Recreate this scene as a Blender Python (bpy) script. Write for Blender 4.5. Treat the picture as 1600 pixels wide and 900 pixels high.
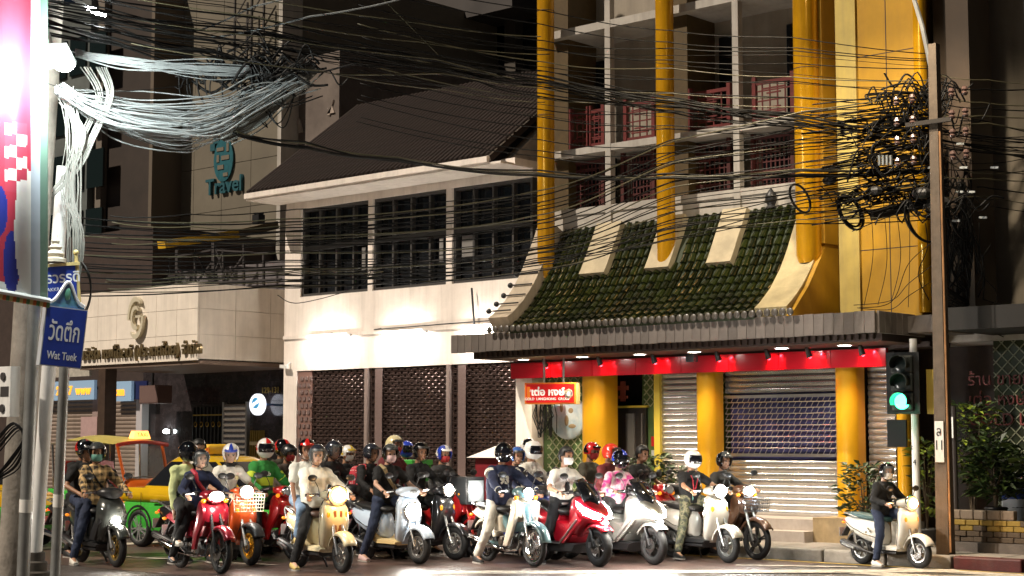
import bpy, math, random
from mathutils import Vector, Matrix, Euler
random.seed(7)
R = math.radians
sc = bpy.context.scene
for o in list(bpy.data.objects): bpy.data.objects.remove(o)
COL = sc.collection
# ---------------------------------------------------------------- camera, sky, sun, exposure
# world axes: x along the shop fronts, y into the buildings, z up; road runs along x
FPX, TH, PITCH, CAMH = 2600.0, math.atan(.9), math.atan(240 / 2600.0), 1.7
CT, ST = math.cos(TH), math.sin(TH)
CAM = Vector(((0 - 5.1) * CT - (0 - 26.0) * ST, (0 - 5.1) * ST + (0 - 26.0) * CT, CAMH))
cd = bpy.data.cameras.new('camera'); cam = bpy.data.objects.new('camera', cd); COL.objects.link(cam)
cam.location = CAM; cam.rotation_euler = (math.pi / 2 + PITCH, 0, TH)
cd.sensor_width = 36; cd.lens = 36 * FPX / 1600; cd.clip_end = 800; cd.clip_start = .1
sc.camera = cam
SUN_EL, SUN_AZ = R(47), R(-155)      # direction the light comes from: azimuth from +y, clockwise
w = bpy.data.worlds.new('World'); sc.world = w; w.use_nodes = True
nt = w.node_tree; sky = nt.nodes.new('ShaderNodeTexSky'); sky.sky_type = 'NISHITA'; sky.sun_disc = False
sky.sun_elevation = SUN_EL; sky.sun_rotation = SUN_AZ
nt.links.new(sky.outputs[0], nt.nodes['Background'].inputs[0]); nt.nodes['Background'].inputs[1].default_value = .0013
sl = bpy.data.lights.new('street_glow', 'SUN'); sun = bpy.data.objects.new('street_glow', sl); COL.objects.link(sun)
sl.energy = 1.6; sl.angle = R(1.2); sl.color = (1, .87, .72)
sd = Vector((math.sin(SUN_AZ) * math.cos(SUN_EL), math.cos(SUN_AZ) * math.cos(SUN_EL), math.sin(SUN_EL)))
sun.rotation_euler = sd.to_track_quat('Z', 'Y').to_euler()
vs = sc.view_settings; vs.view_transform = 'Standard'; vs.look = 'None'; vs.exposure = 1.5; vs.gamma = 1; vs.use_curve_mapping = False
sc.cycles.use_denoising = True; sc.cycles.max_bounces = 6; sc.cycles.sample_clamp_indirect = 4
# ---------------------------------------------------------------- photograph geometry -> metres
def wray(px, py):
    x, y, z = px - 800, FPX, 450 - py
    a, b, c = x, y * math.cos(PITCH) - z * math.sin(PITCH), y * math.sin(PITCH) + z * math.cos(PITCH)
    return Vector((a * CT - b * ST, a * ST + b * CT, c)) / FPX
def hit(px, py, y):                   # x, z where that sight line meets the plane y
    d = wray(px, py); t = (y - CAM.y) / d.y
    p = CAM + d * t; return p.x, p.z
def hx(px, y, py=600): return hit(px, py, y)[0]
def gnd(px, py, z=0.):
    d = wray(px, py); p = CAM + d * ((z - CAM.z) / d.z); return p.x, p.y
def at(px, py, D): return CAM + wray(px, py) * D      # D metres in front of the camera
# ---------------------------------------------------------------- materials
MATS = {}
def mat(name, col, rough=.6, metal=0., var=0., vs_=6., bump=0., bs=40., emit=None, es=0., coat=0., col2=None, alpha=1., trans=0., spec=.5):
    if name in MATS: return MATS[name]
    m = bpy.data.materials.new(name); m.use_nodes = True; n = m.node_tree; b = n.nodes['Principled BSDF']
    b.inputs['Base Color'].default_value = (*col, 1); b.inputs['Roughness'].default_value = rough; b.inputs['Metallic'].default_value = metal
    b.inputs['Coat Weight'].default_value = coat; b.inputs['Coat Roughness'].default_value = .06; b.inputs['Alpha'].default_value = alpha
    b.inputs['Transmission Weight'].default_value = trans; b.inputs['Specular IOR Level'].default_value = spec
    tc = n.nodes.new('ShaderNodeTexCoord')
    if var or col2:
        nz = n.nodes.new('ShaderNodeTexNoise'); nz.inputs['Scale'].default_value = vs_; nz.inputs['Detail'].default_value = 6; nz.inputs['Roughness'].default_value = .65
        n.links.new(tc.outputs['Object'], nz.inputs['Vector'])
        rp = n.nodes.new('ShaderNodeValToRGB'); c2 = col2 or tuple(max(0, k * (1 - var)) for k in col); c1 = col if col2 else tuple(min(1, k * (1 + var * .35)) for k in col)
        rp.color_ramp.elements[0].position = .32; rp.color_ramp.elements[1].position = .66
        rp.color_ramp.elements[0].color = (*c2, 1); rp.color_ramp.elements[1].color = (*c1, 1)
        n.links.new(nz.outputs[0], rp.inputs[0]); n.links.new(rp.outputs[0], b.inputs['Base Color'])
    if bump:
        nb = n.nodes.new('ShaderNodeTexNoise'); nb.inputs['Scale'].default_value = bs; nb.inputs['Detail'].default_value = 4
        n.links.new(tc.outputs['Object'], nb.inputs['Vector'])
        bm = n.nodes.new('ShaderNodeBump'); bm.inputs['Strength'].default_value = bump; bm.inputs['Distance'].default_value = .02
        n.links.new(nb.outputs[0], bm.inputs['Height']); n.links.new(bm.outputs[0], b.inputs['Normal'])
    if emit: b.inputs['Emission Color'].default_value = (*emit, 1); b.inputs['Emission Strength'].default_value = es
    MATS[name] = m; return m
def streaks(m, amt=.5, sx=3., sz=.25, dark=(.12, .1, .08)):
    """rain streaks and grime multiplied over a wall's colour"""
    n = m.node_tree; b = n.nodes['Principled BSDF']; tc = n.nodes.new('ShaderNodeTexCoord'); mp = n.nodes.new('ShaderNodeMapping')
    mp.inputs['Scale'].default_value = (sx, sx, sz); n.links.new(tc.outputs['Object'], mp.inputs[0])
    nz = n.nodes.new('ShaderNodeTexNoise'); nz.inputs['Scale'].default_value = 1.6; nz.inputs['Detail'].default_value = 8; nz.inputs['Roughness'].default_value = .7
    n.links.new(mp.outputs[0], nz.inputs['Vector']); rp = n.nodes.new('ShaderNodeValToRGB')
    rp.color_ramp.elements[0].position = .45; rp.color_ramp.elements[1].position = .75; rp.color_ramp.elements[0].color = (0, 0, 0, 1); rp.color_ramp.elements[1].color = (amt, amt, amt, 1)
    n.links.new(nz.outputs[0], rp.inputs[0]); mx = n.nodes.new('ShaderNodeMixRGB'); mx.inputs[2].default_value = (*dark, 1)
    src = b.inputs['Base Color'].links[0].from_socket if b.inputs['Base Color'].links else None
    if src: n.links.new(src, mx.inputs[1])
    else: mx.inputs[1].default_value = b.inputs['Base Color'].default_value
    n.links.new(rp.outputs[0], mx.inputs[0]); n.links.new(mx.outputs[0], b.inputs['Base Color']); return m
def pattern(name, kind, cols, scale, rough=.8):
    """printed cloth: plaid, blotch, dots"""
    if name in MATS: return MATS[name]
    m = mat(name, cols[0], rough, bump=.25, bs=30); n = m.node_tree; b = n.nodes['Principled BSDF']; tc = n.nodes.new('ShaderNodeTexCoord')
    def const_ramp(src, stops):
        r = n.nodes.new('ShaderNodeValToRGB'); r.color_ramp.interpolation = 'CONSTANT'; n.links.new(src, r.inputs[0])
        while len(r.color_ramp.elements) < len(stops): r.color_ramp.elements.new(.5)
        for e, (p, c) in zip(r.color_ramp.elements, stops): e.position = p; e.color = (*c, 1)
        return r.outputs[0]
    if kind == 'blotch':
        z = n.nodes.new('ShaderNodeTexNoise'); z.inputs['Scale'].default_value = scale; z.inputs['Detail'].default_value = 2; n.links.new(tc.outputs['Object'], z.inputs['Vector'])
        out = const_ramp(z.outputs[0], [(0, cols[0]), (.43, cols[1]), (.52, cols[2]), (.62, cols[3 % len(cols)])])
    elif kind == 'soft':
        z = n.nodes.new('ShaderNodeTexNoise'); z.inputs['Scale'].default_value = scale; z.inputs['Detail'].default_value = 3; n.links.new(tc.outputs['Object'], z.inputs['Vector'])
        r = n.nodes.new('ShaderNodeValToRGB'); n.links.new(z.outputs[0], r.inputs[0]); r.color_ramp.elements[0].position = .4; r.color_ramp.elements[1].position = .6
        r.color_ramp.elements[0].color = (*cols[0], 1); r.color_ramp.elements[1].color = (*cols[1], 1); out = r.outputs[0]
    elif kind == 'dots':
        z = n.nodes.new('ShaderNodeTexVoronoi'); z.inputs['Scale'].default_value = scale; z.inputs['Randomness'].default_value = .2; n.links.new(tc.outputs['Object'], z.inputs['Vector'])
        out = const_ramp(z.outputs['Distance'], [(0, cols[1]), (.28, cols[0])])
    else:
        sp = n.nodes.new('ShaderNodeSeparateXYZ'); n.links.new(tc.outputs['Object'], sp.inputs[0]); res = []
        for ax in ('Z', 'Y', 'X'):
            mu = n.nodes.new('ShaderNodeMath'); mu.operation = 'MULTIPLY'; mu.inputs[1].default_value = scale; n.links.new(sp.outputs[ax], mu.inputs[0])
            fr = n.nodes.new('ShaderNodeMath'); fr.operation = 'FRACT'; n.links.new(mu.outputs[0], fr.inputs[0])
            res.append(const_ramp(fr.outputs[0], [(0, cols[0]), (.36, cols[1]), (.55, cols[2]), (.62, cols[1])]))
        m1 = n.nodes.new('ShaderNodeMixRGB'); m1.inputs[0].default_value = .5; n.links.new(res[0], m1.inputs[1]); n.links.new(res[1], m1.inputs[2])
        m2 = n.nodes.new('ShaderNodeMixRGB'); m2.inputs[0].default_value = .33; n.links.new(m1.outputs[0], m2.inputs[1]); n.links.new(res[2], m2.inputs[2]); out = m2.outputs[0]
    n.links.new(out, b.inputs['Base Color']); return m
# ---------------------------------------------------------------- mesh building
class MB:
    def __init__(s, M=None): s.v = []; s.f = []; s.mi = []; s.M = M or Matrix.Identity(4); s.m = 0
    def add(s, vs, fs):
        o = len(s.v); M = s.M
        s.v += [tuple(M @ Vector(p)) for p in vs]; s.f += [tuple(i + o for i in f) for f in fs]; s.mi += [s.m] * len(fs); return s
    def box(s, x0, x1, y0, y1, z0, z1):
        return s.add([(x0, y0, z0), (x1, y0, z0), (x1, y1, z0), (x0, y1, z0), (x0, y0, z1), (x1, y0, z1), (x1, y1, z1), (x0, y1, z1)],
                     [(0, 3, 2, 1), (4, 5, 6, 7), (0, 1, 5, 4), (1, 2, 6, 5), (2, 3, 7, 6), (3, 0, 4, 7)])
    def bar(s, p, q, w, h, up=(0, 0, 1)):
        p, q = Vector(p), Vector(q); d = (q - p).normalized(); a = d.cross(Vector(up))
        if a.length < 1e-4: a = d.cross(Vector((1, 0, 0)))
        a.normalize(); b = a.cross(d); a *= w / 2; b *= h / 2
        return s.add([p - a - b, p + a - b, p + a + b, p - a + b, q - a - b, q + a - b, q + a + b, q - a + b],
                     [(0, 3, 2, 1), (4, 5, 6, 7), (0, 1, 5, 4), (1, 2, 6, 5), (2, 3, 7, 6), (3, 0, 4, 7)])
    def tube(s, pts, r, n=6, closed=False, cap=True):
        pts = [Vector(p) for p in pts]; N = len(pts); vs = []; fs = []; pa = None
        for i, p in enumerate(pts):
            if closed: d = pts[(i + 1) % N] - pts[i - 1]
            else: d = pts[min(i + 1, N - 1)] - pts[max(i - 1, 0)]
            d.normalize()
            if pa is None: a = d.cross(Vector((0, 0, 1)) if abs(d.z) < .9 else Vector((1, 0, 0)))
            else: a = pa - d * pa.dot(d)
            a.normalize(); pa = a; b = d.cross(a); rr = r[i] if isinstance(r, (list, tuple)) else r
            for k in range(n):
                t = 2 * math.pi * k / n; vs.append(p + (a * math.cos(t) + b * math.sin(t)) * rr)
        for i in range(N if closed else N - 1):
            j = (i + 1) % N
            for k in range(n): fs.append((i * n + k, i * n + (k + 1) % n, j * n + (k + 1) % n, j * n + k))
        if cap and not closed: fs.append(tuple(range(n))[::-1]); fs.append(tuple((N - 1) * n + k for k in range(n)))
        return s.add(vs, fs)
    def cyl(s, p, q, r, r2=None, n=14): return s.tube([p, q], [r, r if r2 is None else r2], n)
    def sph(s, c, r, nu=14, nv=9):
        if not isinstance(r, (tuple, list)): r = (r, r, r)
        vs = [(c[0], c[1], c[2] + r[2])]; fs = []
        for j in range(1, nv):
            t = math.pi * j / nv
            for k in range(nu):
                a = 2 * math.pi * k / nu; vs.append((c[0] + r[0] * math.sin(t) * math.cos(a), c[1] + r[1] * math.sin(t) * math.sin(a), c[2] + r[2] * math.cos(t)))
        vs.append((c[0], c[1], c[2] - r[2])); L = len(vs) - 1
        for k in range(nu):
            k2 = (k + 1) % nu; fs.append((0, 1 + k, 1 + k2)); b = 1 + (nv - 2) * nu; fs.append((L, b + k2, b + k))
            for j in range(nv - 2): o = 1 + j * nu; fs.append((o + k, o + nu + k, o + nu + k2, o + k2))
        return s.add(vs, fs)
    def caps(s, p, q, r, r2=None, n=10):
        """capsule with different end radii"""
        r2 = r if r2 is None else r2; p, q = Vector(p), Vector(q); d = (q - p).normalized(); pts = []; rs = []
        for t in (-.95, -.7, -.35, 0): pts.append(p + d * r * t); rs.append(r * math.sqrt(1 - t * t))
        for t in (0, .35, .7, .95): pts.append(q + d * r2 * t); rs.append(r2 * math.sqrt(1 - t * t))
        return s.tube(pts, rs, n)
    def lathe(s, prof, c=(0, 0, 0), ax='z', n=20, a0=0, a1=2 * math.pi, closed=False):
        full = abs(a1 - a0 - 2 * math.pi) < 1e-6; cols = n if full else n + 1; vs = []; fs = []; N = len(prof)
        for k in range(cols):
            a = a0 + (a1 - a0) * k / n; ca, sa = math.cos(a), math.sin(a)
            for r, h in prof:
                q = (r * ca, r * sa, h) if ax == 'z' else (r * ca, h, r * sa) if ax == 'y' else (h, r * ca, r * sa)
                vs.append((c[0] + q[0], c[1] + q[1], c[2] + q[2]))
        for k in range(n):
            k2 = (k + 1) % cols
            for j in range(N if closed else N - 1): j2 = (j + 1) % N; fs.append((k * N + j, k2 * N + j, k2 * N + j2, k * N + j2))
        return s.add(vs, fs)
    def loft(s, rings, cap=True, closed=True):
        n = len(rings[0]); vs = [p for r in rings for p in r]; fs = []
        for i in range(len(rings) - 1):
            for k in range(n if closed else n - 1): k2 = (k + 1) % n; fs.append((i * n + k, i * n + k2, (i + 1) * n + k2, (i + 1) * n + k))
        if cap: fs.append(tuple(range(n))[::-1]); fs.append(tuple((len(rings) - 1) * n + k for k in range(n)))
        return s.add(vs, fs)
    def prism(s, poly, a, b, ax='y'):
        """polygon in the plane across ax (x,z for 'y'; y,z for 'x'; x,y for 'z'), from a to b"""
        f = {'y': lambda p, t: (p[0], t, p[1]), 'x': lambda p, t: (t, p[0], p[1]), 'z': lambda p, t: (p[0], p[1], t)}[ax]
        n = len(poly); vs = [f(p, a) for p in poly] + [f(p, b) for p in poly]
        fs = [tuple(range(n)), tuple(range(2 * n - 1, n - 1, -1))] + [(k, k + n, (k + 1) % n + n, (k + 1) % n) for k in range(n)]
        return s.add(vs, fs)
    def puff(s, poly, w, inset=.03, cy=0., edge=.7):
        """a rounded panel: side outline in x,z, half width w (number or one per point)"""
        n = len(poly); A = sum(poly[i][0] * poly[(i + 1) % n][1] - poly[(i + 1) % n][0] * poly[i][1] for i in range(n)); sg = 1 if A > 0 else -1
        W = w if isinstance(w, (list, tuple)) else [w] * n; ins = []
        for i in range(n):
            p0, p1, p2 = Vector(poly[i - 1]), Vector(poly[i]), Vector(poly[(i + 1) % n]); d1 = (p1 - p0).normalized(); d2 = (p2 - p1).normalized()
            nn = Vector((-(d1.y + d2.y), d1.x + d2.x)) * sg; nn = nn.normalized() if nn.length > 1e-5 else Vector((0, 0)); ins.append(p1 + nn * inset)
        rg = []
        for sy, pl, k in ((-1, ins, 1.), (-1, [Vector(p) for p in poly], edge), (1, [Vector(p) for p in poly], edge), (1, ins, 1.)):
            rg.append([(p.x, cy + sy * W[i] * k, p.y) for i, p in enumerate(pl)])
        return s.loft(rg)
    def build(s, name, m, parent=None, smooth=False, ang=40, loc=None):
        me = bpy.data.meshes.new(name); me.from_pydata(s.v, [], s.f); ms = m if isinstance(m, (list, tuple)) else [m]
        for k in ms: me.materials.append(k)
        if len(ms) > 1: me.polygons.foreach_set('material_index', s.mi)
        if smooth:
            me.polygons.foreach_set('use_smooth', [True] * len(me.polygons)); me.set_sharp_from_angle(angle=R(ang))
        me.update(); o = bpy.data.objects.new(name, me); COL.objects.link(o)
        if parent: o.parent = parent
        if loc is not None: o.location = loc
        return o
def box(name, m, x0, x1, y0, y1, z0, z1, parent=None, bev=0.):
    o = MB().box(min(x0, x1), max(x0, x1), min(y0, y1), max(y0, y1), min(z0, z1), max(z0, z1)).build(name, m, parent)
    if bev: b = o.modifiers.new('b', 'BEVEL'); b.width = bev; b.segments = 2
    return o
def tag(o, label=None, cat=None, group=None, kind=None):
    if label: o['label'] = label
    if cat: o['category'] = cat
    if group: o['group'] = group
    if kind: o['kind'] = kind
    return o
def empty(name, loc=(0, 0, 0), rz=0., label=None, cat=None, group=None, s=1.):
    o = bpy.data.objects.new(name, None); COL.objects.link(o); o.location = loc; o.rotation_euler = (0, 0, rz); o.empty_display_size = .1; o.scale = (s, s, s)
    return tag(o, label, cat, group)
def again(o, parent, loc, rot=None, sc_=None):
    c = o.copy(); COL.objects.link(c); c.parent = parent; c.location = loc
    if rot is not None: c.rotation_euler = rot
    if sc_ is not None: c.scale = sc_
    return c
def text(name, body, size, m, M, parent=None, ext=.004, align='CENTER', sx=1., bold=0.):
    cu = bpy.data.curves.new(name, 'FONT'); cu.body = body; cu.size = size; cu.extrude = ext; cu.align_x = align; cu.align_y = 'CENTER'; cu.offset = bold; cu.resolution_u = 3
    t = bpy.data.objects.new(name, cu); COL.objects.link(t); dg = bpy.context.evaluated_depsgraph_get()
    me = bpy.data.meshes.new_from_object(t.evaluated_get(dg)); bpy.data.objects.remove(t); me.name = name
    me.transform(M @ Matrix.Diagonal((sx, 1, 1, 1))); me.materials.clear(); me.materials.append(m)
    o = bpy.data.objects.new(name, me); COL.objects.link(o); o.parent = parent; return o
def face_front(x, y, z): return Matrix.Translation((x, y, z)) @ Matrix.Rotation(R(90), 4, 'X')          # text on a wall facing -y
def face_right(x, y, z): return Matrix.Translation((x, y, z)) @ Matrix.Rotation(R(90), 4, 'Z') @ Matrix.Rotation(R(90), 4, 'X')   # facing +x
# palette
plaster = streaks(mat('white_plaster', (.82, .74, .67), .75, var=.14, vs_=1.5, bump=.12, bs=25), .34, 3, .22, (.3, .24, .2))
plasterg = streaks(mat('grey_plaster', (.29, .25, .195), .8, var=.2, vs_=1.2, bump=.15, bs=20), .4)
slabm = streaks(mat('pale_concrete', (.42, .39, .345), .8, var=.18, vs_=2, bump=.1, bs=30), .4)
gold = streaks(mat('gold_paint', (.68, .34, .007), .24, .3, var=.2, vs_=1.4, bump=.04, bs=18, coat=.25), .5, 5, .35, (.22, .09, .01))
goldwall = streaks(mat('gold_wall', (.48, .255, .011), .5, .1, var=.2, vs_=1.2, bump=.06, bs=14), .3, 3, .3, (.25, .12, .02))
cream = streaks(mat('cream_paint', (.66, .52, .22), .65, var=.12, vs_=2, bump=.1, bs=20), .35)
pillar_m = mat('orange_gold_paint', (.66, .33, .012), .3, .15, var=.1, vs_=1.2, coat=.3)
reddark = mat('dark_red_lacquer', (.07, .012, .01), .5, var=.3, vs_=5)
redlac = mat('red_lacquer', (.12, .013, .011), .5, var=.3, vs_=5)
redpan = mat('red_fascia', (.5, .008, .02), .22, coat=.5)
tilegreen = mat('green_glazed_tile', (.006, .009, .0018), .2, var=.6, vs_=3, coat=.6, col2=(.014, .019, .003))
def per_piece(m, lo=.6, hi=1.35):
    n = m.node_tree; b = n.nodes['Principled BSDF']; oi = n.nodes.new('ShaderNodeObjectInfo'); mr = n.nodes.new('ShaderNodeMapRange'); mr.inputs['To Min'].default_value = lo; mr.inputs['To Max'].default_value = hi; n.links.new(oi.outputs['Random'], mr.inputs[0])
    mx = n.nodes.new('ShaderNodeVectorMath'); mx.operation = 'SCALE'; src = b.inputs['Base Color'].links[0].from_socket; n.links.new(src, mx.inputs[0]); n.links.new(mr.outputs[0], mx.inputs['Scale']); n.links.new(mx.outputs[0], b.inputs['Base Color']); return m
per_piece(tilegreen, .35, 1.7)
concrete = streaks(mat('grey_concrete', (.135, .115, .102), .85, var=.25, vs_=2.5, bump=.2, bs=25), .5)
per_piece(concrete, .8, 1.15)
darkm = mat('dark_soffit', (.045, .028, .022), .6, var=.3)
steel = mat('steel', (.55, .53, .5), .3, .9, var=.15, vs_=3)
slatm = mat('shutter_steel', (.56, .54, .52), .26, .75, var=.15, vs_=2, bump=.05, bs=6)
blackm = mat('black_metal', (.012, .012, .013), .45)
black_pl = mat('black_plastic', (.015, .015, .016), .42, bump=.06, bs=80)
glassd = mat('dark_glass', (.012, .013, .015), .08, spec=.7)
woodp = streaks(mat('weathered_pole', (.1, .073, .05), .9, var=.35, vs_=4, bump=.3, bs=18), .5, 9, .5)
galv = streaks(mat('galvanised', (.36, .37, .36), .4, .6, var=.2, vs_=5), .4, 8, .6)
whitep = streaks(mat('white_paint', (.75, .75, .73), .5, var=.1, vs_=4), .3, 6, .6)
# ---------------------------------------------------------------- ground, road, pavement
def asphalt():
    m = mat('asphalt', (.085, .072, .065), .5, var=.35, vs_=9, bump=.55, bs=90); n = m.node_tree; b = n.nodes['Principled BSDF']
    tc = n.nodes.new('ShaderNodeTexCoord'); z = n.nodes.new('ShaderNodeTexNoise'); z.inputs['Scale'].default_value = .7; z.inputs['Detail'].default_value = 7; n.links.new(tc.outputs['Object'], z.inputs['Vector'])
    r = n.nodes.new('ShaderNodeMapRange'); r.inputs['From Min'].default_value = .35; r.inputs['From Max'].default_value = .65; r.inputs['To Min'].default_value = .24; r.inputs['To Max'].default_value = .62
    n.links.new(z.outputs[0], r.inputs[0]); n.links.new(r.outputs[0], b.inputs['Roughness']); return m
asph = asphalt()
tag(box('ground', mat('far_ground', (.06, .05, .045), .9, var=.3), -320, 320, -320, 320, -.5, -.012), kind='structure')
tag(MB().add([(-90, -18, 0), (60, -18, 0), (60, -2.0, 0), (-90, -2.0, 0)], [(0, 1, 2, 3)]).build('road', asph), kind='structure')
tag(MB().add([(-90, -70, -.004), (60, -70, -.004), (60, -18, -.004), (-90, -18, -.004)], [(0, 1, 2, 3)]).build('road', asph), kind='structure')
redroad = mat('worn_red_paint', (.125, .07, .058), .3, var=.5, vs_=2.2, bump=.35, bs=60, col2=(.095, .078, .068))
tag(MB().add([(-9.5, -9.6, .004), (1.1, -9.6, .004), (1.1, -2.35, .004), (-9.5, -2.35, .004)], [(0, 1, 2, 3)]).build('red_bike_box', redroad), kind='structure')
worn = mat('worn_white_line', (.62, .56, .46), .55, var=.65, vs_=7, bump=.4, bs=70)
def line(n, x0, x1, y0, y1): tag(MB().add([(x0, y0, .008), (x1, y0, .008), (x1, y1, .008), (x0, y1, .008)], [(0, 1, 2, 3)]).build(n, worn), kind='structure')
def oline(n, p, q, w):
    p, q = Vector((*gnd(*p), 0)), Vector((*gnd(*q), 0)); d = (q - p).normalized(); s_ = Vector((-d.y, d.x, 0)) * w / 2
    tag(MB().add([(a.x, a.y, .012) for a in (p - s_, q - s_, q + s_, p + s_)], [(0, 1, 2, 3)]).build(n, worn), kind='structure')
oline('stop_line', (640, 896), (1500, 893), .5); oline('stop_line', (700, 905), (1640, 901), .18); oline('stop_line', (150, 868), (430, 884), .16); oline('stop_line', (1150, 884), (1340, 887), .12)
line('stop_line', -10.1, -9.65, -10.5, -2.5)
for y in (-6.95, -4.6): line('lane_line', -30, -10.2, y, y + .12)
for k in range(12): line('crossing_stripe', 2.3, 5.3, -13.2 + k * .95, -12.75 + k * .95)
yel = mat('worn_yellow_line', (.55, .36, .05), .6, var=.6, vs_=7)
tag(MB().add([(-60, -2.32, .008), (40, -2.32, .008), (40, -2.22, .008), (-60, -2.22, .008)], [(0, 1, 2, 3)]).build('yellow_kerb_line', yel), kind='structure')
pavem = streaks(mat('pavement_concrete', (.24, .21, .18), .8, var=.25, vs_=3, bump=.25, bs=30), .35, 1.2, 1.2)
pv = tag(MB().box(-90, 60, -1.84, 9, -.01, .15).build('pavement', pavem), kind='structure')
# paving slabs on the stretch in view, each a piece of its own
sm = MB().box(-.295, .295, -.29, .29, 0, .018).build('paving_slab', pavem, pv); sm.location = (-1, -1.5, .15)
b = sm.modifiers.new('b', 'BEVEL'); b.width = .006
for i in range(16):
    for j in range(3):
        if (i, j) != (0, 0): again(sm, pv, (-1 + i * .6, -1.5 + j * .6, .15 + random.uniform(-.004, .003)))
kerbc = streaks(mat('kerb_concrete', (.3, .27, .23), .8, var=.3, vs_=4, bump=.3, bs=25), .4, 2, .8); kerbr = streaks(mat('kerb_red_paint', (.075, .008, .007), .6, var=.4, vs_=5, bump=.2), .3, 3, .8)
k0 = MB().box(.01, .98, -2.02, -1.85, -.02, .17)
kb = empty('kerb', (0, 0, 0)); tag(kb, kind='structure')
for i in range(-14, 10):
    o = k0.build('kerb_stone', kerbr if i >= 2 else kerbc, kb); o.location = (i * 1.0 + .9, 0, 0); bb = o.modifiers.new('b', 'BEVEL'); bb.width = .025; bb.segments = 2
# ================================================================ gold corner building
GB = empty('gold_building', (-2, 0, 0), label='tall Chinese-style corner building with gold columns and green tiled skirt roof', cat='building')
GB.location = (0, 0, 0)
XL, XR = -6.35, 3.2
# ground floor walls: green diamond lattice
def lattice(name, base, line_c, rot=45, scale=9.):
    m = mat(name, base, .35, var=.35, vs_=4); n = m.node_tree; b = n.nodes['Principled BSDF']; return m
grn = mat('green_tile_wall', (.10, .17, .06), .3, var=.3, vs_=5)
grnline = mat('pale_lattice_line', (.42, .45, .28), .5)
MB().box(XL, -5.3, .3, .5, .15, 3.2).build('wall', grn, GB)
MB().box(-4.55, -2.6, .9, 1.1, .15, 3.3).build('wall', grn, GB)
MB().box(XL, XR, .5, 6, 3.2, 3.4).build('floor_slab', slabm, GB)
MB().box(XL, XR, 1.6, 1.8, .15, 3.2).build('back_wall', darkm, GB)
def diamonds(x0, x1, z0, z1, y, sp=.26, r=.008, par=GB, mt=grnline):
    mb = MB()
    for sgn in (1, -1):
        t = -(z1 - z0) - (x1 - x0)
        while t < (x1 - x0) + (z1 - z0):
            a = x0 + t; pts = []
            # line x = a + s*(z-z0) clipped
            lo = z0; hi = z1
            if sgn > 0: lo = max(lo, z0 + (x0 - a)); hi = min(hi, z0 + (x1 - a)); f = lambda z: a + (z - z0)
            else: lo = max(lo, z0 + (a - x1)); hi = min(hi, z0 + (a - x0)); f = lambda z: a - (z - z0)
            if hi - lo > .05: mb.bar((f(lo), y, lo), (f(hi), y, hi), r * 2, r * 2, (0, 1, 0))
            t += sp
    return mb.build('lattice', mt, par)
diamonds(XL + .1, -5.3, .5, 3.0, .29, .17)
tag(GB.children[-1], kind=None)
diamonds(-4.5, -2.7, 2.32, 3.1, .89, .17)
# ground-floor gold pillars
PX = [(-5.26, -4.75, .45), (-2.77, -2.4, .32), (-.11, .27, .32), (hx(1396, 0), hx(1420, 0), .3)]
for a, b_, dp in PX:
    p = MB(); w = b_ - a; ring = []
    for k in range(9): t = math.pi * k / 8; ring.append((a + w * .5 - w * .5 * math.cos(t), .12 - .16 * math.sin(t)))
    ring += [(b_, dp), (a, dp)]; p.prism(ring, .5, 2.95, 'z'); p.build('pillar', pillar_m, GB, True, 50)
    MB().box(a - .03, b_ + .03, -.1, dp + .03, .15, .5).build('pillar_base', slabm, GB)
# roller shutters: every slat its own piece
def slat_mesh(L, h=.1):
    n = 6; v = []; f = []
    for i in range(n + 1):
        t = i / n; yy = -.022 * math.sin(math.pi * t); v += [(0, yy, t * h), (L, yy, t * h)]
    for i in range(n): f.append((2 * i, 2 * i + 1, 2 * i + 3, 2 * i + 2))
    v += [(0, .012, h), (L, .012, h)]; f.append((2 * n, 2 * n + 1, 2 * n + 3, 2 * n + 2)); return v, f
def shutter(x0, x1, z0, z1, y, par, m=slatm, h=.1, skip=None):
    v, f = slat_mesh(x1 - x0, h); z = z0; first = None
    while z < z1:
        if not (skip and skip[0] - h < z < skip[1]):
            if first is None: first = MB().add(v, f).build('slat', m, par, True, 60); first.location = (x0, y, z)
            else: again(first, par, (x0 + random.uniform(-.003, .003), y + random.uniform(-.003, .003), z))
        z += h
S1 = (hx(1033, .5), -2.75); S2 = (-2.42, .1); S3 = (.26, hx(1396, .4))
shutter(*S1, .5, 3.1, .5, GB); shutter(*S2, .5, 3.1, .42, GB, skip=(1.5, 2.42)); shutter(*S3, .5, 3.1, .45, GB)
MB().box(hx(1023, .45), hx(1032, .45), .42, .6, .5, 3.1).build('door_jamb', mat('yellow_trim', (.62, .48, .06), .4), GB)
# see-through grille of the wide shutter with dark blue behind
gr = empty('grille', (0, 0, 0)); gr.parent = GB
for z in (1.48, 2.44): MB().box(S2[0], S2[1], .37, .43, z - .025, z + .025).build('rail', steel, gr)
for k in range(1, 10): MB().tube([(S2[0], .41, 1.5 + k * .094), (S2[1], .41, 1.5 + k * .094)], .009, 5).build('rod', steel, gr)
mb = MB(); x = S2[0]
while x < S2[1] - .05:
    for k in range(10): z = 1.5 + k * .094; mb.bar((x, .41, z), (x + .055, .41, z + .094), .012, .006, (0, 1, 0))
    x += .11
tag(mb.build('grille_links', steel, gr), kind='stuff')
MB().box(S2[0], S2[1], .55, .6, 1.4, 2.5).build('display_panel', mat('navy_panel', (.012, .012, .06), .5, var=.7, vs_=3, col2=(.05, .05, .16)), GB)
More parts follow.
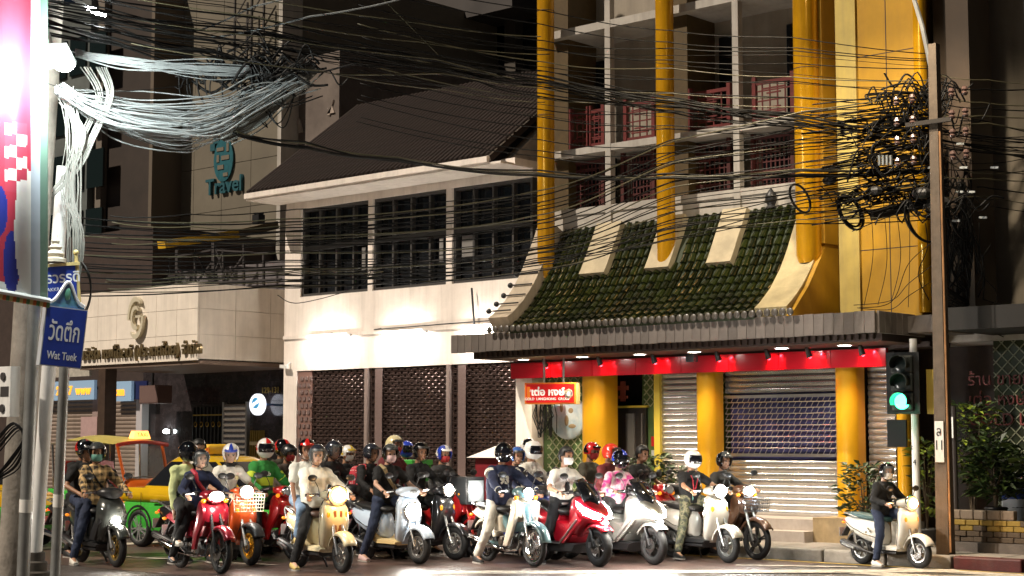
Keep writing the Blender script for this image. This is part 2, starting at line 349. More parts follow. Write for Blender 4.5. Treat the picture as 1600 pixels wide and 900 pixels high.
# recessed doorway
dx0, dx1 = hx(945, .9), hx(1012, .9)
dr = MB().box(dx0, dx1, .84, .9, .5, 2.3).build('doorway', mat('door_dark', (.03, .025, .022), .4), GB)
MB().box(dx0 + .55, dx0 + .75, .8, .84, .5, 2.2).build('curtain', mat('grey_curtain', (.12, .11, .1), .8), dr); MB().box(dx0 + .9, dx1 - .05, .8, .84, .5, 2.2).build('door_leaf', mat('grey_door', (.14, .13, .125), .5), dr)
MB().box(dx0 - .03, dx1 + .03, .82, .9, 2.3, 2.34).build('lintel', mat('yellow_trim', (.62, .48, .06), .4), GB)
for z, c in ((1.62, (.55, .01, .015)), (1.45, (.45, .5, .55))):
    x = hx(1018, .88); MB().box(x, x + .13, .86, .89, z, z + (.17 if c[1] < .1 else .1)).build('notice_sticker', mat('sticker%d' % (z * 100), c, .5), GB)
# a red paper charm above the door
cx = (dx0 + dx1) / 2 - .05
MB().box(cx - .05, cx + .05, .86, .89, 2.42, 2.78).box(cx - .12, cx + .12, .862, .888, 2.62, 2.7).box(cx - .1, cx + .1, .863, .889, 2.47, 2.52).build('paper_charm', mat('faded_red_paper', (.42, .1, .06), .8), GB)
# steps
stepm = streaks(mat('step_stone', (.4, .34, .29), .6, var=.2, vs_=3, bump=.1), .4, 2, 1)
for a, b_, z0, z1 in ((-.75, 1.6, .15, .33), (-.42, 1.6, .33, .5)): MB().box(-5.2, -.2, a, b_, z0, z1).build('step', stepm, GB)
MB().box(-.2, .55, -.5, 1.6, .15, .54).build('plinth', streaks(mat('tan_stone', (.34, .24, .12), .6, var=.3, vs_=4), .4), GB)
# red fascia with lights
fz0, fz1 = 2.84, 3.12
o = MB(); 
for i in range(8):
    a = -6.77 + i * .96; o2 = MB().box(a + .005, a + .955, -.14, -.06, fz0, fz1).build('fascia_panel', redpan, GB)
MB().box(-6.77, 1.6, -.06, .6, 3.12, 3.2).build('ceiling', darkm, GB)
# canopy
CZ0, CZ1 = 3.26, 3.58
cn = MB().box(-6.98, 1.5, -1.46, -.1, 3.3, CZ1 - .03).box(1.5, 2.1, -.6, .4, 3.3, CZ1 - .03).build('canopy', concrete, GB)
bd = MB().box(0, .168, -.045, .0, CZ0, CZ1); first = None
n = 50; wd = 8.48 / n
for i in range(n):
    x = -6.97 + i * wd
    if first is None: first = bd.build('fascia_board', concrete, cn); first.location = (x, -1.46, 0); bv = first.modifiers.new('b', 'BEVEL'); bv.width = .006
    else: again(first, cn, (x, -1.46 + random.uniform(-.004, .004), random.uniform(-.006, .006)))
for i in range(8): o = again(first, cn, (1.5 - 0, -1.44 + i * .17, 0)); o.rotation_euler = (0, 0, R(90))
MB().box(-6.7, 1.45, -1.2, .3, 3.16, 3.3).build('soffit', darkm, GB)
db = MB().box(0, .055, -.05, 0, 3.19, 3.27); first = None
for i in range(66):
    x = -6.65 + i * .122
    if first is None: first = db.build('dentil', darkm, GB); first.location = (x, -1.2, 0)
    else: again(first, GB, (x, -1.2, 0))
lampw = mat('downlight_glow', (1, 1, 1), .5, emit=(1, .95, .88), es=26)
lamph = mat('downlight_rim', (.6, .6, .6), .4)
for i, px in enumerate((818, 910, 1000, 1085, 1222, 1320)):
    x = hx(px, -.75, 560)
    l = MB().lathe([(.0, .0), (.1, .0), (.11, -.012), (.13, 0)], (x, -.75, 3.15), n=20).build('downlight', lamph, GB)
    MB().lathe([(.0, 0), (.095, 0)], (x, -.75, 3.142), n=20).build('bulb', lampw, l)
    ld = bpy.data.lights.new('downlight_lamp', 'SPOT'); ld.energy = 60; ld.color = (1, .86, .62); ld.spot_size = R(125); ld.spot_blend = .6; ld.shadow_soft_size = .08
    lo = bpy.data.objects.new('downlight_lamp', ld); COL.objects.link(lo); lo.location = (x, -.75, 3.11)
# red spot lamps washing the fascia
redg = mat('red_lamp_glow', (1, .1, .1), .5, emit=(1, .02, .03), es=14)
for i, px in enumerate((850, 935, 1020, 1120, 1198, 1262, 1345)):
    x = hx(px, -.4, 575); l = MB().cyl((x, -.42, 3.16), (x, -.34, 3.02), .03, .05, 10).build('spot_lamp', blackm, GB)
    MB().lathe([(0, 0), (.04, 0)], (x, -.33, 3.03), 'y', 10).build('bulb', redg, l)
    ld = bpy.data.lights.new('red_spot', 'SPOT'); ld.energy = 36 if i > 2 else 16; ld.color = (1, .03, .05); ld.spot_size = R(100); ld.spot_blend = .7; ld.shadow_soft_size = .03
    lo = bpy.data.objects.new('red_spot', ld); COL.objects.link(lo); lo.location = (x, -.33, 3.06); lo.rotation_euler = Vector((0, 1, -.55)).to_track_quat('-Z', 'Y').to_euler()
# ---- skirt roof of green barrel tiles
RP = [(-1.55, 3.62), (-1.27, 3.80), (-1.0, 4.03), (-.75, 4.31), (-.53, 4.63), (-.36, 4.95), (-.22, 5.2), (-.1, 5.46)]
def rp(t):
    t = max(0, min(.9999, t)) * (len(RP) - 1); i = int(t); f = t - i
    return RP[i][0] * (1 - f) + RP[i + 1][0] * f, RP[i][1] * (1 - f) + RP[i + 1][1] * f
RX0, RX1 = -5.55, -.55
def strip(x0, x1, t0, t1, lift, th, n=12):
    rings = []
    for i in range(n + 1):
        t = t0 + (t1 - t0) * i / n; y, z = rp(t); y2, z2 = rp(min(1, t + .02)); y1, z1 = rp(max(0, t - .02)); d = Vector((y2 - y1, z2 - z1)).normalized(); nx, nz = -d.y, d.x
        a = (y + nx * lift, z + nz * lift); b_ = (y + nx * (lift - th), z + nz * (lift - th))
        rings.append([(x0, *b_), (x0, *a), (x1, *a), (x1, *b_)])
    return MB().loft(rings)
rf = strip(RX0, RX1, 0, 1, 0, .08).build('skirt_roof', mat('tile_bed', (.02, .03, .01), .7), GB)
# one barrel tile
tv = []; tf = []
for i, (yy, rr) in enumerate(((-.012, .066), (.2, .05))):
    for k in range(7): a = math.pi * k / 6; tv.append((rr * math.cos(a), yy, rr * math.sin(a) * .9 + (.016 if i == 0 else -.008)))
for k in range(6): tf.append((k, k + 1, 8 + k, 7 + k))
tv += [(0, -.01, 0)]; tf += [(14, k + 1, k) for k in range(6)]
PAN = [(hit(916, 434, -.5)[0], hit(955, 434, -.5)[0]), (hit(1018, 425, -.5)[0], hit(1055, 425, -.5)[0]), (hit(1114, 414, -.5)[0], hit(1152, 414, -.5)[0])]
PT = .56
first = None; rest = MB(); cnt = 0; NR = 31; NS = 14
tiles = []
for j in range(NS):
    t = j / NS
    for i in range(NR):
        x = RX0 + .08 + (RX1 - RX0 - .16) * i / (NR - 1)
        if t > PT - .05 and any(a - .06 < x < b_ + .06 for a, b_ in PAN): continue
        tiles.append((j, x))
for j, x in tiles:
    t = j / NS; y, z = rp(t); y2, z2 = rp(t + 1 / NS); L = math.hypot(y2 - y, z2 - z); an = math.atan2(z2 - z, y2 - y); jit = random.gauss(0, .045)
    cnt += 1
    if cnt <= 290:
        if first is None: first = MB().add(tv, tf).build('roof_tile', tilegreen, rf, True, 60); q = first
        else: q = again(first, rf, (0, 0, 0))
        q.location = (x, y, z + .005); q.rotation_euler = (an + jit, 0, jit * .6); q.scale = (1, L / .19, 1)
    else:
        rest.M = Matrix.Translation((x, y, z + .005)) @ Matrix.Rotation(an + jit, 4, 'X') @ Matrix.Diagonal((1, L / .19, 1, 1)); rest.add(tv, tf)
tag(rest.build('roof_tiles_top', tilegreen, rf, True, 60), kind='stuff')
# eave discs
dm = MB().lathe([(0, -.02), (.045, -.02), (.058, -.01), (.058, .01), (0, .01)], (0, 0, 0), 'y', 12); first = None
for i in range(46):
    x = -5.95 + i * (6.1 / 45)
    if first is None: first = dm.build('eave_disc', mat('dark_glazed', (.07, .06, .05), .4, coat=.3), GB, True); first.location = (x, -1.6, 3.63)
    else: again(first, GB, (x, -1.6, 3.63 + random.uniform(-.006, .006)))
barg = streaks(mat('barge_cream', (.46, .38, .28), .7, var=.2, vs_=3, bump=.1), .45)
strip(-6.0, RX0, 0.04, 1, .2, .3).build('barge_board', barg, GB)
strip(RX1, .02, 0.04, 1, .06, .2).build('barge_board', mat('barge_straw', (.5, .41, .22), .7, var=.25, vs_=3, bump=.1), GB)
MB().prism([(-1.5, 3.58), (-1.0, 4.05), (-.55, 4.62), (-.15, 5.5), (.2, 5.5), (.2, 3.58)], .02, .1, 'x').build('barge_board', goldwall, GB)
for i in range(5):
    t = .08 + i * .1; y, z = rp(t); MB().tube([(-6.05, y - .1, z + .24), (-5.55, y - .1, z + .24)], .014, 5).sph((-6.06, y - .1, z + .24), .05, 8, 6).build('finial_rod', blackm, GB, True)
for a, b_ in PAN: strip(a, b_, PT - .04, 1, .12, .3).build('cream_pilaster', mat('pilaster_cream', (.44, .37, .24), .7, var=.25, vs_=3, bump=.1), GB)
# gold columns
CX = [(hx(853, -.5, 250), -.5, .155), (hx(1040, -.5, 250), -.5, .155), (hx(1262, -.6, 250), -.6, .2)]
for x, y, r in CX:
    z0 = 4.58 if x < -1 else 4.45
    c = MB().lathe([(r * .8, z0), (r, z0 + .12), (r, 11)], (x, y, 0), n=28).build('column', gold, GB, True, 30)
    for z in (5.55, 7.5, 9.4): MB().lathe([(r + .003, z), (r + .006, z + .006), (r + .003, z + .012)], (x, y, 0), n=28).build('joint', darkm, c)
    if x > -1: MB().box(x, x + r * 1.25, y + .05, -.1, z0 + .3, 11).build('column_web', goldwall, GB)
# upper wall: pale grid, recessed balconies, red lattice
GY = -.1
MB().box(XL + .4, -.3, .9, 1.05, 3.4, 11).build('upper_wall', plasterg, GB)
for z0, z1 in ((5.72, 5.84), (6.8, 6.92), (9.0, 9.14)): MB().box(-5.9, -.5, GY, .95, z0, z1).build('floor_slab', slabm, GB)
MB().box(-5.9, -.5, GY + .03, GY + .15, 5.4, 5.72).build('parapet', slabm, GB)
GXS = [hx(950, GY, 200), hx(1150, GY, 150)]
for x in GXS: MB().box(x - .06, x + .06, GY - .01, GY + .12, 5.3, 11).build('mullion', slabm, GB)
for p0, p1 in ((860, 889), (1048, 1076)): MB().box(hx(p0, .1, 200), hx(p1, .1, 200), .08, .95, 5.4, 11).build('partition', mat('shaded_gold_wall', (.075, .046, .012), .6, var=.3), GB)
def redpanel(x0, x1, y, z0, z1, nb=7, dense=False):
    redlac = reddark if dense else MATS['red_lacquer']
    r = empty('red_lattice', (0, 0, 0)); r.parent = GB; f = MB()
    for a in (x0, x1): f.box(a - .035, a + .035, y - .035, y + .035, z0, z1 + .08)
    f.box(x0, x1, y - .02, y + .02, z1 - .06, z1).box(x0, x1, y - .02, y + .02, z0, z0 + .06); f.build('frame', redlac, r)
    mb = MB()
    for k in range(1, nb): x = x0 + (x1 - x0) * k / nb; mb.box(x - .01, x + .01, y - .01, y + .01, z0 + .05, z1 - .05)
    for k in range(1, 4 if not dense else 6): z = z0 + (z1 - z0) * k / (4 if not dense else 6); mb.box(x0, x1, y - .012, y + .012, z - .01, z + .01)
    w, h = x1 - x0, z1 - z0
    for s_ in (.2, .32): mb.box(x0 + w * s_, x1 - w * s_, y - .014, y + .014, z0 + h * s_ - .012, z0 + h * s_ + .012).box(x0 + w * s_, x1 - w * s_, y - .014, y + .014, z1 - h * s_ - .012, z1 - h * s_ + .012)
    mb.build('bars', redlac, r)
for px0, px1, nb in ((893, 920, 3), (922, 943, 3), (978, 1022, 4), (1080, 1140, 5), (1180, 1240, 5)):
    y = .1; redpanel(hx(px0, y, 200), hx(px1, y, 200), y, 6.95, 7.62, nb)
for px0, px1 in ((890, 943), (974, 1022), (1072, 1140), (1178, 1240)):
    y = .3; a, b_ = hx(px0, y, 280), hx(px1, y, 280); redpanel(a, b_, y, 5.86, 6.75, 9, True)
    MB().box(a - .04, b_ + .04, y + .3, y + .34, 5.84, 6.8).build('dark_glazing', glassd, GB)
for px0, px1 in ((930, 945), (1122, 1148), (1228, 1240)): MB().box(hx(px0, .8, 60), hx(px1, .8, 60), .82, .9, 7.1, 8.7).build('window', glassd, GB)
# right bay: cream strip, broad gold wall, slim end column, gold return with shade put into its colour
x0, x1, x2, x3 = hx(1298, -.4, 200), hx(1340, -.4, 200), hx(1432, -.4, 200), hx(1452, -.4, 200)
MB().box(.3, x1, -.42, .6, 3.55, 11).build('cream_wall', streaks(mat('straw_wall', (.5, .37, .09), .6, var=.15, vs_=2, bump=.1, bs=20), .35), GB)
gw = MB().box(x1, x2 + .02, -.38, .6, 3.55, 11).build('gold_wall', goldwall, GB)
for z in (4.6, 6.1, 7.6, 9.1): MB().box(x1, x2, -.384, -.38, z, z + .012).build('joint', darkm, gw)
xm = (x1 + x2) / 2; MB().box(xm, xm + .012, -.385, -.38, 3.6, 11).build('joint', darkm, gw)
MB().lathe([(.1, 3.6), (.1, 11)], (x2 + .1, -.42, 0), n=20).build('column', gold, GB, True)
MB().box(x2 + .15, hx(1517, -.1, 200), -.1, .6, 3.55, 11).build('return_wall', mat('shaded_return_gold', (.05, .027, .009), .6, var=.3, vs_=1), GB)
MB().box(-5.9, 3.2, 1.05, 7, 3.4, 11).build('core', plasterg, GB)
# small flood lamp on the fascia and ridge ornaments
MB().box(hx(1075, -.5, 565), hx(1087, -.5, 565), -.56, -.44, 3.0, 3.13).build('flood_lamp', blackm, GB)
MB().lathe([(0, .34), (.03, .3), (.09, .22), (.1, .12), (.06, .05), (.1, 0)], (hx(1205, -.1, 320), -.1, 5.46), n=12).build('ridge_ornament', blackm, GB, True)
# hanging sign
SG = empty('hanging_sign', (0, 0, 0), label='red hanging shop sign box with white lettering below the canopy', cat='sign')
sy = -1.0; a, zt = hit(820, 593, sy); b_, zb = hit(907, 635, sy)
SM = Matrix.Translation((a, sy, (zt + zb) / 2)) @ Matrix.Rotation(R(26), 4, 'Z'); wd = .92; ht = .37
MB(SM).box(0, wd, 0, .3, -ht / 2, ht / 2).build('case', cream, SG)
MB(SM).box(.0, wd, -.012, -.001, -ht / 2, ht / 2).build('border', mat('sign_orange', (.75, .2, .015), .4, emit=(1, .22, .02), es=.05), SG)
MB(SM).box(.03, wd - .03, -.02, -.012, -ht / 2 + .025, ht / 2 - .025).build('face', mat('sign_red', (.6, .008, .008), .3, emit=(1, .01, .01), es=.08), SG)
MB(SM).box(.045, .1, -.024, -.02, -ht / 2 + .06, ht / 2 - .07).build('stripe', MATS['sign_orange'], SG)
wl = mat('sign_white', (.8, .78, .72), .5, emit=(1, .95, .85), es=.12)
FM = SM @ Matrix.Rotation(R(90), 4, 'X')
text('lettering', 'เต่อ หงษ์', .17, wl, FM @ Matrix.Translation((.42, .015, .024)), SG, .003, bold=.006)
text('lettering', 'ห้าง ทอง', .055, wl, FM @ Matrix.Translation((.19, .04, .024)), SG, .003)
text('lettering', 'กรุ๊ป', .06, wl, FM @ Matrix.Translation((.65, .02, .024)), SG, .003)
text('lettering', 'GOLD  LANGHONG  GROUP', .062, wl, FM @ Matrix.Translation((.41, -.1, .024)), SG, .003, bold=.001)
MB(SM).lathe([(0, -.03), (.075, -.03), (.08, -.02)], (.79, 0, -.01), 'y', 24).build('emblem', mat('emblem_navy', (.03, .02, .12), .4, col2=(.5, .4, .2), vs_=25), SG, True)
MB(SM).sph((.79, -.035, -.02), (.03, .01, .04), 8, 6).build('emblem_figure', wl, SG)
for t in (.3, .65): MB(SM).box(t, t + .03, .12, .15, ht / 2, .62).build('hanger', galv, SG)
# round painted medallion
mx, mz = hit(888, 652, .25)
MD = empty('round_medallion', (0, 0, 0), label='round pale painted fish medallion on the green lattice wall', cat='wall plaque')
MB().lathe([(0, -.05), (.36, -.05), (.4, -.02), (.4, .03)], (mx, .25, mz), 'y', 32).build('plate', mat('medallion_white', (.62, .68, .7), .4, var=.3, vs_=6, col2=(.35, .5, .6)), MD, True)
for dx, dz, rx, rz in ((-.12, .18, .04, .09), (.1, .12, .06, .05), (.0, -.06, .05, .1), (.13, -.16, .09, .04)): MB().sph((mx + dx, .2, mz + dz), (rx, .012, rz), 8, 6).build('painted_fish', mat('fish_brown', (.3, .22, .12), .5), MD)
# ================================================================ white building with shutters
WB = empty('white_building', (0, 0, 0), label='two-storey white building with dark grid windows and brown tiled roof', cat='building')
wx0, wx1 = -13.3, -6.36
MB().box(wx0, wx1, 0, .3, 3.16, 4.7).build('wall', plaster, WB)
MB().box(wx0, wx1, .02, .3, 6.55, 6.8).build('wall', plaster, WB)
MB().box(wx0, -12.88, .0, .3, .15, 3.16).build('pier', plaster, WB); MB().box(-6.75, wx1, -.02, .3, .15, 3.16).build('pier', plaster, WB)
MB().box(wx0, wx1, .3, 8, .15, 6.6).build('core', mat('core_dark', (.03, .025, .02), .8), WB)
MB().box(wx0 - .02, wx0 + .3, .32, 8.02, .15, 6.7).build('side_wall', plaster, WB)
tube_m = mat('tube_glow', (1, 1, 1), .5, emit=(1, .96, .88), es=38)
MB().box(wx0, wx1, -.035, 0, 3.83, 3.9).build('ledge', plaster, WB)
wpx = [(470, 575), (582, 697), (706, 836)]
wfr = mat('window_frame_dark', (.05, .047, .045), .5)
edges = [hx(p, 0, 380) for q in wpx for p in q]
for i, (a, b_) in enumerate(wpx):
    x0 = hx(a, 0, 380); x1 = min(hx(b_, 0, 380), -6.4); wn = MB().box(x0, x1, .22, .26, 4.7, 6.55).build('window', glassd, WB)
    fr = MB().box(x0, x1, .05, .2, 4.7, 4.76).box(x0, x1, .05, .2, 6.49, 6.55).box(x0, x0 + .05, .05, .2, 4.76, 6.49).box(x1 - .05, x1, .05, .2, 4.76, 6.49).box(x0, x1, .06, .19, 5.66, 5.76).build('frame', wfr, wn)
    for k in range(1, 4): x = x0 + (x1 - x0) * k / 4; MB().box(x - .022, x + .022, .07, .18, 4.76, 6.49).build('mullion', wfr, wn)
    gz = MB()
    for z in (5.2, 5.93, 6.2):
        MB().box(x0, x1, .1, .115, z - .008, z + .008).build('glazing_bar', wfr, wn)
    if i < 2: x = x1 - .22; MB().box(x, x + .1, .04, .06, 5.15, 5.6).build('lock_plate', mat('grey_paint', (.2, .19, .18), .5), wn)
    else: MB().box(x0 + .15, x0 + .5, .12, .2, 5.2, 5.62).build('air_vent', mat('grey_paint', (.2, .19, .18), .5), wn)
for x0, x1 in ((wx0, edges[0]), (edges[1], edges[2]), (edges[3], edges[4])): MB().box(x0, x1, .0, .3, 4.7, 6.55).build('pier', plaster, WB)
# roof
EZ = 6.86; ex0, ex1 = hx(386, -.85, 300), hx(768, -.8, 250)
rt = mat('brown_roof_tile', (.022, .0115, .008), .85, var=.4, vs_=6, bump=.2)
RDY, RISE = 2.25, 2.3
roof = MB().prism([(-.85, EZ), (RDY, EZ + RISE), (6, EZ + .2), (6, EZ + .1), (RDY, EZ + RISE - .12), (-.8, EZ - .1)], ex0, ex1, 'x').build('roof', rt, WB)
ry = RDY + .85; sl_ = math.hypot(ry, RISE); an = math.atan2(RISE, ry)
rib = MB().tube([(0, 0, 0), (0, sl_, 0)], .05, 8); n = 52; first = None
for i in range(n):
    x = ex0 + .06 + (ex1 - ex0 - .12) * i / (n - 1)
    if first is None: first = rib.build('tile_row', rt, roof, True); first.location = (x, -.87, EZ + .01); first.rotation_euler = (an, 0, 0)
    else: again(first, roof, (x, -.87, EZ + .01))
for j in range(1, 14):
    y = -.85 + ry * j / 14; z = EZ + RISE * j / 14; MB().box(ex0, ex1, y - .02, y + .05, z, z + .045).build('tile_course', rt, roof)
MB().box(ex0, ex1, -.93, -.86, EZ - .12, EZ - .015).build('fascia', plaster, roof)
MB().prism([(-.86, EZ - .12), (0, EZ - .12), (0, EZ - .16), (-.86, EZ - .16)], ex0, wx1, 'x').build('soffit', plaster, roof)
# gable end and lower lean-to on the gold side
MB().prism([(-.4, EZ - .12), (RDY, EZ + RISE - .25), (5.5, EZ + .3), (5.5, EZ - .12)], ex1 - .25, ex1 - .05, 'x').build('gable', mat('gable_grey', (.34, .29, .25), .8, var=.2), WB)
MB().box(ex1 - .04, wx1 + .02, -.5, 4, EZ - .14, EZ - .02).build('ledge_roof', plaster, WB)
for k in range(5): MB().bar((ex1 - .03, -.85 + ry * k / 5, EZ - .04 + RISE * k / 5), (ex1 - .03, -.85 + ry * (k + .97) / 5, EZ - .04 + RISE * (k + .97) / 5), .1, .05, (1, 0, 0)).build('verge_board', mat('verge_pale', (.4, .36, .32), .7), roof)
# ground-floor shutters: brick-bond link grille, each row a piece
shb = mat('brown_link', (.14, .092, .08), .26, .7, var=.5, vs_=2.5)
MB().box(-12.88, -6.75, .12, .16, .15, 3.16).build('shutter_back', mat('shop_dark', (.022, .01, .008), .7), WB)
SZ0, SZ1 = 1.05, 3.14
bays = [(hx(487, 0), hx(570, 0)), (hx(577, 0), hx(697, 0)), (hx(705, 0), -6.78)]
for bi, (x0, x1) in enumerate(bays):
    sh = empty('link_shutter', (0, 0, 0)); sh.parent = WB; rows = []
    for par in (0, 1):
        mb = MB().tube([(x0, 0, 0), (x1, 0, 0)], .009, 5); x = x0 - par * .09
        while x < x1:
            a, b_ = max(x, x0) + .03, min(x + .18, x1) - .03
            if b_ - a > .03: mb.box(a, b_, -.016, -.006, .016, .046)
            x += .18
        rows.append(mb)
    z = SZ0; k = 0; fs_ = [None, None]
    while z < SZ1:
        if fs_[k % 2] is None: fs_[k % 2] = rows[k % 2].build('link_row', shb, sh); fs_[k % 2].location = (0, .04, z)
        else: again(fs_[k % 2], sh, (0, .04 + random.uniform(-.004, .004), z))
        z += .07; k += 1
for x in (hx(573, 0), hx(701, 0)): MB().box(x - .04, x + .04, -.03, .1, .15, 3.16).build('shutter_post', mat('grey_brown_post', (.26, .2, .18), .5), WB)
# darker gathered strips on the shutters
for px in (592, 722): x = hx(px, 0); MB().box(x - .1, x + .1, -.01, .0, SZ0, SZ1).build('guide_strip', mat('strip_brown', (.16, .11, .1), .5, bump=.4, bs=20), WB)
fp = MB()
x0, x1 = -12.86, hx(486, 0)
MB().box(x0, x1, .02, .06, .15, 3.15).build('side_panel', mat('side_panel_brown', (.2, .11, .09), .6), WB)
for k in range(20):
    for j in range(3): fp.box(x0 + .02 + j * .14 + (.07 if k % 2 else 0), x0 + .1 + j * .14 + (.07 if k % 2 else 0), -.004, .02, .3 + k * .14, .38 + k * .14)
fp.build('embossed_strip', mat('strip_brown', (.16, .11, .1), .5), WB)
# lower stone steps in front of the shutters
for a, z0, z1 in ((-.5, .15, .4), (-.36, .4, .62), (-.24, .62, .84), (-.12, .84, 1.04)): MB().box(-12.85, -6.7, a, .1, z0, z1).build('step', streaks(mat('pale_step', (.5, .44, .36), .5, var=.2, vs_=3), .3), WB)
# fluorescent battens
for i, (p0, p1, py) in enumerate(((482, 540, 529), (598, 658, 523), (726, 786, 514))):
    y = -.14; a, z = hit(p0, py, y); b_, _ = hit(p1, py, y)
    L = empty('fluorescent_lamp', (0, 0, 0), label=['lit fluorescent tube high on the white wall nearest the company sign', 'lit fluorescent tube on the white wall above the middle shutter', 'lit fluorescent tube beside the tip of the concrete canopy'][i], cat='lamp', group='wall tube lamps')
    MB().box(a, b_, y + .03, y + .09, z + .02, z + .07).build('batten', whitep, L); MB().tube([(a + .03, y, z - .01), (b_ - .03, y, z - .01)], .028, 10).build('tube', tube_m, L)
    MB().bar((b_, y + .04, z + .03), (b_ + .12, y + .04, z + .02), .04, .05).build('end_cap', mat('grey_paint', (.2, .19, .18), .5), L); MB().bar(((a + b_) / 2, y + .06, z + .05), ((a + b_) / 2, .0, z + .1), .05, .02).build('bracket', galv, L)
    ld = bpy.data.lights.new('tube_lamp', 'AREA'); ld.shape = 'RECTANGLE'; ld.size = b_ - a; ld.size_y = .05; ld.energy = 9; ld.color = (1, .92, .84)
    lo = bpy.data.objects.new('tube_lamp', ld); COL.objects.link(lo); lo.location = ((a + b_) / 2, y - .1, z - .05); lo.rotation_euler = Vector((0, 1, -.35)).to_track_quat('-Z', 'Y').to_euler()
# thin rod on the wall and cable along the ledge
tag(MB().tube([(*[hit(737, 450, -.1)[0]], -.1, hit(737, 450, -.1)[1]), (hit(741, 508, -.1)[0], -.1, hit(741, 508, -.1)[1])], .02, 6).build('hanger_rod', blackm), 'thin dark rod hanging down the white wall to a tube lamp', 'rod')
cc = MB(); 
tag(MB().tube([(wx0 + 3, -.05, 3.93), (-10.5, -.05, 3.915), (-8.5, -.05, 3.935), (-7.4, -.05, 3.94)], .013, 5).build('wall_cable', blackm), 'dark cable clipped along the ledge of the white wall', 'cable')
# camera stub on the left corner
sx_, sz_ = hit(446, 572, -.1); scn = empty('security_camera', (0, 0, 0), label='small white security camera at the foot of the white wall corner', cat='camera')
MB().bar((sx_ - .15, -.1, sz_), (sx_ + .06, -.1, sz_ - .02), .07, .07).build('body', whitep, scn); MB().bar((sx_, -.1, sz_), (sx_ + .05, 0, sz_ + .08), .03, .03).build('bracket', whitep, scn)
# ================================================================ company building with the big sign box
CB = empty('company_building', (0, 0, 0), label='low company building with large white sign box over dark marble entrance', cat='building')
gx0, gx1, gz0, gz1 = -18.6, -14.28, 3.38, 5.0
tilec = streaks(mat('pale_cladding', (.86, .78, .68), .45, var=.1, vs_=2), .2)
bx = MB().box(gx0 + .05, gx1 - .04, -1.46, 1.4, gz0 + .04, gz1 - .02).build('sign_box', tilec, CB)
for i in range(6):
    for j in range(3):
        a = gx0 + i * .72; z = gz0 + j * .54; MB().box(a + .004, a + .716, -1.5, -1.46, z + .004, z + .536).build('cladding_panel', tilec, bx)
for i in range(3):
    for j in range(3): y = -1.46 + i * .95; z = gz0 + j * .54; MB().box(gx1 - .04, gx1, y + .004, y + .946, z + .004, z + .536).build('cladding_panel', tilec, bx)
MB().box(gx0, gx1, -1.45, 1.4, gz0 - .08, gz0 + .03).build('soffit', mat('soffit_brown', (.16, .11, .08), .7), bx)
lett = mat('letter_bronze', (.22, .17, .09), .35, .6)
tx = hit(215, 547, -1.5)
text('company_name', 'บริษัท เซฟโกลด์ (ประเทศไทย) จำกัด', .36, lett, face_front(tx[0] + .1, -1.53, hit(215, 550, -1.5)[1]), CB, .035, sx=.86, bold=.004)
# interlocking G emblem
ecx, ecz = hit(217, 497, -1.5)
def arc(r0, r1, a0, a1, sx=.62): 
    pts = []; n = 22
    for i in range(n + 1):
        t = R(a0 + (a1 - a0) * i / n); k = i / n; wv = math.sin(math.pi * min(1, k * 1.6 + .1) * .6) * (r1 - r0) / 2 + .012; rm = (r0 + r1) / 2
        pts.append(((rm + wv) * math.cos(t) * sx, (rm + wv) * math.sin(t)))
    for i in range(n, -1, -1):
        t = R(a0 + (a1 - a0) * i / n); k = i / n; wv = math.sin(math.pi * min(1, k * 1.6 + .1) * .6) * (r1 - r0) / 2 + .012; rm = (r0 + r1) / 2
        pts.append(((rm - wv) * math.cos(t) * sx, (rm - wv) * math.sin(t)))
    return pts
emb = mat('emblem_gold', (.72, .66, .5), .3, .2)
for r0, r1, a0, a1 in ((.36, .45, 50, 185), (.36, .45, -130, 5), (.18, .26, 45, 300)): MB().prism([(ecx + p, ecz + q) for p, q in arc(r0, r1, a0, a1)], -1.6, -1.52, 'y').build('emblem', emb, CB)
MB().box(ecx, ecx + .2, -1.6, -1.52, ecz, ecz + .05).build('emblem', emb, CB)
# marble entrance
marb = mat('dark_marble', (.035, .028, .03), .12, var=.6, vs_=5, coat=.3)
EY = 1.4
for i in range(9):
    for j in range(4): MB().box(-20.2 + i * .78, -20.2 + i * .78 + .775, EY, EY + .1, .15 + j * .82, .15 + j * .82 + .815).build('marble_panel', marb, CB)
MB().box(-20.2, wx0, EY + .1, 6, .15, 5).build('core', darkm, CB)
gx = [hx(p, EY - .05, 650) for p in (302, 348, 352, 386, 392, 412)]
gt = MB().box(gx[0], gx[1], EY - .03, EY - .01, .3, 2.5).build('glass_door', glassd, CB)
bars = mat('gilt_bar', (.4, .27, .06), .35, .7)
for k in range(9): x = gx[0] + (gx[1] - gx[0]) * k / 8; MB().box(x - .012, x + .012, EY - .06, EY - .03, .3, 2.5).build('gate_bar', blackm, gt)
for k in range(3):
    MB().box(gx[0], gx[1], EY - .065, EY - .03, .5 + k * .9, .53 + k * .9).build('gate_rail', bars, gt)
for k in range(5): x = gx[0] + (gx[1] - gx[0]) * (k + .5) / 5; MB().lathe([(.05, -.01), (.065, 0), (.05, .01)], (x, EY - .07, 2.1), 'y', 10).build('scroll', bars, gt)
shutter(gx[2], gx[3], .3, 2.55, EY - .08, CB, h=.125)
MB().box(gx[2] - .05, gx[2], EY - .1, EY, .3, 2.6).build('shutter_guide', steel, CB); MB().box(gx[3], gx[3] + .05, EY - .1, EY, .3, 2.6).build('shutter_guide', steel, CB)
for k in range(7): x = gx[4] + (gx[5] - gx[4]) * k / 6; MB().box(x - .012, x + .012, EY - .06, EY - .02, .3, 1.95).build('gate_bar', bars, CB)
